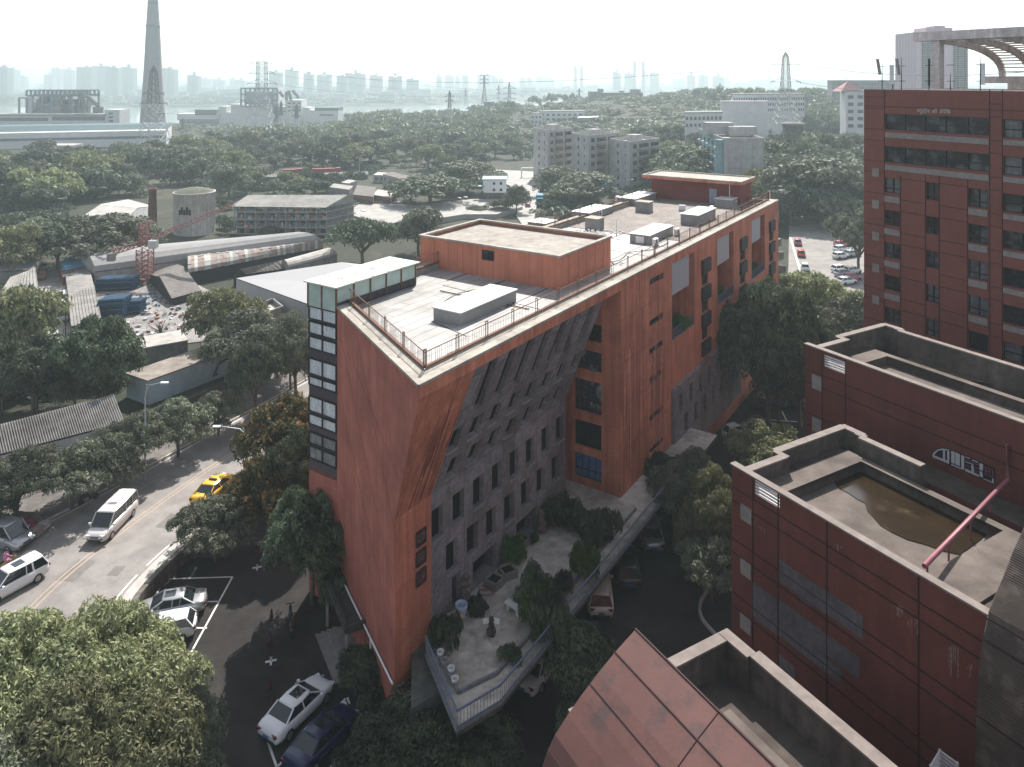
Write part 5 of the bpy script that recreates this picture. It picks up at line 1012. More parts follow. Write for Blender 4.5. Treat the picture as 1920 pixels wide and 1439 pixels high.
def car(kind, pm, name="parked_car", sunroof=False, detail=True, taxi=False):
    s = SPEC[kind]; L_, W_, bt, tp_ = s["L"]/2, s["W"]/2, s["belt"], s["top"]; o = thing(name, "", "car")
    st_ = [(-L_, .70, s["tail"]-.22, .45), (-L_+.10, .90, s["tail"]-.04, .30), (-L_+.45, .97, s["tail"], .24), (-L_*.55, 1, s["tail"]-.01, .22), (-.1, 1, bt, .2), (L_*.45, 1, bt-.02, .2), (L_*.68, .98, (bt+s["nose"])/2+.02, .22), (L_-.35, .92, s["nose"]+.02, .26), (L_-.08, .76, s["nose"]-.10, .33), (L_, .58, s["nose"]-.2, .42)]
    mb = MB(); n = 9; vs = []
    for x, w_, zs, zb in st_:
        hw = W_*w_; half = [(hw*.88, zb), (hw, zb+.18), (hw, zs-.20), (hw*.95, zs-.05), (hw*.80, zs)]; ring_ = [(x, y, z) for y, z in half]+[(x, -y, z) for y, z in half[::-1]]; vs += ring_
    n = 10; fs = [(i*n+k, (i+1)*n+k, (i+1)*n+(k+1) % n, i*n+(k+1) % n) for i in range(len(st_)-1) for k in range(n)]
    mb.add(vs, fs, 0, True); mb.add(vs[:n], [tuple(range(n))]); mb.add(vs[-n:], [tuple(range(n-1, -1, -1))]); part("body", mb, pm, o)
    wb, wt = W_*.90, W_*.70 if kind != "van" else W_*.82; (b0, b1), (t0, t1) = s["b"], s["t"]
    mb = MB(); bt_ = bt-.04; q = [(b0, -wb, bt_), (b1, -wb*.94, bt_), (b1, wb*.94, bt_), (b0, wb, bt_), (t0, -wt, tp_-.03), (t1, -wt, tp_-.03), (t1, wt, tp_-.03), (t0, wt, tp_-.03)]
    mb.add(q, [(0, 1, 5, 4), (1, 2, 6, 5), (2, 3, 7, 6), (3, 0, 4, 7), (4, 5, 6, 7)]); part("window", mb, m_cgl, o)
    mb = MB(); rp = [(t0-.06, .86), (t0+.08, 1.02), ((t0+t1)/2, 1.06), (t1-.08, 1.02), (t1+.07, .86)]
    up_ = [(x, wt*k) for x, k in rp]; rv = [(x, y, tp_-.05) for x, y in up_]+[(x, -y, tp_-.05) for x, y in up_]+[(x, y*.8, tp_+.012) for x, y in up_]+[(x, -y*.8, tp_+.012) for x, y in up_]
    fs = []
    for i in range(4): fs += [(i, i+1, 10+i+1, 10+i), (5+i+1, 5+i, 15+i, 15+i+1), (10+i, 10+i+1, 15+i+1, 15+i)]
    fs += [(5, 0, 10, 15), (4, 9, 19, 14)]; mb.add(rv, fs, 0, True)
    for y in (-1, 1):
        mb.bar((t1, y*wt, tp_-.03), (b1+.02, y*wb*.95, bt_), .07, .05); mb.bar((t0, y*wt, tp_-.03), (b0-.02, y*wb, bt_), .08, .05)
        mb.bar(((t0+t1)/2, y*wt*1.01, tp_-.03), ((t0+t1)/2+.05, y*wb*1.0, bt_), .06, .04)
        if kind in ("suv", "van"): mb.bar((t0+.75, y*wt*1.01, tp_-.03), (t0+.7, y*wb, bt_), .12, .04)
    part("roof", mb, pm, o)
    if sunroof: part("sunroof", MB().box(((t0+t1)/2+.25, 0, tp_+.012), (.75, wt*1.15, .015)), m_cgl, o)
    if kind == "van":
        mb = MB()
        for y in (-.45, -.15, .15, .45): mb.bar((t0+.3, y, tp_+.015), (t1-.3, y, tp_+.015), .05, .03)
        part("roof_rib", mb, pm, o)
    for x in (-L_*.60, L_*.62):
        for y in (-1, 1):
            wh = MB().tube([(x, y*(W_-.2), .32), (x, y*(W_+.005), .32)], .33, 16); wp = part("wheel", wh, m_tyre, o)
            if detail: part("rim", MB().tube([(x, y*(W_-.02), .32), (x, y*(W_+.02), .32)], .21, 10), m_rim, wp)
    if detail:
        mb = MB()
        for y in (-1, 1):
            part("headlight", MB().box((L_-.18, y*W_*.62, s["nose"]-.12), (.28, .36, .13), -y*.45), m_head, o); part("tail_light", MB().box((-L_+.06, y*W_*.66, s["tail"]-.20), (.14, .34, .15), y*.25), m_tail, o)
            part("mirror", MB().box((b1-.25, y*(W_+.08), bt+.06), (.12, .2, .13)), pm, o)
        part("bumper", MB().box((L_-.04, 0, .42), (.12, W_*1.1, .16)), m_trim, o); part("bumper", MB().box((-L_+.02, 0, .42), (.12, W_*1.3, .16)), m_trim, o); part("number_plate", MB().box((-L_-.045, 0, .62), (.015, .44, .13)), M("blue_number_plate", (.05, .12, .4), .4, .1, 5), o)
        part("grille", MB().box((L_+.0, 0, s["nose"]-.16), (.05, W_*.7, .1)), m_trim, o)
    if taxi: part("roof_sign", MB().box((-.15, 0, tp_+.07), (.18, .75, .13)), m_trim, o)
    return o
def put(o, rear, front, z, label, group=None, cat="car"):
    a, b = at(*rear, z), at(*front, z); c = (a+b)/2; o.location = (c.x, c.y, z); o.rotation_euler = (0, 0, math.atan2(b.y-a.y, b.x-a.x)); o["label"] = label; o["category"] = cat
    if group: o["group"] = group
    if c.y < 100: o.scale = (1.06,)*3
    return o
pw, ps, pb, py_, pd_ = paint("white", (.72, .73, .74)), paint("silver", (.36, .37, .38), .5), paint("blue", (.010, .016, .060), .2), paint("yellow", (.72, .42, .03)), paint("dark_grey", (.05, .052, .055), .2)
put(car("van", paint("pearl", (.60, .57, .55)), "van"), (237, 962), (183, 1018), 10.41, "pearl white minivan driving towards the drone on the grey road", cat="van")
put(car("sedan", py_, "taxi", taxi=True), (378, 948), (424, 908), 10.41, "yellow taxi half hidden by the overhanging tree", cat="taxi")
o = put(car("van", ps, "minivan"), (-60, 1010), (50, 1022), 10.41, "silver minivan turning across the road beside the loaded cart", cat="van"); o.location = (-43.4, 63.7, 10.41); o.rotation_euler = (0, 0, -.31)
o = put(car("suv", pw, "driving_car", True), (60, 1080), (0, 1130), 10.41, "white estate car cut by the picture edge on the road"); o.location = (-38.9, 58.0, 10.41); o.rotation_euler = (0, 0, math.atan2(-.86, -.5))
put(car("sedan", ps, sunroof=True), (376, 1140), (262, 1160), 9.27, "silver sedan in the parking bay by the stone wall"); put(car("hatch", pw), (362, 1186), (252, 1206), 9.27, "white car in the parking bay half under the huge tree")
put(car("sedan", pw, sunroof=True), (502, 1397), (609, 1292), 9.27, "white sedan with a sunroof beside the entrance steps"); put(car("sedan", pb, sunroof=True), (552, 1455), (655, 1350), 9.27, "dark blue sedan in a white lined bay at the bottom")
put(car("suv", paint("beige", (.68, .63, .56))), (1128, 1168), (1120, 1084), 9.27, "cream coloured car nosed under the terrace fence"); put(car("suv", pd_, sunroof=True), (1182, 1116), (1168, 1036), 9.27, "black estate car with pale roof rails by the terrace")
put(car("sedan", ps), (1228, 1048), (1212, 972), 9.27, "silver sedan with a dark rear window near the leaning tree"); put(car("suv", pw, sunroof=True), (1368, 822), (1418, 852), 9.27, "white car with a dark sunroof at the end of the terrace"); put(car("suv", pd_), (1412, 806), (1462, 836), 9.27, "dark car beside the white car at the terrace end")
put(car("sedan", paint("white_b", (.62, .64, .66))), (985, 1300), (1040, 1222), 9.27, "white car under the terrace corner among dark trees")
put(car("hatch", pd_, detail=False), (1432, 775), (1428, 748), 9.27, "dark car in the shaded lined bays"); put(car("hatch", paint("slate", (.12, .13, .15)), detail=False), (1462, 765), (1460, 745), 9.27, "slate grey car between the lines of the shaded bays"); put(car("hatch", pd_, detail=False), (1496, 770), (1494, 748), 9.27, "dark car next to the maroon block in the shaded bays")
# small far cars copied from a few prototypes
FC = {}
def fcar(key, rear, front, label, group, z=None, kind="hatch", col=(.7, .7, .7)):
    if key not in FC: o = car(kind, paint("far_"+key, col), detail=False); FC[key] = o
    else: o = copy_tree(FC[key])
    return put(o, rear, front, ground(at(*rear, 10).x, at(*rear, 10).y)+.12 if z is None else z, label, group)
g = "taxis and cars in the yard behind the wedge block"
for x, y, k, lab in ((1496, 459, "pink", "pinkish red car, farther of the two taxis by the stepped wall"), (1502, 480, "red", "orange red car with a white roof by the stepped wall"), (1509, 506, "white", "white car half under the yellow green tree"),
    (1578, 462, "pink", "pink and white car at the back of the taxi rank"), (1596, 459, "red", "red car touching the tower side of the taxi rank"), (1577, 471, "white", "white car second from the back of the taxi rank"), (1576, 484, "white", "white car beside the leaning branches of the taxi rank"), (1598, 480, "silver", "silver car behind branches in the taxi rank"),
    (1575, 509, "white", "white car in the middle of the taxi rank"), (1581, 517, "silver", "pale car below the middle of the taxi rank"), (1598, 512, "white", "white car beside the tower in the taxi rank"), (1597, 525, "pink", "pink car beside the tower in the taxi rank"), (1588, 532, "white", "white car lowest in the taxi rank")):
    col = dict(pink=(.42, .09, .14), red=(.48, .10, .06), white=(.72, .73, .75), silver=(.4, .42, .45), teal=(.08, .25, .28))[k]
    if x < 1520: fcar(k, (x+2, y+9), (x-2, y-9), lab, g, 10.35, col=col)
    else: fcar(k, (x-11, y+2), (x+11, y-1), lab, g, 10.35, col=col)
g = "vehicles in the lane"
fcar("white", (82, 512), (81, 497), "white car at the top of the lane", g); fcar("red", (77, 530), (77, 515), "small red car beside the tiled shed", g)
for y, lab in ((567, "white van, farthest of three parked in the lane"), (581, "white van in the middle of three parked in the lane"), (598, "white van closest to the utility pole in the lane")): fcar("vanw", (118, y+7), (117, y-7), lab, g, kind="van", col=(.66, .68, .68))
g = "cars in the walled car park"
fcar("white", (754, 387), (729, 389), "white car broadside in the walled car park", g); fcar("white", (687, 408), (675, 398), "white car at the corner of the walled car park", g); fcar("silver", (862, 384), (860, 374), "grey car parked at the wall by the white house", g, col=(.4, .42, .45)); fcar("silver", (874, 382), (872, 373), "grey car next to the stone base of the white house", g)
fcar("pink", (990, 394), (989, 386), "dull red car on the bend of the far street", "far street traffic", col=(.42, .09, .14))
o = thing("lorry", "teal lorry parked by the trees on the far street", "lorry", at(1012, 382, 10.5)); c = o.location; a_ = 1.2
part("cargo_box", MB().box(c+V((0, 1.2, 1.7)), (2.2, 4.6, 2.2)), M("teal_tarp", (.05, .20, .26), .7, .1, 2), o); part("cab", MB().box(c+V((0, -2.0, 1.2)), (2.0, 1.6, 1.7)), M("teal_cab", (.04, .22, .30), .4, .1, 2), o); part("windscreen", MB().box(c+V((0, -2.82, 1.5)), (1.7, .05, .7)), m_cgl, o)
for x in (-1, 1):
    for y in (-1.9, 2.4): part("wheel", MB().tube([c+V((x*.8, y, .45)), c+V((x*1.05, y, .45))], .45, 12), m_tyre, o)
# two wheelers, rider, loaded cart
def scooter(loc, rz, label, col):
    o = thing("scooter", label, "motorbike", loc, rz); T = Matrix.Rotation(rz, 3, 'Z'); L0 = V(loc)
    q = lambda x, y, z: V((x, y, z))+L0
    b = MB(); b.tube([q(-.75, 0, .62), q(-.3, 0, .72), q(.1, 0, .62)], [.12, .17, .13], 8); b.tube([q(.1, 0, .35), q(.45, 0, .4), q(.55, 0, .85)], [.12, .12, .1], 8); part("body", b, col, o)
    part("seat", MB().tube([q(-.7, 0, .80), q(-.05, 0, .80)], [.12, .1], 8), m_trim, o)
    h = MB(); h.bar(q(.5, -.32, 1.02), q(.5, .32, 1.02), .05); h.bar(q(.5, 0, 1.02), q(.68, 0, .3), .05); part("handlebar", h, m_trim, o)
    for x in (-.62, .68): part("wheel", MB().tube([q(x, -.05, .27), q(x, .05, .27)], .27, 14), m_tyre, o)
    return o
scooter(at(165, 942, 10.54), .9, "dark motorbike parked on the kerb under the street trees", m_trim); scooter(at(545, 1165, 9.3), 1.9, "dark motorbike parked under the tree beside the entrance", m_trim); scooter(at(548, 1185, 9.3), 1.8, "second motorbike close to the entrance steps", M("dull_orange_plastic", (.20, .09, .03), .4, .1, 4))
sl_ = at(15, 1068, 10.41); scooter(sl_, 1.1, "scooter ridden between the silver minivan and white car", M("yellow_brown_plastic", (.30, .20, .05), .4, .1, 4))
def person(loc, rz, label, top, leg, seated=True):
    o = thing("person", label, "person", loc, rz); me = bpy.data.meshes.new("body"); bm = bmesh.new(); sk = bm.verts.layers.skin.verify()
    J = {"pel": (0, 0, .82, .15), "chest": (.06, 0, 1.18, .17), "neck": (.09, 0, 1.42, .06), "head": (.12, 0, 1.56, .10), "top": (.12, 0, 1.68, .085)}
    for s_ in (-1, 1): J.update({f"sh{s_}": (.08, s_*.19, 1.34, .06), f"el{s_}": (.26, s_*.27, 1.12, .045), f"ha{s_}": (.48, s_*.28, 1.06, .035), f"hi{s_}": (.02, s_*.1, .80, .10), f"kn{s_}": (.38, s_*.14, .76, .07), f"an{s_}": (.34, s_*.14, .36, .045), f"fo{s_}": (.48, s_*.14, .32, .04)})
    bv = {k: bm.verts.new(p[:3]) for k, p in J.items()}
    for k, p in J.items(): bv[k][sk].radius = (p[3], p[3]*1.0)
    bv["pel"][sk].use_root = True; E = [("pel", "chest"), ("chest", "neck"), ("neck", "head"), ("head", "top")]
    for s_ in (-1, 1): E += [("chest", f"sh{s_}"), (f"sh{s_}", f"el{s_}"), (f"el{s_}", f"ha{s_}"), ("pel", f"hi{s_}"), (f"hi{s_}", f"kn{s_}"), (f"kn{s_}", f"an{s_}"), (f"an{s_}", f"fo{s_}")]
    for a, b in E: bm.edges.new((bv[a], bv[b]))
    bm.to_mesh(me); bm.free(); b = bpy.data.objects.new("body", me); C.objects.link(b); b.parent = o; b.modifiers.new("skin", 'SKIN'); b.modifiers.new("sub", 'SUBSURF').render_levels = 1; me.materials.append(top)
    hb = MB(); hb.lathe([(.0, 1.76), (.08, 1.745), (.115, 1.68), (.12, 1.60), (.10, 1.56)], (o.location.x+.12, o.location.y, o.location.z), 12); part("helmet", hb, leg, o); return o
person((sl_.x-.25*math.cos(1.1), sl_.y-.25*math.sin(1.1), 10.44), 1.1, "person in a pink patterned top riding a scooter on the road", M("pink_patterned_cloth", (.42, .12, .22), .9, .5, 14, col2=(.6, .55, .55), c2scale=9), m_trim)
# street vendor's goods on the pavement
cp = at(36, 1000, 10.54); o = thing("vendor_cart", "vendor's stall piled with cardboard and cloth bundles on the pavement", "stall", cp)
part("tray", MB().box(cp+V((0, 0, .75)), (2.6, 1.5, .12), .35), m_rust, o)
for a in (-1.1, 1.1):
    for b in (-.6, .6): part("leg", MB().bar(cp+V((a, b, 0)), cp+V((a, b, .75)), .08), m_rust, o)
for i, (dx, dy, dz, s1, s2, s3, col, nm) in enumerate(((-.7, .2, 1.05, 1.0, .8, .5, (.09, .13, .30), "blue cloth bundle on the vendor's stall"), (.1, .1, 1.05, .8, .9, .5, (.22, .09, .06), "brown cloth bundle on the vendor's stall"), (-.3, .8, 1.1, 1.6, .7, .5, (.16, .14, .12), "grey rag bundle behind the vendor's stall"), (.7, .9, .9, 1.3, .8, .5, (.17, .15, .12), "dull cardboard pile behind the vendor's stall"), (.6, -.2, 1.0, 1.5, .5, .35, (.30, .03, .10), "crimson roll of cloth on the vendor's stall"), (1.6, -.3, .45, 1.0, 1.2, .5, (.30, .24, .20), "stacked cardboard sheets beside the vendor's stall"), (1.7, .6, .4, .9, .8, .5, (.42, .40, .38), "pale paper stack beside the vendor's stall"))):
    p = cp+V((dx, dy, dz)); mb = MB(); n = 7
    for k in range(n): mb.box(p+V((R.uniform(-.12, .12), R.uniform(-.1, .1), (k/n-.5)*s3)), (s1*R.uniform(.7, 1), s2*R.uniform(.7, 1), s3/n*.9), R.uniform(-.3, .3))
    single("bundle", mb, M("goods_%d" % i, col, .9, .35, 7), nm, "bundle", p, "goods around the vendor's stall")
bp_ = at(205, 893, 10.54); o = thing("waste_bin", "blue plastic tub standing on the shaded pavement", "tub", bp_); part("tub", MB().lathe([(.0, .02), (.28, .02), (.38, .55), (.36, .55), (.27, .06), (0, .06)], bp_, 16), M("blue_plastic_tub", (.04, .16, .30), .4, .1, 4), o)
# ---------------------------------------------------------------- street lamps and roadside
m_lamp = M("galvanised_lamp_steel", (.38, .42, .45), .4, .1, 4, metal=.3)
def lamp(px, ybase, ytop, arm, label, group="street lamps", z=10.5, two=False, r=.09):
    b = at(px, ybase, z) if z is not None else gat(px, ybase); h = H-(ytop-CY)*b.y/F-b.z; o = thing("street_lamp", label, "street lamp", b, 0, group); t = b+V((0, 0, h))
    part("pole", MB().tube([b, b+V((0, 0, h*.85)), t+V((arm*.12, 0, -.15))], [r, r*.7, r*.5], 8), m_lamp, o)
    for s_ in ((1, -1) if two else (1,)):
        a = arm*s_; part("arm", MB().tube([b+V((0, 0, h*.85)), t+V((a*.25, 0, -.25)), t+V((a, 0, 0))], r*.45, 6), m_lamp, o); part("lamp_head", MB().box(t+V((a*1.2, 0, .0)), (.75, .26, .14)), m_white, o)
    return o
lamp(461, 900, 800, -2.4, "tall street lamp curving over the road in front of the blossom tree", r=.11); lamp(272, 902, 718, 1.6, "straight street lamp rising through the pavement trees")
for i, (x, y, h_, lab) in enumerate(((131, 950, 3.0, "thin white post on the shaded pavement"), (234, 880, 2.0, "dark short post between two street trees"), (123, 672, 7.5, "wooden utility pole at the end of the lane"), (344, 790, 2.6, "green grey post beside the pavement fence"))):
    b = at(x, y, 10.5); single("post", MB().tube([b, b+V((0, 0, h_))], .09, 6), m_lamp if h_ < 4 else m_bark, lab, "post", b)
for i, (x, yb, yt, arm, lab) in enumerate(((85, 345, 315, 1.5, "white hooked lamp in the wood by the white sheds"), (343, 330, 305, 1.5, "white hooked lamp standing in the wood by the lattice tower"), (456, 330, 300, .4, "thin straight lamp by the viaduct"), (566, 330, 296, 1.3, "white lamp in the trees above the viaduct"), (674, 327, 291, 1.8, "white double bracket lamp at the viaduct end"), (855, 315, 275, -.8, "tall thin lamp at the far street"))):
    lamp(x, yb, yt, arm, lab, "lamps along the far road", z=None, r=.16)
lamp(1155, 400, 337, 4.0, "twin armed lamp behind the long roof's railing", z=10.5, two=True)
# sagging wires over the pavement and road
mb = MB()
for (x0, y0, x1, y1) in ((0, 945, 420, 770), (0, 952, 420, 778)):
    a, b = at(x0, y0, 12.5), at(x1, y1, 12.5); mb.tube([a, (a+b)/2-V((0, 0, .25)), b], .025, 4)
single("cable", mb, m_frame, "pair of thin black cables strung along the shaded pavement", "cable")
fl = [p for p in LEs if p.y > 55]; mb = MB()
ribbon(mb, fl, -6.6, -6.75, 10.2, 12.0); single("boundary_wall", mb, M("grimy_low_wall", (.10, .09, .085), .95, .3, 1, dirt=.6), "grimy dark boundary wall along the back of the pavement", "wall")
# terrace furniture
o = thing("stone_bench", "long white stone bench on the mossy terrace", "bench", at(962, 1140, ZT)); a, b = at(950, 1139, ZT), at(978, 1157, ZT); d = (b-a).normalized(); z_ = V((0, 0, .45)); m_mb = M("white_stone", (.62, .62, .60), .7, .1, 4)
part("seat", MB().bar(a+z_, b+z_, .5, .12), m_mb, o)
for p in (a+d*.25, b-d*.25): part("leg", MB().box(p+V((0, 0, .2)), (.22, .4, .4), math.atan2(d.y, d.x)), m_mb, o)
tb = at(850, 1178, ZT); o = thing("wooden_table", "pale cracked wooden table at the prow end of the terrace", "table", tb); m_wd = M("pale_weathered_wood", (.40, .30, .21), .8, .2, 5, dirt=.3)
part("tabletop", MB().box(tb+V((0, 0, .72)), (1.3, .95, .08), .6).box(tb+V((-.2, -.1, .77)), (.5, .08, .03), .6), m_wd, o)
for a in (-.5, .5):
    for b in (-.3, .3): p = tb+Matrix.Rotation(.6, 3, 'Z') @ V((a, b, 0)); part("leg", MB().box(p+V((0, 0, .35)), (.1, .1, .68), .6), m_wd, o)
tc = at(865, 1160, ZT); o = thing("wicker_chair", "blue white wicker chair beside the pale table", "chair", tc); m_wk = M("blue_white_wicker", (.42, .48, .60), .6, .3, 12)
part("seat", MB().tube([tc+V((0, 0, .38)), tc+V((0, 0, .46))], .33, 14), m_wk, o); bk_ = MB(); bk_.lathe([(.36, .42), (.40, .75), (.42, 1.0), (.39, 1.0), (.37, .75), (.33, .42)], tc, 16); part("backrest", bk_, m_wk, o)
for a in range(4): q = tc+V((math.cos(a*1.57+.4)*.26, math.sin(a*1.57+.4)*.26, 0)); part("leg", MB().bar(q, q+V((0, 0, .4)), .04), m_wk, o)
def rocky(loc, pieces, name, label, cat, mat, sub="rock"):
    o = thing(name, label, cat, loc); mb = MB()
    for dx, dy, dz, r_ in pieces:
        vs = []; n = 8
        for i in range(1, 6):
            for k in range(n): a = k*6.28/n; q = r_*(.8+.35*R.random()); vs.append((loc[0]+dx+q*math.sin(i*math.pi/6)*math.cos(a), loc[1]+dy+q*math.sin(i*math.pi/6)*math.sin(a), loc[2]+dz+q*math.cos(i*math.pi/6)))
        fs = [(i*n+k, (i+1)*n+k, (i+1)*n+(k+1) % n, i*n+(k+1) % n) for i in range(4) for k in range(n)]; mb.add(vs, fs, 0); mb.add(vs[:n], [tuple(range(n))]); mb.add(vs[-n:], [tuple(range(n-1, -1, -1))])
    part(sub, mb, mat, o); return o
m_rk = M("brown_rock", (.13, .10, .09), .95, .4, 5, bump=.5)
s1 = at(872, 1135, ZT); rocky(s1, [(0, 0, .4, .5), (.1, .1, 1.0, .4), (-.05, .1, 1.5, .35), (.1, 0, 1.95, .25)], "rock_sculpture", "knobbly brown rock sculpture against the stone wall", "sculpture", m_rk)
s2 = B(18.6, KO-.5, ZT); rocky(s2, [(0, 0, .4, .45), (.1, 0, 1.0, .4), (0, .1, 1.5, .35)], "rock_sculpture", "reddish carved rock figure between the doorway and shrubs", "sculpture", M("reddish_rock", (.20, .12, .11), .95, .4, 5, bump=.5))
s3 = at(921, 1192, ZT); o = rocky(s3, [(0, 0, .25, .32), (0, 0, .7, .22), (.05, 0, 1.05, .18)], "bird_sculpture", "small dark winged sculpture on a round base", "sculpture", M("dark_bronze_lump", (.05, .04, .035), .6, .3, 6), "figure")
part("wing", MB().box(s3+V((-.36, 0, .95)), (.4, .12, .3), .3).box(s3+V((.36, 0, .95)), (.4, .12, .3), -.3), m_mb, o)
for i, (x, y, rz, lab) in enumerate(((927, 1098, .95, "square planter full of dark soil by the doorway"), (977, 1022, .95, "oval stone planter by the farther doorway"), (952, 1080, .5, "round clay pot under the bright shrub"))):
    p = at(x, y, ZT); o = thing("planter", lab, "planter", p, 0, "terrace planters"); mb = MB()
    for k in range(4): a = k*math.pi/2+rz; mb.box(p+V((math.cos(a)*.5, math.sin(a)*.5, .28)), (.12, 1.1, .56), a)
    part("trough", mb, m_conc2, o); part("soil", MB().box(p+V((0, 0, .42)), (.95, .95, .04), rz), m_dark, o)
hp = at(912, 1115, ZT+.03); mb = MB(); pts = [hp+V((math.cos(a)*.55, math.sin(a)*.45, .02*k)) for k, a in enumerate([i*.4 for i in range(30)])]; mb.tube(pts, .035, 5); single("garden_hose", mb, m_pink, "coiled pink garden hose on the terrace", "hose", hp)
pp2 = at(884, 1143, ZT); rocky(pp2, [(0, 0, .3, .35), (.1, 0, .7, .25)], "covered_pile", "dark covered pile with a blue cap behind the wicker chair", "pile", m_trim); 
for i, (x, y, lab) in enumerate(((826, 1232, "white garden pot at the prow corner kerb"), (833, 1248, "pale garden pot below the prow corner pot"), (846, 1263, "round white pot at the terrace kerb"), (853, 1283, "white slab at the terrace's sharp corner"))):
    p = at(x, y, ZT); single("flower_pot", MB().lathe([(0, 0), (.16, 0), (.24, .4), (.18, .4), (.14, .1)], p, 12), m_mb if i != 1 else m_greyr, lab, "pot", p, "pots along the terrace kerb")
# ---------------------------------------------------------------- village, yards and streets behind
G0 = 10.1
m_corr = M("grey_corrugated_sheet", (.26, .245, .23), .8, .2, 1, dirt=.5, streak=.2); m_corr2 = M("grey_fibre_cement_roof", (.30, .29, .27), .9, .15, 1.5, dirt=.45)
m_wht = M("white_washed_wall", (.58, .58, .57), .9, .1, 1, dirt=.35, streak=.3); m_beige = M("beige_render_wall", (.38, .36, .34), .9, .12, 1, dirt=.4, streak=.3); m_brickd = M("dull_brick_wall", (.22, .13, .10), .9, .25, 3, dirt=.4)
m_concg = M("old_grey_concrete", (.26, .25, .24), .95, .2, 1.5, dirt=.5, streak=.3); m_dkroof = M("dark_tile_roof", (.15, .135, .125), .9, .25, 2, dirt=.4); m_lroof = M("pale_flat_roof", (.42, .40, .37), .9, .15, .8, dirt=.4)
def quad4(f, l, r, z):
    f, l, r = at(*f, z), at(*l, z), at(*r, z); return f, l, l+r-f, r
def pbox(name, label, f, l, r, zt, zb, wm, rm, cat="building", par=0.0, win_=None, org=None, group=None, parts=True):
    """box from three roof corners seen in the photo: f nearest, l and r its neighbours; win_ = (rows, n_left_face, n_right_face, w, h, z_sill, step)"""
    f, l, b, r = quad4(f, l, r, zt); c = (f+l+b+r)/4; o = thing(name, label, cat, (c.x, c.y, zb), 0, group); mb = MB(); wn = []
    for a, d, nn in ((l, f, 1), (f, r, 2), (r, b, 0), (b, l, 0)):
        u = V((d.x-a.x, d.y-a.y, 0)); L_ = u.length; u.normalize(); hs = []
        if win_ and nn:
            rows, nl, nr, ww, wh, zs, st = win_; n = nl if nn == 1 else nr
            for i in range(n):
                for j in range(rows): x = L_*(i+.5)/n; z = zs+j*st
                if False: pass
            for i in range(n):
                for j in range(rows):
                    x = L_*(i+.5)/n; z = zs+j*st
                    if z+wh < zt-zb: hs.append((x-ww/2, x+ww/2, z, z+wh))
        mb.wall(V((a.x, a.y, zb)), u, up, L_, zt-zb, hs, .25)
        for h in hs: wn.append((V((a.x, a.y, zb)), u, h))
    part("wall", mb, wm, o)
    for q, u, h in wn:
        n_ = u.cross(up); g = MB(); p = q+u*h[0]+up*h[2]-n_*.15; g.quad(p, p+u*(h[1]-h[0]), p+u*(h[1]-h[0])+up*(h[3]-h[2]), p+up*(h[3]-h[2])); g.bar(p+u*(h[1]-h[0])/2+n_*.04, p+u*(h[1]-h[0])/2+n_*.04+up*(h[3]-h[2]), .07, .05, 1); part("window", g, [m_glass, m_white], o)
    mb = MB(); zr = zt-(.4 if par else 0)
    mb.poly([V((p.x, p.y, zr+.004)) for p in (f, r, b, l)]);
    if not par: mb = MB().prism([(p.x+(p.x-c.x)*.02, p.y+(p.y-c.y)*.02) for p in (f, r, b, l)], zt, zt+.18)
    part("roof", mb, rm, o)
    if par:
        mb = MB(); cs = [f, r, b, l]
        for i in range(4): p, q = cs[i], cs[(i+1) % 4]; mb.bar(V((p.x, p.y, zt+par/2-.2)), V((q.x, q.y, zt+par/2-.2)), .28, par+.4)
        part("parapet", mb, wm, o)
    return o
def gable(name, label, a, b, ra, rb, ze, zr, wm, rm, zb=G0, cat="building", ribs=0, half=True, n=1, barrel=False, mats=None):
    """pitched or vaulted roof from its near eave a-b and ridge ra-rb as seen"""
    A_, B_, RA, RB = at(*a, ze), at(*b, ze), at(*ra, zr), at(*rb, zr); o = thing(name, label, cat, V(((A_.x+RB.x)/2, (A_.y+RB.y)/2, zb)))
    w0 = V((A_.x-RA.x, A_.y-RA.y, 0)); w1 = V((B_.x-RB.x, B_.y-RB.y, 0)); A2, B2_ = RA-w0, RB-w1; A2.z = B2_.z = ze
    mb = MB(); K = 8 if barrel else 2
    def prof_(E1, Rg, E2):
        if not barrel: return [E1, Rg, E2]
        return [V((E1.x+(E2.x-E1.x)*(.5-.5*math.cos(math.pi*k/K)), E1.y+(E2.y-E1.y)*(.5-.5*math.cos(math.pi*k/K)), ze+(zr-ze)*math.sin(math.pi*k/K))) for k in range(K+1)]
    pa, pb_ = prof_(A_, RA, A2), prof_(B_, RB, B2_); ns = max(1, n)
    th_ = V((0, 0, -.15))
    for s_ in range(ns):
        f0, f1 = s_/ns, (s_+1)/ns; m_ = 0 if not mats else s_ % len(mats)
        if mats: m_ = R.randrange(len(mats))
        for k in range(len(pa)-1): q = [pa[k].lerp(pb_[k], f0), pa[k].lerp(pb_[k], f1), pa[k+1].lerp(pb_[k+1], f1), pa[k+1].lerp(pb_[k+1], f0)]; dz = V((0, 0, R.random()*.12 if mats else 0)); mb.quad(*[x+dz for x in q], m_)
    if ribs:
        for i in range(ribs+1):
            f_ = i/ribs; q = [pa[k].lerp(pb_[k], f_)+V((0, 0, .03)) for k in range(len(pa)//2+1)]
            for x, y in zip(q, q[1:]): mb.bar(x, y, .09, .09)
    part("roof", mb, mats or rm, o); mb = MB()
    for P_ in (pa, pb_): mb.poly([V((P_[0].x, P_[0].y, zb))]+[p+th_ for p in P_]+[V((P_[-1].x, P_[-1].y, zb))])
    for E1, E2 in ((A_, B_), (B2_, A2)): mb.quad(V((E1.x, E1.y, zb)), V((E2.x, E2.y, zb)), E2+th_, E1+th_)
    part("wall", mb, wm, o); return o
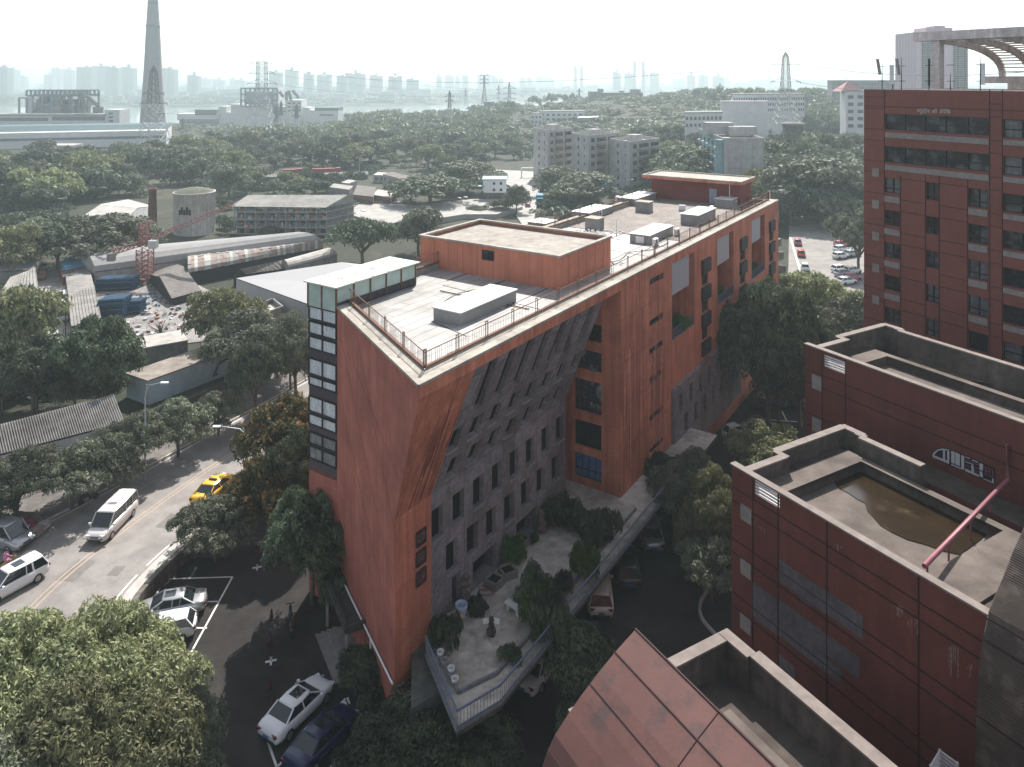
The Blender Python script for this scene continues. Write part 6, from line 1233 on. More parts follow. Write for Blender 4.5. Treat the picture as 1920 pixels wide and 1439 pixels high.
gable("tiled_shed", "long shed with a ribbed grey tile roof behind the street trees", (-60, 868), (232, 792), (-70, 815), (212, 741), 12.8, 14.6, m_wht, m_corr, ribs=60)
bs = pbox("blue_walled_shed", "long low shed with pale blue painted walls and a brown flat roof", (278, 716), (237, 702), (431, 661), 13.0, G0, M("pale_blue_peeling_paint", (.42, .52, .57), .8, .1, 1, dirt=.2, col2=(.5, .5, .48), c2scale=.6, c2amt=.8, c2lo=.56), M("brown_sheet_roof", (.27, .235, .20), .85, .2, 1.2, dirt=.5, tile=(20, .5, .03, .2)))
f, l, b, r = quad4((278, 716), (237, 702), (431, 661), 13.0); u_ = (r-f); Lf = u_.length; u_.normalize(); n_ = u_.cross(up); pz = lambda s_, z: f+u_*s_+n_*.03-V((0, 0, 13.0-z))
mb = MB(); s0 = Lf*.80
for q in (((0, .9), (.5, 1.9)), ((.5, 1.9), (1.6, 2.2)), ((1.6, 2.2), (3.6, 1.7)), ((0, .9), (-.35, .55)), ((0, .9), (.35, .5))): mb.bar(pz(s0+q[0][0], 10.1+q[0][1]), pz(s0+q[1][0], 10.1+q[1][1]), .22, .22)
part("painted_arrow", mb, m_frame, bs)
pbox("flat_shed", "flat roofed shed with pale slabs and a white edge behind the airy trees", (262, 656), (252, 636), (352, 640), 12.4, G0, m_concg, m_lroof); pbox("concrete_hut", "small square concrete hut with a sunken roof beside the big grey warehouse", (503, 588), (485, 573), (530, 578), 13.6, G0, m_concg, m_lroof, par=.35); pbox("low_annex", "low slab roofed annex in front of the square concrete hut", (512, 618), (500, 603), (556, 604), 11.6, G0, m_concg, m_lroof)
gw = gable("grey_warehouse", "big plain grey warehouse with a smooth low pitched roof", (443, 522), (640, 593), (640, 492), (860, 540), 14.7, 17.2, m_greyw := M("smooth_grey_sheet_wall", (.36, .36, .365), .7, .04, .3, tile=(40, 1.0, .015, .02)), m_greyro := M("smooth_grey_roof", (.33, .33, .335), .7, .03, .2))
gable("vaulted_warehouse", "long grey vaulted warehouse behind the red tower crane", (178, 510), (604, 456), (160, 473), (560, 435), 13.0, 15.6, m_beige, M("grey_vault_sheets", (.30, .295, .29), .95, .05, .3, dirt=.12, tile=(1.2, 30, .02, .04)), barrel=True, n=1)
pm_ = [M("patch_pale_sheet", (.46, .47, .43), .8, .15, 1, dirt=.4), M("patch_rusty_sheet", (.27, .21, .185), .8, .2, 1, dirt=.4), M("patch_grey_sheet", (.30, .28, .26), .8, .2, 1, dirt=.4), M("patch_brown_sheet", (.26, .20, .17), .8, .2, 1, dirt=.4)]
gable("patchwork_shed", "vaulted shed roofed with a patchwork of rusty and pale sheets", (352, 513), (606, 464), (352, 484), (606, 450), 12.6, 14.4, m_dark, None, barrel=True, n=46, mats=pm_)
gable("wavy_roof_shed", "shed with long wavy whitish roof sheets beside the dark dome tree", (540, 502), (632, 478), (534, 488), (620, 465), 12.4, 13.6, m_concg, m_lroof, ribs=0, barrel=True); gable("tile_lean_to", "lean to with worn grey tiles and pale patches below the patchwork shed", (462, 515), (540, 503), (450, 505), (528, 488), 12.0, 13.2, m_dark, m_dkroof, ribs=10)
gable("collapsed_roof", "sagging dark tarred roof in the scrap yard", (322, 560), (378, 545), (300, 520), (345, 500), 11.6, 13.2, m_dark, m_dkroof); gable("sheet_shed", "shed with patchy corrugated sheets between the lane and the blue pipes", (134, 612), (190, 602), (128, 555), (176, 535), 12.4, 12.9, m_brickd, m_corr, ribs=9)
gable("blue_roof_shed", "shed with a bright blue sheet roof at the vaulted warehouse's gable", (118, 507), (166, 500), (114, 492), (158, 478), 12.8, 13.6, m_brickd, M("bright_blue_sheet", (.10, .28, .42), .6, .1, 2, dirt=.2)); gable("awning_shed", "low hut under white corrugated awning sheets beside the blue roof", (118, 520), (147, 514), (114, 507), (146, 500), 11.8, 12.3, M("red_painted_wall", (.28, .06, .05), .8, .2, 2), m_wht)
gable("grey_shed", "wide grey roofed shed at the picture edge by the lane", (-40, 512), (70, 505), (-50, 492), (65, 482), 12.8, 13.6, m_concg, m_corr2, ribs=12); gable("grey_shed", "nearer grey gabled shed beside the small red car", (-10, 566), (72, 548), (20, 520), (66, 503), 12.4, 14.0, m_concg, m_corr2, ribs=10); gable("small_blue_roof", "tiny shed with a pale blue roof among the trees by the lane", (58, 680), (102, 670), (52, 660), (94, 648), 11.6, 12.3, m_brickd, M("pale_blue_sheet", (.30, .42, .50), .6, .1, 2, dirt=.3)); gable("brick_outhouse", "low dark brick outhouse with white sheets at the picture edge", (-30, 738), (42, 718), (-30, 715), (38, 702), 11.6, 12.0, m_brickd, m_lroof)
gable("ruined_hall", "old white slab roofed hall with a broken side behind the dark tree", (128, 424), (226, 424), (190, 383), (258, 390), 13.5, 15.5, m_wht, m_lroof, ribs=5); gable("terrace_shed", "grey roof strip on the bank above the tiled sheds", (10, 428), (62, 420), (20, 418), (90, 403), 12.5, 13.2, m_concg, m_corr2)
# lanes, yards
def patch(name, pts, z, m, kind="structure", zb=None):
    P_ = [at(x, y, z) for x, y in pts]; mb = MB(); mb.prism([(p.x, p.y) for p in P_], z-.6 if zb is None else zb, z); o = struct(name, mb, m); return o
patch("lane", [(68, 498), (112, 498), (122, 520), (160, 540), (140, 560), (150, 640), (150, 700), (112, 705), (100, 650), (82, 600), (88, 560), (66, 548)], 10.2, m_yard)
patch("scrap_yard_ground", [(180, 520), (345, 520), (420, 560), (380, 640), (260, 655), (185, 640)], 10.24, M("littered_pale_yard", (.27, .255, .245), .95, .4, 2.2, dirt=.6))
o = patch("walled_car_park_ground", [(640, 399), (676, 381), (790, 384), (870, 374), (975, 372), (980, 388), (930, 402), (870, 402), (800, 413), (745, 418), (688, 418)], 11.4, m_yard, zb=9)
q = [at(x, y, 11.4) for x, y in ((688, 418), (640, 399), (676, 381), (790, 384), (870, 374))]; mb = MB()
for a, b in zip(q, q[1:]): mb.bar(a+V((0, 0, -.9)), b+V((0, 0, -.9)), .4, 2.9)
single("stone_parapet_wall", mb, m_rock, "stone parapet wall round the corner of the walled car park", "wall")
patch("far_street", [(925, 318), (1000, 322), (1014, 345), (1008, 375), (1000, 420), (985, 430), (968, 405), (978, 372), (955, 348), (925, 336)], 10.6, m_yard); patch("far_street", [(860, 338), (925, 318), (925, 336), (870, 346)], 10.55, m_asph)
patch("back_yard", [(1480, 395), (1640, 405), (1640, 600), (1500, 600), (1478, 520)], 10.3, m_asph, zb=8); ln = smooth([at(x, y, 9.7) for x, y in ((1545, 402), (1520, 418), (1525, 435), (1560, 445), (1600, 452))]); mb = MB(); ribbon(mb, ln, -.2, .2, 9, 9.8); struct("kerb", mb, m_kerb)
mb = MB(); a, b = at(1482, 446, 10.3), at(1502, 512, 10.3); ribbon(mb, [a, b], -.2, .2, 10.304, 10.31); struct("parking_line", mb, m_line)
# stepped annex behind the wedge block's far corner
ax = thing("stepped_annex", "stepped concrete annex behind the far street corner of the wedge block", "building", at(1470, 500, 9.6)); mb = MB()
for k in range(6):
    x0, x1, y0 = 1455, 1480-k*.8, 400+k*11; a = at(1484-k*1.5, 500, 9.6); zt_ = 28.0-k*1.9 if k else 30.; t0, t1 = TE+.6+k*.0, TE+5-k*.35
    mb.prism([o2(TE+.3, 1+k*.0), o2(TE+4.4-.4*k, 1-.45*k), o2(TE+4.6-.4*k, 7), o2(TE+.3, 7)], zt_-1.1, zt_)
mb.prism([o2(TE+.3, .6), o2(TE+2.4, .4), o2(TE+2.4, 7), o2(TE+.3, 7)], 9.4, 20); part("ledge", mb, [m_concg], ax)
# crane
m_cr = M("faded_red_crane_steel", (.26, .12, .11), .6, .15, 3); cb = at(272, 531, 10.2); kx = cb.y/F; o = thing("tower_crane", "faded red lattice tower crane standing in the scrap yard", "crane", cb)
def lattice(mb, a, b, w0, w1, n, t=.10, m=0):
    a, b = V(a), V(b); d = (b-a).normalized(); u = d.cross(V((0, 1, 0))) if abs(d.y) < .9 else d.cross(V((1, 0, 0))); u.normalize(); v = d.cross(u)
    pt = lambda f_, i: a.lerp(b, f_)+(u*(1 if i in (0, 3) else -1)+v*(1 if i in (0, 1) else -1))*((w0+(w1-w0)*f_)/2)
    for i in range(4):
        mb.bar(pt(0, i), pt(1, i), t*1.3, m=m)
        for k in range(n):
            mb.bar(pt(k/n, i), pt((k+1)/n, (i+1) % 4), t*.8, m=m); mb.bar(pt(k/n, i), pt(k/n, (i+1) % 4), t*.8, m=m)
            mb.bar(pt(k/n, (i+1) % 4), pt((k+1)/n, i), t*.7, m=m)
zc_ = lambda y: H-(y-CY)*kx
mb = MB(); lattice(mb, cb, (cb.x, cb.y, zc_(467)), 2.3, 2.3, 7, .14); part("mast", mb, m_cr, o)
mb = MB(); lattice(mb, (cb.x-.2, cb.y, zc_(462)), (cb.x-.2, cb.y, zc_(416)), 1.5, 1.3, 5, .12); part("tower_head", mb, m_cr, o)
j0, j1 = V((cb.x+.4, cb.y, zc_(452))), V((cb.x+146*kx, cb.y+6, H-(383-CY)*(cb.y+6)/F)); mb = MB(); lattice(mb, j0, j1, .9, .6, 16, .09); part("jib", mb, m_cr, o)
k1 = V((cb.x-48*kx, cb.y-3, H-(474-CY)*(cb.y-3)/F)); mb = MB(); lattice(mb, (cb.x-.4, cb.y, zc_(456)), k1, .9, .9, 6, .09); part("counter_jib", mb, m_cr, o); part("counterweight", MB().box(k1+V((0, 0, -.9)), (1.3, 1.0, 1.4)), m_concg, o)
part("cab", MB().box((cb.x+1.9, cb.y-.6, zc_(457)), (1.5, 1.3, 1.5)), m_wht, o); th_ = V((cb.x-.2, cb.y, zc_(414))); mb = MB()
for t in (j0.lerp(j1, .75), j0.lerp(j1, .4), k1, k1+V((.6, 0, .2))): mb.bar(th_, t, .06)
part("stay_cable", mb, m_cr, o)
# brick chimney, silo
cb2 = at(286, 432, 10.2); k2 = cb2.y/F; top_ = H-(358-CY)*k2; single("brick_chimney", MB().lathe([(8.8*k2, 0), (6.6*k2, top_-10.2), (7.6*k2, top_-10.2), (7.6*k2, top_-9.5), (5*k2, top_-9.5), (5*k2, top_-12)], cb2, 20), M("old_red_brick", (.24, .095, .085), .9, .2, 2, dirt=.4, tile=(.3, .1, .02, .2)), "old round red brick chimney beside the grey silo", "chimney", cb2)
sb = at(364.5, 446, 10.1); k3 = sb.y/F; zt_ = H-(361-CY)*k3-10.1; o = thing("silo", "wide round concrete silo with a mossy domed top", "silo", sb); rr = 36.5*k3
part("wall", MB().lathe([(rr, 0), (rr, zt_), (rr*1.02, zt_), (rr*1.02, zt_+.25), (rr*.98, zt_+.25)], sb, 40), M("stained_silo_concrete", (.68, .66, .65), .9, .12, 1, dirt=.3, streak=.45), o); part("domed_roof", MB().lathe([(rr*.98, zt_+.2), (rr*.75, zt_+.75), (rr*.4, zt_+1.15), (0, zt_+1.3)], sb, 40), M("mossy_dome", (.12, .125, .09), .95, .3, 2, dirt=.5), o)
for i in range(5): a = -1.9+i*.13; c = sb+V((math.cos(a)*rr*1.0, math.sin(a)*rr*1.0, 7.2+(i % 2)*.4)); part("vent_slot", MB().box(c, (.5, .25, 1.3+.5*(i % 2)), a+1.57), m_dark, o)
# tenement with balconies
Tb = thing("tenement", "three storey tenement with cluttered balconies and a grey pitched roof", "building", at(530, 440, 10)); Y0_ = 188.; X = lambda px: (px-CX)/F*Y0_; zz_ = lambda y: H-(y-CY)*Y0_/F; mb = MB()
x0, x1 = X(440), X(612); mb.prism([(x0, Y0_+1.6), (x1, Y0_+1.6), (x1+5, Y0_+9), (x0+3, Y0_+9)], 9.5, zz_(388)); part("wall", mb, m_concg, Tb)
mb = MB()
for y in (398, 412, 427, 440): mb.prism([(x0, Y0_), (x1, Y0_), (x1+5.5, Y0_+9), (x1+5, Y0_+9), (x1-.2, Y0_+1.8), (x0, Y0_+1.8)], zz_(y)-.15, zz_(y)+.15)
part("balcony_slab", mb, m_beige, Tb)
cols_ = [(.30, .12, .10), (.14, .28, .34), (.50, .50, .48), (.22, .20, .19), (.08, .18, .26), (.40, .36, .3), (.20, .30, .32)]; cm_ = [M("balcony_cloth_%d" % i, c, .9, .3, 5) for i, c in enumerate(cols_)]; mb = MB()
for y in (398, 412, 427):
    for k in range(30): xx = x0+(x1-x0)*(k+R.random()*.8)/30; h_ = .4+R.random()*.8; mb.box((xx, Y0_+.1+R.random()*.6, zz_(y)-.2-h_/2+(.9 if R.random() < .6 else 1.4)), (.3+R.random()*.6, .2, h_), 0, R.randrange(7))
part("washing", mb, cm_, Tb)["kind"] = "stuff"
mb = MB()
for y in (388, 401, 415, 430):
    for k in range(9): xx = x0+(x1-x0)*(k+.3)/9; mb.quad((xx, Y0_+1.57, zz_(y+9)), (xx+1.3, Y0_+1.57, zz_(y+9)), (xx+1.3, Y0_+1.57, zz_(y+2)), (xx, Y0_+1.57, zz_(y+2)))
part("window", mb, m_glass, Tb)["kind"] = "stuff"
mb = MB()
for y in (398, 412, 427): mb.bar((x0, Y0_+.05, zz_(y)+.95), (x1, Y0_+.05, zz_(y)+.95), .07); mb.bar((x0, Y0_+.05, zz_(y)+.5), (x1, Y0_+.05, zz_(y)+.5), .05)
for k in range(10): xx = x0+(x1-x0)*k/9; mb.bar((xx, Y0_+.1, 9.5), (xx, Y0_+.1, zz_(389)), .18)
part("balcony_rail", mb, m_beige, Tb)
mb = MB(); a, b, c, d = V((X(434), Y0_-.5, zz_(387))), V((X(612), Y0_-.5, zz_(389))), V((X(612)+4, Y0_+6, zz_(387)+1.9)), V((X(434)+2, Y0_+6, zz_(387)+1.9)); mb.quad(a, b, c, d); mb.quad(d, c, c+V((1, 4, -1.6)), d+V((1, 4, -1.6))); mb.quad(b, b+V((6, 9, 0)), c, c); part("roof", mb, m_corr2, Tb)
# scrap yard stacks
for i, (x, y, n_, L_, w_, lab) in enumerate(((214, 545, 4, 6.5, 5, "upper stack of blue pipes in the scrap yard"), (207, 598, 6, 4.0, 5, "tall stack of blue pipes beside the sheet shed"), (240, 590, 4, 3.8, 4, "low stack of blue pipes in the middle of the scrap yard"))):
    p = at(x, y, 10.3); o = thing("pipe_stack", lab, "pipe stack", p, 0, "blue pipe stacks"); mb = MB()
    for k in range(n_):
        for j in range(w_): c = p+V((0, j*.62+(.3 if k % 2 else 0), .3+k*.52)); mb.tube([c+V((-L_/2, -.4, 0)), c+V((L_/2, .4, .1))], .3, 7)
    part("pipe", mb, M("deep_blue_pipe", (.025, .07, .13), .5, .4, 3, dirt=.3), o)["kind"] = "stuff"
mb = MB()
for k in range(190):
    x, y = R.uniform(185, 345), R.uniform(535, 640)
    if x < 260 and y < 600 and R.random() < .7: continue
    p = at(x, y, 10.3); s_ = .12+R.random()*.55; c = R.random(); mb.box(p+V((0, 0, s_*.2)), (s_, s_*.7, s_*.5), R.random()*6, 0 if (c < .45 and y < 585) else 1 if c < .6 else 2 if c < .8 else 3, R.random()*.6)
o = struct("scrap_litter", mb, [M("blue_scrap", (.03, .09, .15), .6, .4, 4), M("pale_scrap", (.5, .5, .5), .8, .3, 4), M("rusty_scrap", (.25, .12, .08), .8, .4, 4), M("dark_scrap", (.05, .05, .055), .8, .4, 4)], "stuff")
p = at(252, 533, 10.3); single("timber_heap", MB().box(p+V((0, 0, .3)), (2.6, 1.4, .6), .2).box(p+V((.8, .3, .6)), (2, 1, .4), .6), M("ochre_boards", (.45, .24, .07), .8, .3, 4), "heap of ochre boards at the crane's foot", "boards", p)
dt = at(300, 645, 10.2); o = thing("dead_tree", "leafless grey tree at the scrap yard wall", "tree", dt); mb = MB(); mb.tube([dt, dt+V((0, 0, 1.8))], [.16, .1], 6)
for k in range(26): a, e_ = R.random()*6.28, .5+R.random()*.9; b0 = dt+V((0, 0, 1.2+R.random()*.8)); m1 = b0+V((math.cos(a)*math.cos(e_), math.sin(a)*math.cos(e_), math.sin(e_)))*1.3; mb.tube([b0, m1, m1+V((math.cos(a+.5), math.sin(a+.5), 1.0))*.6], [.06, .035, .01], 4)
part("trunk", mb, m_bark, o)
# houses round the walled car park
wh = pbox("white_house", "small white two storey house with a pale blue roof on a stone base", (908, 362), (902, 358), (950, 361), 13.4, 10.2, m_rock, m_concg); 
Yh = at(908, 362, 13.4).y; wx = lambda px: (px-CX)/F*Yh; wz = lambda y: H-(y-CY)*Yh/F; mb = MB(); hs = [(wx(x)-wx(906), wx(x+4.5)-wx(906), wz(y+5)-wz(362), wz(y)-wz(362)) for x in (924, 937) for y in (342, 354)]
mb.wall((wx(906), Yh, wz(362)), (1, 0, 0), up, wx(949)-wx(906), wz(337)-wz(362), hs, .2); mb.prism([(wx(906), Yh+.3), (wx(949), Yh+.3), (wx(949), Yh+7), (wx(906), Yh+7)], wz(362), wz(337)); part("upper_wall", mb, M("clean_white_wall", (.72, .74, .74), .8, .05, 1), wh)
for h in hs: part("window", MB().quad((wx(906)+h[0], Yh+.15, wz(362)+h[2]), (wx(906)+h[1], Yh+.15, wz(362)+h[2]), (wx(906)+h[1], Yh+.15, wz(362)+h[3]), (wx(906)+h[0], Yh+.15, wz(362)+h[3])), m_glass, wh)
part("blue_roof", MB().box(((wx(906)+wx(949))/2, Yh+3.3, wz(336.5)), (wx(951)-wx(904), 8, .25)), M("cyan_sheet_roof", (.20, .40, .46), .6, .1, 2), wh); part("porch_roof", MB().box((wx(901), Yh+1, wz(350)), (3.2, 2.5, .2)), MATS["cyan_sheet_roof"], wh)
pbox("brick_house", "two storey grey brick house with a hipped roof in the little village", (753, 337), (718, 328), (770, 332), 16.3, 10.6, m_beige, m_dkroof, win_=(2, 4, 1, 1.3, 1.3, .9, 2.8)); 
for i, (f, l, r, zt_, wm_, rm_, lab) in enumerate((((655, 357), (618, 352), (662, 350), 14.0, m_concg, m_corr2, "low grey roofed house at the edge of the little village"), ((700, 370), (662, 366), (705, 352), 13.6, m_brickd, m_dkroof, "small brown hipped house in the little village"), ((735, 372), (697, 366), (745, 362), 13.2, m_brickd, m_lroof, "flat brown house behind the parapet wall"), ((772, 342), (752, 339), (778, 335), 14.5, m_beige, m_corr2, "narrow beige house beside the brick house"), ((820, 350), (790, 347), (828, 342), 14.0, m_concg, m_corr2, "grey roofed house half behind the flat topped tree"), ((735, 331), (700, 329), (742, 326), 13, m_beige, m_lroof, "pale roof above the brick house"), ((905, 338), (862, 334), (915, 330), 13.6, m_concg, m_lroof, "long pale roof behind the white house"), ((655, 345), (640, 343), (668, 340), 14.0, m_beige, m_lroof, "tiny pale roofed house behind the low grey house"))):
    if i in (0, 1): f_ = at(*f, zt_)
    pbox("village_house", lab, f, l, r, zt_, 10.2, wm_, rm_, cat="house", win_=(1, 3, 1, 1.2, 1.2, 1.0, 3), group="little village houses")
# viaduct, barrier, trucks on it
va, vb_ = at(476, 333, 12.0), at(690, 327, 12.0); o = thing("viaduct", "concrete road viaduct with a white railing below the wood", "viaduct", va); mb = MB(); d = (vb_-va); d.z = 0; d.normalize(); nn = V((-d.y, d.x, 0))
mb.prism([(p.x, p.y) for p in (va, vb_, vb_+nn*9, va+nn*9)], 8.5, 12.0); part("deck", mb, m_concg, o); mb = MB()
for z in (.45, .95): mb.bar(va+V((0, 0, z)), vb_+V((0, 0, z)), .15)
n = 44
for k in range(n+1): p = va.lerp(vb_, k/n); mb.bar(p, p+V((0, 0, 1)), .16)
part("railing", mb, m_white, o)
tk = va.lerp(vb_, .60)+nn*3+V((0, 0, .05)); m_rtk = M("dark_red_lorry_paint", (.22, .03, .04), .5, .2, 3)
for i, (off, L_) in enumerate(((0, 9), (-13, 5))): c = tk+d*off; o = thing("red_lorry", ("long dark red lorry on the viaduct", "short dark red lorry following on the viaduct")[i], "lorry", c, 0, "red lorries on the viaduct"); a_ = math.atan2(d.y, d.x); part("cargo_box", MB().box(c+V((0, 0, 1.6)), (L_, 2.3, 1.6), a_), m_rtk, o); part("cab", MB().box(c+d*(L_/2+1.2)+V((0, 0, 1.5)), (1.9, 2.3, 2.2), a_), m_rtk, o); [part("wheel", MB().tube([c+d*q-nn*1.15+V((0, 0, .5)), c+d*q-nn*.8+V((0, 0, .5))], .5, 10), m_tyre, o) for q in (-L_/3, L_/3, L_/2+1)]
pbox("white_roof_hut", "white walled hut with a dark roof in front of the lattice tower", (282, 300), (258, 290), (325, 292), 13.5, 9.5, m_wht, m_dkroof, par=0)
pbox("stone_retaining_wall", "grey stone terrace wall among the trees by the white sheds", (125, 375), (60, 371), (126, 372), 13.0, 9.5, m_rock, m_lroof, cat="wall")
# gate over the far street, blue hoarding
g0, g1 = at(978, 316, 14.2), at(1011, 316, 14.2); o = thing("street_gate", "white framed gate spanning the far street entrance", "gate", V((g0.x, g0.y, 10.5))); part("beam", MB().bar(g0, g1, .8, .5), m_white, o)
for p in (g0, g1): part("post", MB().bar(V((p.x, p.y, 10.4)), p, .5), m_white, o)
h0, h1 = at(1119, 345, 12), at(1143, 345, 12); single("blue_hoarding", MB().bar(h0, h1, .3, 2.2), M("teal_blue_hoarding", (.05, .25, .33), .6, .2, 2), "teal blue hoarding below the third apartment slab", "hoarding", h0)
# apartment slabs
m_apt = M("pale_grey_apartment_wall", (.42, .41, .41), .9, .08, .4, dirt=.3, streak=.35)
def slab(f, l, r, zt_, zb_, lab, ex=()):
    o = pbox("apartment_block", lab, f, l, r, zt_, zb_, m_apt, m_lroof, par=.8, win_=None, group="three apartment slabs"); F_, L_, B_, R_ = quad4(f, l, r, zt_)
    u = V((R_.x-F_.x, R_.y-F_.y, 0)); W_ = u.length; u.normalize(); n_ = u.cross(up); mb = MB(); g = MB(); dk_ = MB()
    for j in range(6):
        z = zt_-2.9*(j+1)+.1
        for (a, b) in ((.10, .22), (.30, .62), (.70, .98)):
            dk_.quad(*[F_+u*(W_*q)+n_*(-.0+.06)+V((0, 0, zz-zt_)) for q, zz in ((a, z+.9), (b, z+.9), (b, z+2.3), (a, z+2.3))])
        for (a, b) in ((.28, .64), (.69, .99)): c = F_+u*(W_*(a+b)/2)+n_*.45+V((0, 0, z+.5-zt_)); mb.box(c, (W_*(b-a), .9, .9), math.atan2(u.y, u.x))
        ul = V((F_.x-L_.x, F_.y-L_.y, 0)); WL = ul.length; ul.normalize(); nl_ = ul.cross(up)
        for q in (.42, .78): c = L_+ul*(WL*q)+nl_*.05+V((0, 0, z+1.5-zt_)); dk_.box(c, (.9 if q < .5 else .5, .1, 1.3 if q < .5 else .8), math.atan2(ul.y, ul.x))
    part("balcony", mb, m_beige, o)["kind"] = "stuff"; part("window", dk_, m_glass, o)["kind"] = "stuff"
    c = (F_+B_)/2; part("stair_head", MB().box(V((c.x, c.y, zt_+1.0)), (5, 4, 2.4), math.atan2(u.y, u.x)), m_apt, o); return o
slab((1027, 248), (1000, 243), (1072, 244), 30.0, 10, "first apartment slab, standing closest to the street gate"); slab((1103, 258), (1072, 253), (1155, 253), 29.0, 10, "middle apartment slab with white chimney posts on its roof"); slab((1181, 270), (1144, 264), (1236, 263), 27.5, 10, "third apartment slab, partly hidden by the rusty tipped tree")
# teal and white block
o = pbox("teal_block", "teal sided apartment block with a blank white end wall", (1357, 262), (1312, 244), (1432, 262), 31.5, 10.5, m_apt, m_lroof, par=.5); F_, L_, B_, R_ = quad4((1357, 262), (1312, 244), (1432, 262), 31.5)
ul = V((F_.x-L_.x, F_.y-L_.y, 0)); WL = ul.length; ul.normalize(); nl_ = ul.cross(up); mb = MB(); m_teal = M("weathered_teal_wall", (.20, .32, .34), .9, .12, .6, dirt=.25); mb.wall(V((L_.x, L_.y, 10.5))+nl_*.06, ul, up, WL, 21.2); mb.tube([V((F_.x, F_.y, 10.5))+nl_*.4-ul*2.0, V((F_.x, F_.y, 31.3))+nl_*.4-ul*2.0], 1.8, 14); part("teal_wall", mb, m_teal, o)
mb = MB(); wn = MB()
for j in range(7):
    for k in range(5): c = L_+ul*(WL*(k+.4)/5.6)+nl_*.2+V((0, 0, -2.3-2.9*j)); wn.box(c, (1.1, .3, 1.4), math.atan2(ul.y, ul.x)); mb.box(c+nl_*.5+V((0, 0, -1.0)), (1.2, .9, .25 if R.random() < .5 else .6), math.atan2(ul.y, ul.x))
part("window", wn, m_glass, o)["kind"] = "stuff"; part("balcony_ledge", mb, m_white, o)["kind"] = "stuff"
uf = V((R_.x-F_.x, R_.y-F_.y, 0)); WF = uf.length; uf.normalize(); nf_ = uf.cross(up); mb = MB()
for j in range(1, 7): mb.bar(F_+nf_*.01+V((0, 0, -3.0*j)), R_+nf_*.01+V((0, 0, -3.0*j)), .03, .06)
mb.bar(F_+uf*(WF*.72)+nf_*.01+V((0, 0, -21)), F_+uf*(WF*.72)+nf_*.01, .1, .03)
for j in range(6): mb.box(F_+uf*(WF*.76)+nf_*.05+V((0, 0, -2.5-3.0*j)), (.35, .3, .45), math.atan2(uf.y, uf.x))
part("wall_joint", mb, m_concg, o)["kind"] = "stuff"
c1 = F_.lerp(B_, .45); part("lift_house", MB().box(V((c1.x-3, c1.y+2, 33.6)), (9, 6, 4.0), math.atan2(uf.y, uf.x)), m_apt, o); part("stair_head", MB().box(V((c1.x+3.5, c1.y-2.5, 32.9)), (9, 5, 3.2), math.atan2(uf.y, uf.x)), m_apt, o)
# ---------------------------------------------------------------- factories, pylons, far bank
m_fw = M("white_factory_wall", (.60, .60, .60), .8, .05, .2, dirt=.15); m_ft = M("teal_roof_sheet", (.09, .145, .16), .6, .1, .3); m_fs = M("grey_plant_steel", (.20, .24, .26), .7, .2, .3); m_strip = M("dark_strip_window", (.10, .13, .15), .3, .2, .5)
def fbox(mb, x0, x1, y0, y1, Y, D=20, m=0, sk=0): mb.prism([((x0-CX)/F*Y, Y), ((x1-CX)/F*Y, Y+sk), ((x1-CX)/F*Y, Y+sk+D), ((x0-CX)/F*Y, Y+D)], H-(y1-CY)*Y/F, H-(y0-CY)*Y/F, m)
fz = lambda y, Y: H-(y-CY)*Y/F; fx = lambda x, Y: (x-CX)/F*Y
# long white hall
Yh = 430.; o = thing("long_factory_hall", "very long white factory hall with a teal roof and a dark window strip", "factory", (fx(120, Yh), Yh, 8)); fa, fb_ = V((fx(-120, 415), 415, 0)), V((fx(312, 452), 452, 0)); u = (fb_-fa); Lh = u.length; u.normalize(); n_ = u.cross(up); zt0 = fz(247, 440)
mb = MB(); zh = 19.5; mb.wall(V((fa.x, fa.y, 7)), u, up, Lh, zh-7); e2 = -n_*28; mb.quad(V((fb_.x, fb_.y, 7)), V((fb_.x+e2.x, fb_.y+e2.y, 7)), V((fb_.x+e2.x, fb_.y+e2.y, zh+1.2)), V((fb_.x, fb_.y, zh))); part("wall", mb, m_fw, o)
mb = MB(); mb.bar(fa+n_*.05+V((0, 0, 15.6)), fb_+n_*.05+V((0, 0, 15.6)), .1, 1.5); mb.bar(fa+u*Lh*.55+n_*.05+V((0, 0, 9.3)), fb_-u*8+n_*.05+V((0, 0, 9.3)), .1, 1.5); part("window_strip", mb, m_strip, o)
mb = MB(); P_ = [(0, zh), (-4, zh+.4), (-10, zh+3.4), (-16, zh+4.0), (-22, zh+3.2)]
for (a, za), (b, zb_) in zip(P_, P_[1:]): mb.quad(fa+n_*a+V((0, 0, za)), fb_+n_*a+V((0, 0, za)), fb_+n_*b+V((0, 0, zb_)), fa+n_*b+V((0, 0, zb_)), 0 if a == 0 else 1)
part("roof", mb, [m_fw, m_ft], o)
o = thing("white_works_building", "white works building with ribbon windows behind the long hall", "factory", (fx(100, 520), 520, 5)); mb = MB(); fbox(mb, -80, 197, 217, 262, 520, 16); fbox(mb, 196, 224, 206, 262, 520, 14); part("wall", mb, m_fw, o)
mb = MB(); 
for (xa, xb, ya, yb) in ((-60, 90, 221, 227), (98, 197, 219, 226), (-60, 90, 235, 239), (98, 197, 232, 236)): mb.box((fx((xa+xb)/2, 520), 519.9, fz((ya+yb)/2, 520)), (fx(xb, 520)-fx(xa, 520), .3, (yb-ya)*520/F))
for k in range(4): mb.box((fx(208, 520), 519.9, fz(213+k*7, 520)), (3, .3, 1.3))
part("ribbon_window", mb, m_strip, o)["kind"] = "stuff"; part("roof", MB().box((fx(60, 520), 528, fz(215.5, 520)), (fx(197, 520)-fx(-80, 520), 18, .8)), m_greyr, o)
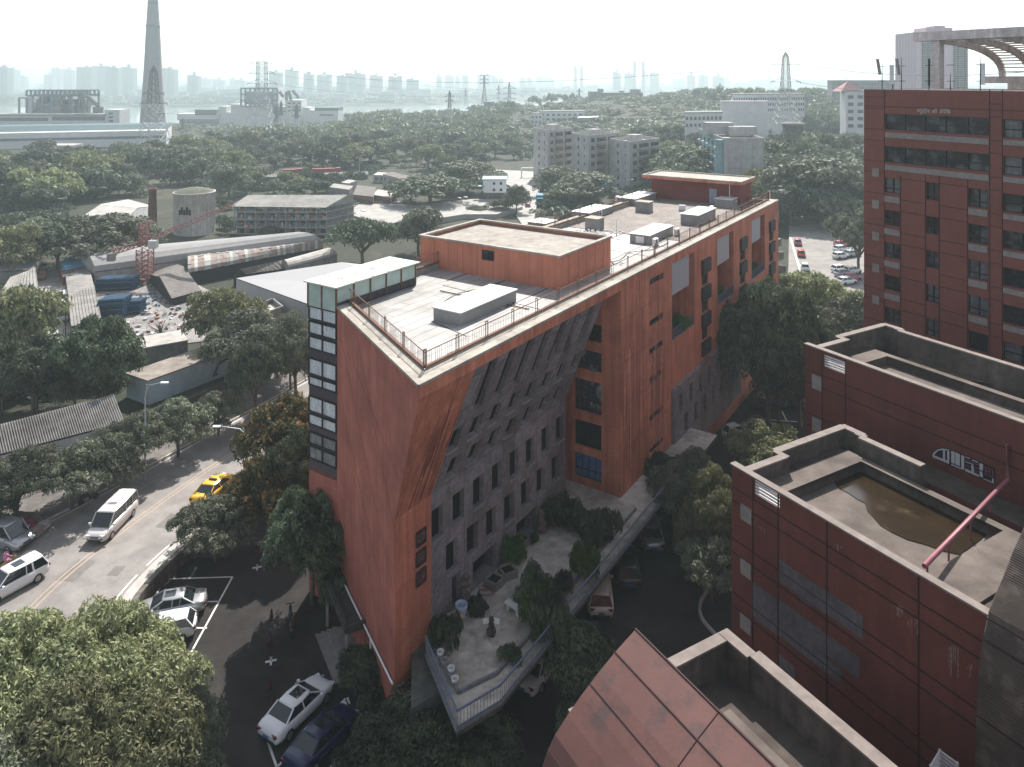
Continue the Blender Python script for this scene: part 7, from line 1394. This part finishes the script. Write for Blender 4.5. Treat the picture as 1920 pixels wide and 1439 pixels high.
o = single("low_factory_shed", MB(), m_beige, "low pinkish shed in front of the long hall", "shed"); C.objects.unlink(o); mb = MB(); fbox(mb, 50, 132, 273, 292, 405, 12); o = single("low_factory_shed", mb, M("pinkish_render", (.45, .40, .40), .9, .1, .5), "low pinkish shed in front of the long white hall", "shed")
# steel plant with ducts
def plant(Y, frames, blocks, ducts, label, name="steel_plant"):
    o = thing(name, label, "factory", (fx(frames[0][0], Y), Y, 5)); mb = MB()
    for (x0, x1, y0, y1, nx, ny) in frames:
        for dy in (0, 14):
            for i in range(nx+1): x = fx(x0+(x1-x0)*i/nx, Y); mb.bar((x, Y+dy, fz(y1, Y)), (x, Y+dy, fz(y0, Y)), 1.1)
            for j in range(ny+1): z = fz(y0+(y1-y0)*j/ny, Y); mb.bar((fx(x0, Y), Y+dy, z), (fx(x1, Y), Y+dy, z), .9)
    part("steel_frame", mb, m_fs, o); mb = MB()
    for (x0, x1, y0, y1, m_) in blocks: fbox(mb, x0, x1, y0, y1, Y+3, 9, m_)
    part("plant_block", mb, [m_fs, m_fw, m_strip], o)
    for pts, r_ in ducts: part("duct", MB().tube([(fx(x, Y-3), Y-3, fz(y, Y-3)) for x, y in pts], r_*Y/F, 10), m_concg, o)
    return o
plant(540, [(36, 50, 184, 216, 1, 1), (50, 165, 170, 180, 14, 1), (62, 165, 178, 216, 6, 2)], [(50, 64, 178, 216, 1), (68, 76, 186, 216, 0), (74, 98, 180, 192, 2), (90, 110, 180, 216, 0), (110, 160, 186, 200, 0), (120, 132, 190, 216, 0), (142, 155, 188, 216, 0)], [([(118, 178), (110, 190), (108, 201)], 3.2), ([(128, 176), (133, 190), (138, 215)], 3.5), ([(151, 174), (156, 190), (159, 213)], 3.2), ([(157, 181), (166, 182), (178, 194), (185, 201)], 3.2), ([(108, 202), (108, 216)], 9.5), ([(184, 201), (184, 214)], 9)], "dark steel plant with fat bent ducts above the white works")
mb = MB(); o = thing("cement_works", "hazy cement works with silos and a steel frame by the river", "factory", (fx(480, 740), 740, -2))
for (x0, x1, y0, y1, m_) in ((332, 412, 214, 226, 1), (336, 410, 224, 250, 0), (365, 406, 206, 216, 2), (410, 424, 200, 245, 1), (424, 433, 211, 250, 1), (433, 450, 196, 250, 1), (450, 470, 200, 240, 1), (470, 520, 196, 240, 1), (512, 522, 166, 240, 1), (535, 565, 188, 240, 1), (568, 580, 202, 232, 1), (580, 634, 207, 232, 1), (590, 634, 202, 208, 2), (520, 536, 200, 240, 1)): fbox(mb, x0, x1, y0, y1, 740, 22, m_)
part("wall", mb, [m_concg, m_fw, m_ft], o); mb = MB()
for (x0, x1, y0, y1, nx, ny) in ((452, 520, 166, 200, 8, 3), (338, 406, 226, 248, 6, 3)):
    mb = MB()
    for i in range(nx+1): x = fx(x0+(x1-x0)*i/nx, 735); mb.bar((x, 735, fz(y1, 735)), (x, 735, fz(y0, 735)), 1.4)
    for j in range(ny+1): z = fz(y0+(y1-y0)*j/ny, 735); mb.bar((fx(x0, 735), 735, z), (fx(x1, 735), 735, z), 1.4)
    part('steel_frame', mb, m_fs, o)
mb = MB(); fbox(mb, 458, 512, 172, 196, 745, 10); part("machine_house", mb, m_fs, o)
for pts in ([(537, 172), (537, 188)], [(541, 170), (546, 188)], [(549, 170), (556, 178), (560, 184)], [(524, 172), (532, 182)]): part("duct", MB().tube([(fx(x, 738), 738, fz(y, 738)) for x, y in pts], 1.6, 8), m_fs, o)
mb = MB()
for k in range(9): mb.box((fx(542+(k % 3)*9, 739), 739.6, fz(194+7*(k//3), 739)), (2.6, .6, 1.4))
mb.box((fx(612, 739), 739.6, fz(216, 739)), (14, .6, 1.6)); part("window", mb, m_strip, o)["kind"] = "stuff"
# great chimney
cY = 600.; c0 = V((fx(287, cY), cY, 2)); kk = cY/F; o = thing("power_station_chimney", "giant tapering concrete chimney rising out of the picture", "chimney", c0); pr3 = [(25*kk, 0), (20.5*kk, fz(200, cY)-2), (15.8*kk, fz(130, cY)-2), (13.5*kk, fz(80, cY)-2), (11.9*kk, fz(48, cY)-2), (11.8*kk, fz(46, cY)-2), (9.2*kk, fz(4, cY)-2), (9.2*kk, fz(-12, cY)-2), (7*kk, fz(-12, cY)-2)]
part("shaft", MB().lathe(pr3, c0, 32), M("hazy_chimney_concrete", (.33, .32, .33), .9, .05, .05, dirt=.15), o)
mb = MB(); mb.lathe([(12.4*kk, fz(50, cY)-2), (13.4*kk, fz(50, cY)-2), (13.4*kk, fz(48, cY)-2), (12.4*kk, fz(48, cY)-2)], c0, 24); part("gallery", mb, m_fs, o); mb = MB(); mb.lathe([(9.5*kk, fz(15, cY)-2), (9.6*kk, fz(4.5, cY)-2)], c0, 24); part("dark_band", mb, m_fs, o)
# pylons
m_pyd = M("dark_lattice_steel", (.10, .11, .12), .6, .2, 1); m_pyl = M("pale_lattice_steel", (.42, .43, .44), .5, .1, 1)
def pylon(px, yt, yb, wb_, Y, arms, lab, t=.28, peak=True, two=True, waist=.55, wtop=.13):
    k = Y/F; c = V((fx(px, Y), Y, fz(yb, Y))); h = (yb-yt)*k; o = thing("lattice_pylon", lab, "pylon", c, .0, "electricity pylons"); W0 = wb_*k; Ww = W0*.34; Wt = W0*wtop
    def body(mb, z0, z1, w0, w1, n):
        P_ = lambda z, w, i: c+V(((1 if i in (0, 3) else -1)*w/2, (1 if i in (0, 1) else -1)*w/2, z))
        for i in range(4):
            mb.bar(P_(z0, w0, i), P_(z1, w1, i), t*1.25)
            for j in range(n):
                a0, a1 = z0+(z1-z0)*j/n, z0+(z1-z0)*(j+1)/n; b0, b1 = w0+(w1-w0)*j/n, w0+(w1-w0)*(j+1)/n
                mb.bar(P_(a0, b0, i), P_(a1, b1, (i+1) % 4), t*1.2); mb.bar(P_(a0, b0, (i+1) % 4), P_(a1, b1, i), t*1.2); mb.bar(P_(a1, b1, i), P_(a1, b1, (i+1) % 4), t*1.2)
    lo, hi = MB(), MB(); body(lo, 0, h*waist, W0, Ww, 5); body(hi, h*waist, h*.93, Ww, Wt*1.5 if peak else Ww*.9, 5)
    if peak: body(hi, h*.93, h, Wt*1.5, .2, 2)
    part("lower_legs", lo, m_pyl if two else m_pyd, o); part("upper_tower", hi, m_pyd, o)
    for ya, hw in arms:
        z = h-(ya-yt)*k; w_ = Ww*.5; mb = MB()
        for s_ in (-1, 1): tip = c+V((s_*hw*k, 0, z)); mb.bar(c+V((s_*w_*.6, -w_*.4, z)), tip, t*1.6); mb.bar(c+V((s_*w_*.6, w_*.4, z)), tip, t*1.6); mb.bar(c+V((s_*w_*.5, 0, z+.06*h)), tip, t*1.3); mb.bar(tip, tip-V((0, 0, .03*h)), t*.8)
        part("cross_arm", mb, m_pyd, o)
    return o
pylon(288, 124, 281, 50, 425, ((176, 20), (194, 26), (213, 20)), "dark lattice pylon standing before the giant chimney", .2); pylon(491, 106, 250, 50, 560, ((119, 20), (138, 24), (157, 28)), "big dark lattice pylon in front of the cement works", .2, peak=False); pylon(1473, 98, 232, 46, 300, ((121, 26), (154, 28)), "dark lattice pylon on the hill beside the tower block", .12, waist=.45)
for x, yt, yb, wb_, Y, arms, lab, tw_ in ((843, 171, 242, 17, 560, ((181, 8), (190, 8)), "slim pale pylon on the wooded ridge", 1), (908, 141, 196, 10, 700, ((142, 8), (150, 8), (157, 8)), "dark slender pylon beside the water tank", 0), (955, 155, 222, 14, 640, ((166, 12), (176, 12), (186, 12)), "pylon with three curved arms behind the white institute", 1), (1086, 166, 204, 9, 760, ((172, 6), (182, 6)), "thin pylon before the long dish roofed building", 1), (935, 160, 198, 8, 900, ((168, 5), (176, 5)), "faint pylon between the slender and three armed pylons", 1),
    (527, 190, 250, 16, 590, ((198, 9), (210, 9)), "pale pylon at the cement works' corner", 1), (556, 196, 256, 16, 560, ((206, 8), (218, 8)), "pale pylon at the edge of the wood by the cement works", 1), (663, 214, 246, 10, 640, ((220, 6), (228, 6)), "small pale pylon at the river side of the wood", 1), (708, 205, 246, 8, 640, ((212, 6), (220, 6)), "small pale pylon at the ridge's foot", 1), (720, 214, 246, 7, 640, ((220, 4), (228, 4)), "smallest pale pylon beside the ridge's foot pylon", 1), (770, 228, 252, 12, 600, ((234, 6), (240, 6)), "squat pale pylon sunk in the trees", 1),
    (1350, 156, 200, 8, 900, ((163, 9), (175, 9)), "faint pylon on the river side of the hill", 1), (1416, 186, 232, 16, 420, ((193, 12), (205, 10)), "pale leaning pylon behind the teal block", 1), (343, 222, 262, 14, 620, ((230, 7), (240, 7)), "pale pylon between the giant chimney and the cement works", 1), (873, 166, 198, 7, 1000, ((172, 4), (180, 4)), "very faint distant pylon over the river", 1)):
    pylon(x, yt, yb, wb_, Y, arms, lab, .24 if Y > 500 else .16, two=bool(tw_))
# overhead wires
def wire(pts, r, lab): mb = MB(); single("power_line", mb.tube(pts, r, 4), m_pyd, lab, "power line", (0, 0, 0), "overhead power lines")
for i, (x0, y0, Y0, x1, y1, Y1, sag) in enumerate(((515, 125, 560, 1090, 172, 760, 6), (515, 140, 560, 960, 168, 640, 5), (515, 158, 560, 950, 178, 640, 5), (1447, 122, 300, 515, 128, 560, 9), (1500, 121, 300, 1960, 132, 240, 3), (1500, 155, 300, 1960, 168, 240, 3), (520, 157, 560, 300, 215, 430, 4))):
    a, b = atY(x0, y0, Y0), atY(x1, y1, Y1); pts = [a.lerp(b, k/10)-V((0, 0, sag*4*(k/10)*(1-k/10))) for k in range(11)]; wire(pts, .09, ("thin line from the cement works pylon to the dish roofed building", "thin line to the three armed pylon's top arm", "thin line to the three armed pylon's lower arm", "long thin line crossing the whole sky", "thin line from the hill pylon's upper arm past the tower", "thin line from the hill pylon's lower arm past the tower", "thin line slanting between the two dark pylons")[i])
# institute buildings on the ridge
def pb2(name, lab, x0, x1, yt, yb, Y, D, wm, rm, rows=0, n=0, par=True, sk=0, cat="building"):
    z0, z1 = ground(fx((x0+x1)/2, Y), Y)-1, fz(yt, Y); o = thing(name, lab, cat, (fx((x0+x1)/2, Y), Y, z0)); mb = MB(); P_ = [(fx(x0, Y), Y), (fx(x1, Y), Y+sk), (fx(x1, Y)+D*.25, Y+sk+D), (fx(x0, Y)+D*.25, Y+D)]; mb.prism(P_, z0, z1); part("wall", mb, wm, o)
    c = V((sum(p[0] for p in P_)/4, sum(p[1] for p in P_)/4, 0)); part("roof", MB().prism([(c.x+(p[0]-c.x)*1.015, c.y+(p[1]-c.y)*1.015) for p in P_], z1, z1+.5), rm, o)
    if rows:
        wn = MB(); u = (V((P_[1][0], P_[1][1], 0))-V((P_[0][0], P_[0][1], 0))); L_ = u.length; u.normalize(); n_ = u.cross(up)
        for j in range(rows):
            for i in range(n): p = V((P_[0][0], P_[0][1], z1-2.4-3.2*j))+u*(L_*(i+.5)/n)+n_*.05; wn.box(p, (L_/n*.55, .2, 1.5), math.atan2(u.y, u.x))
        part("window", wn, m_strip, o)["kind"] = "stuff"
    return o
pb2("institute_building", "long white institute building with an overhanging roof on the ridge", 1012, 1095, 210, 232, 540, 16, m_fw, m_concg, 2, 8, sk=6); pb2("institute_wing", "low white wing beside the long institute building", 995, 1016, 214, 232, 536, 12, m_fw, m_concg, 2, 3); pb2("pale_roofed_hall", "grey hall with a bright white pitched roof beside the institute", 1082, 1146, 222, 236, 520, 14, m_greyr, m_white, 1, 12, sk=8)
o = pb2("dish_roofed_building", "grey flat topped building with satellite dishes above the river", 1126, 1203, 175, 200, 690, 16, m_concg, m_greyr, 2, 14); part("stair_tower", MB().box((fx(1116, 688), 690, (fz(172, 688)+22)/2), (fx(1128, 688)-fx(1105, 688), 14, fz(172, 688)-22)), m_concg, o); part("roof_house", MB().box((fx(1193, 690), 696, fz(171, 690)), (9, 8, 3)), m_greyr, o)
part("satellite_dish", MB().lathe([(0, 0), (2.2, .5), (3.4, 1.5)], (fx(1166, 690), 692, fz(174, 690)), 14), m_concg, o); part("water_tank", MB().box((fx(1127, 688), 692, fz(170, 688)), (5, 5, 3)), m_fs, o)
pb2("water_tank_house", "dark square water tank house on the ridge", 907, 922, 192, 206, 640, 8, m_fs, m_fs); pb2("white_college_block", "wide white college block with rooftop boxes beyond the hill trees", 1375, 1522, 178, 218, 420, 18, m_fw, m_concg, 3, 30, sk=10); pb2("blank_white_building", "plain white building in front of the wide college block", 1352, 1440, 192, 235, 385, 10, m_fw, m_lroof); pb2("low_white_building", "white building with a balcony row below the blank white building", 1284, 1360, 213, 262, 350, 16, m_fw, m_concg, 2, 9, sk=5)
o = pb2("pink_spired_house", "white block with a pinkish pyramid roof beside the tower block", 1586, 1640, 172, 208, 330, 14, m_fw, m_concg, 5, 3); c = V((fx(1597, 332), 336, fz(172, 332))); part("pyramid_roof", MB().add([c+V((-5.2, -5, 0)), c+V((5.2, -5, 0)), c+V((5.2, 5, 0)), c+V((-5.2, 5, 0)), c+V((0, 0, 4.6))], [(0, 1, 4), (1, 2, 4), (2, 3, 4), (3, 0, 4)]), M("dusty_pink_tiles", (.30, .16, .17), .8, .1, 1), o)
wt = V((fx(1487, 262), 262, fz(262, 262))); kw = 262/F; o = thing("water_tower", "squat round concrete water tower in the hill trees", "water tower", wt); hb = (262-231)*kw; part("tank", MB().lathe([(14*kw, 0), (14*kw, hb*.35), (18*kw, hb*.5), (19*kw, hb*.86), (22*kw, hb*.9), (20*kw, hb), (0, hb*1.08)], wt, 24), m_concg, o)
pb2("hill_houses", "row of grey apartment houses half hidden on the far hill", 1560, 1680, 152, 185, 560, 20, m_concg, m_greyr, 3, 20)
# high-rise behind the tower block
Yr = 400.; o = thing("high_rise", "pinkish high rise with glazed balconies behind the tower roof", "high rise", (fx(1766, Yr), Yr, 10)); m_pk = M("pink_tiled_high_rise", (.46, .37, .40), .7, .05, .2, tile=(60, 3.1, .12, .02), mortar=1.5)
mb = MB(); fbox(mb, 1718, 1815, 60, 190, Yr, 22); fbox(mb, 1736, 1786, 52, 62, Yr+4, 12); fbox(mb, 1752, 1772, 48.5, 52, Yr+5, 8); part("wall", mb, m_pk, o); mb = MB(); wn = MB(); m_rg = M("green_grey_glazing", (.22, .30, .32), .3, .2, .4, spec=.6)
for j in range(32):
    z = fz(63+j*3.9*.88*3.1/3.1, Yr)-2
    if z < 12: break
    for (a, b) in ((1729, 1737), (1739, 1749), (1788, 1793), (1795, 1806), (1808, 1813)): wn.box((fx((a+b)/2, Yr), Yr-.2, z), (fx(b, Yr)-fx(a, Yr), .6, 1.5)); mb.box((fx((a+b)/2, Yr), Yr-.5, z-1.1), (fx(b, Yr)-fx(a, Yr), 1.0, .35))
part("window", wn, m_rg, o)["kind"] = "stuff"; part("balcony", mb, m_fw, o)["kind"] = "stuff"
# bridge over the far river
o = thing("river_bridge", "cable stayed bridge with paired slab pylons fading in the haze", "bridge", (fx(1190, 2300), 2300, -8)); m_br = M("bridge_concrete", (.34, .34, .35), .9, .05, .01)
for x, yt, Y in ((1079, 124, 2500), (1090.5, 124, 2500), (1190, 115, 2200), (1206, 115, 2200)): c = V((fx(x, Y), Y, -8)); part("pylon", MB().box(c+V((0, 0, (fz(yt, Y)+8)/2)), (5.2*Y/F, 8, fz(yt, Y)+8)), m_br, o)
a, b = V((fx(1020, 2650), 2650, 16)), V((fx(1330, 1900), 1900, 16)); part("deck", MB().bar(a, b, 14, 3), m_br, o); mb = MB()
for x, yt, Y in ((1085, 126, 2500), (1198, 117, 2200)):
    c = V((fx(x, Y), Y, fz(yt, Y))); 
    for s_ in (-1, 1):
        for k in range(1, 6): mb.bar(c-V((0, 0, k*4)), V((c.x+s_*k*24, c.y-s_*k*40, 17)), .35)
part("stay_cable", mb, m_br, o)["kind"] = "stuff"
# skyline on the far bank
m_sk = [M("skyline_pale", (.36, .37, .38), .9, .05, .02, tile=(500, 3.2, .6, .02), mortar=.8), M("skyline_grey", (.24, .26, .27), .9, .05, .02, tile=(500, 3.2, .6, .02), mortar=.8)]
m_skw = M("skyline_window", (.10, .12, .13), .5, .1, .05)
SK = [(-8, 12, 125, 1), (13, 30, 130, 0), (32, 46, 143, 0), (82, 98, 140, 0), (96, 112, 128, 0), (119, 134, 130, 0), (143, 172, 126, 1), (172, 198, 124, 1), (198, 220, 126, 1), (226, 249, 126, 1), (304, 326, 128, 1), (351, 370, 141, 1), (374, 394, 147, 0), (399, 419, 149, 0), (430, 441, 148, 0), (441, 459, 150, 0), (504, 526, 134, 1), (534, 556, 131, 1), (569, 585, 138, 1), (594, 619, 141, 1), (631, 650, 143, 1), (647, 683, 137, 1), (693, 716, 141, 1), (728, 752, 143, 1), (762, 784, 148, 1), (818, 828, 143, 0), (834, 851, 141, 0), (853, 863, 144, 0), (866, 878, 141, 0), (895, 930, 140, 0), (925, 944, 146, 0), (975, 986, 146, 0), (988, 998, 146, 0), (1006, 1017, 144, 0), (1017, 1040, 146, 0), (1151, 1165, 135, 1), (1173, 1188, 137, 1), (1208, 1216, 137, 0), (1221, 1237, 136, 1), (1263, 1274, 149, 0), (1274, 1286, 148, 0), (1291, 1305, 141, 1), (1313, 1329, 141, 1), (1340, 1358, 143, 1), (1358, 1372, 146, 0), (1378, 1404, 157, 0), (1409, 1436, 151, 0), (1438, 1454, 148, 0), (1497, 1516, 149, 0), (1517, 1532, 150, 0), (1538, 1556, 151, 0), (1580, 1600, 150, 0)]
LMK = [(0, "at the picture edge over the white works"), (60, "between the picture edge group and the broad slab"), (135, "in the broad slab group beside the giant chimney"), (300, "just past the giant chimney"), (345, "between the giant chimney and the big pylon"), (495, "right behind the cement works"), (590, "in the group past the cement works"), (690, "over the river bend"), (810, "behind the wooded ridge pylons"), (970, "low behind the institute"), (1140, "behind the bridge pylons"), (1255, "between the bridge and the hill pylon"), (1400, "behind the hill pylon"), (1500, "between the hill pylon and the tower block")]
seen = {}
for i, (x0, x1, yt, dk_) in enumerate(SK):
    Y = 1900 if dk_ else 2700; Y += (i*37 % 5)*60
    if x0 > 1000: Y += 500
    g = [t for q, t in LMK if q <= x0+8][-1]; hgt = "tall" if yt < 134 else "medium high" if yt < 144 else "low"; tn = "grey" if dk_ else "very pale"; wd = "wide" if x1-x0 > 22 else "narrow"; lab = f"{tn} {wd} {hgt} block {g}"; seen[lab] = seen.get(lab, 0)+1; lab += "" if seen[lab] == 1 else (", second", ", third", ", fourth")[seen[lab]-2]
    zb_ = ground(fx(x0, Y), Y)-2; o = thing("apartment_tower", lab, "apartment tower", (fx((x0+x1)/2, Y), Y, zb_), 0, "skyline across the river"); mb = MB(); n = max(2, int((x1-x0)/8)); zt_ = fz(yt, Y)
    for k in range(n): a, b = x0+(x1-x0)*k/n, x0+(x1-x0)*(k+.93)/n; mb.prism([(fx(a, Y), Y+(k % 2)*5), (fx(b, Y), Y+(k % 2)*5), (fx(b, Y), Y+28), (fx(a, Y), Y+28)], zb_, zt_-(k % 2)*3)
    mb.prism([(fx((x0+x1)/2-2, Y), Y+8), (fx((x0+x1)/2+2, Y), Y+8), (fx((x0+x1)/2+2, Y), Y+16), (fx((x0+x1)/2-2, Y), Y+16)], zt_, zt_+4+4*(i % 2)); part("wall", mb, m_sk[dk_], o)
# low rise sprawl and greenery on the far bank, uncountable at this distance
mb = MB()
for k in range(900):
    Y = 1620+R.random()**1.5*3600; X_ = (R.random()*1.5-.75)*Y; fb = min(1500+max(0, X_+250)*1.7, 2600)
    if Y < fb+150: continue
    z = ground(X_, Y)-1; w_, h = 14+R.random()*40, 6+R.random()*20; mb.prism([(X_, Y), (X_+w_, Y), (X_+w_, Y+16), (X_, Y+16)], z, z+h, 0 if R.random() < .5 else 1)
struct("distant_city", mb, m_sk, "stuff"); mb = MB()
Qs = []
for k in range(1300):
    Y = 1500+R.random()**1.3*2200; X_ = (R.random()*1.5-.8)*Y; fb = min(1500+max(0, X_+250)*1.7, 2600)
    if Y < fb+60: continue
    w_ = 12+R.random()*26; Qs.append(R.choice(base_c)*np.array([w_, w_, 9+R.random()*9])+np.array([X_, Y, ground(X_, Y)-1]))
o = bpy.data.objects.new("far_bank_greenery", quads_mesh("far_bank_greenery", np.concatenate(Qs), [m_leaf])); C.objects.link(o); o["kind"] = "stuff"
# scrubby undergrowth filling the ground between trees
Qs = []
for k in range(4200):
    x, y = R.uniform(-20, 1640), R.uniform(262, 800)
    if y > 560 and (x > 420 or (x < 215 and y > 735) or (215 < x < 440 and 640 < y) or (150 < x and y < 650)): continue
    if 440 < y <= 560 and 60 < x < 1480: continue
    if y > 440 and x > 1440: continue
    if any(inside(x, y, [(a[0], a[1]) for a in A_]) for A_ in AVOID) or inside(x, y, [(640, 350), (1015, 310), (1015, 440), (640, 440)]) or inside(x, y, [(60, 480), (160, 480), (160, 705), (60, 705)]) or inside(x, y, [(-20, 480), (75, 480), (75, 560), (-20, 560)]): continue
    if x < 330 and y < 292: continue
    if 1480 < x and 400 < y: continue
    p = gat(x, y); w_ = 2.2+R.random()*3.0; Qs.append(R.choice(base_c)*np.array([w_, w_, 2.0+R.random()*2.6])+np.array([p.x, p.y, p.z-.9]))
o = bpy.data.objects.new("undergrowth", quads_mesh("undergrowth", np.concatenate(Qs), [m_leafd])); C.objects.link(o); o["kind"] = "stuff"
# ---------------------------------------------------------------- haze
mb = MB().box((0, 3180, 51), (7900, 6900, 144)); hz = bpy.data.objects.new("haze", mesh("haze", mb, [])); C.objects.link(hz); hz["kind"] = "stuff"
hm = bpy.data.materials.new("pale_haze"); hm.use_nodes = True; N = hm.node_tree.nodes; N.clear(); o_ = N.new("ShaderNodeOutputMaterial"); pv = N.new("ShaderNodeVolumePrincipled")
pv.inputs["Color"].default_value = (.60, .715, .745, 1); pv.inputs["Density"].default_value = .0004; pv.inputs["Anisotropy"].default_value = .3
hm.node_tree.links.new(pv.outputs[0], o_.inputs[1]); hz.data.materials.append(hm); hz.visible_shadow = True
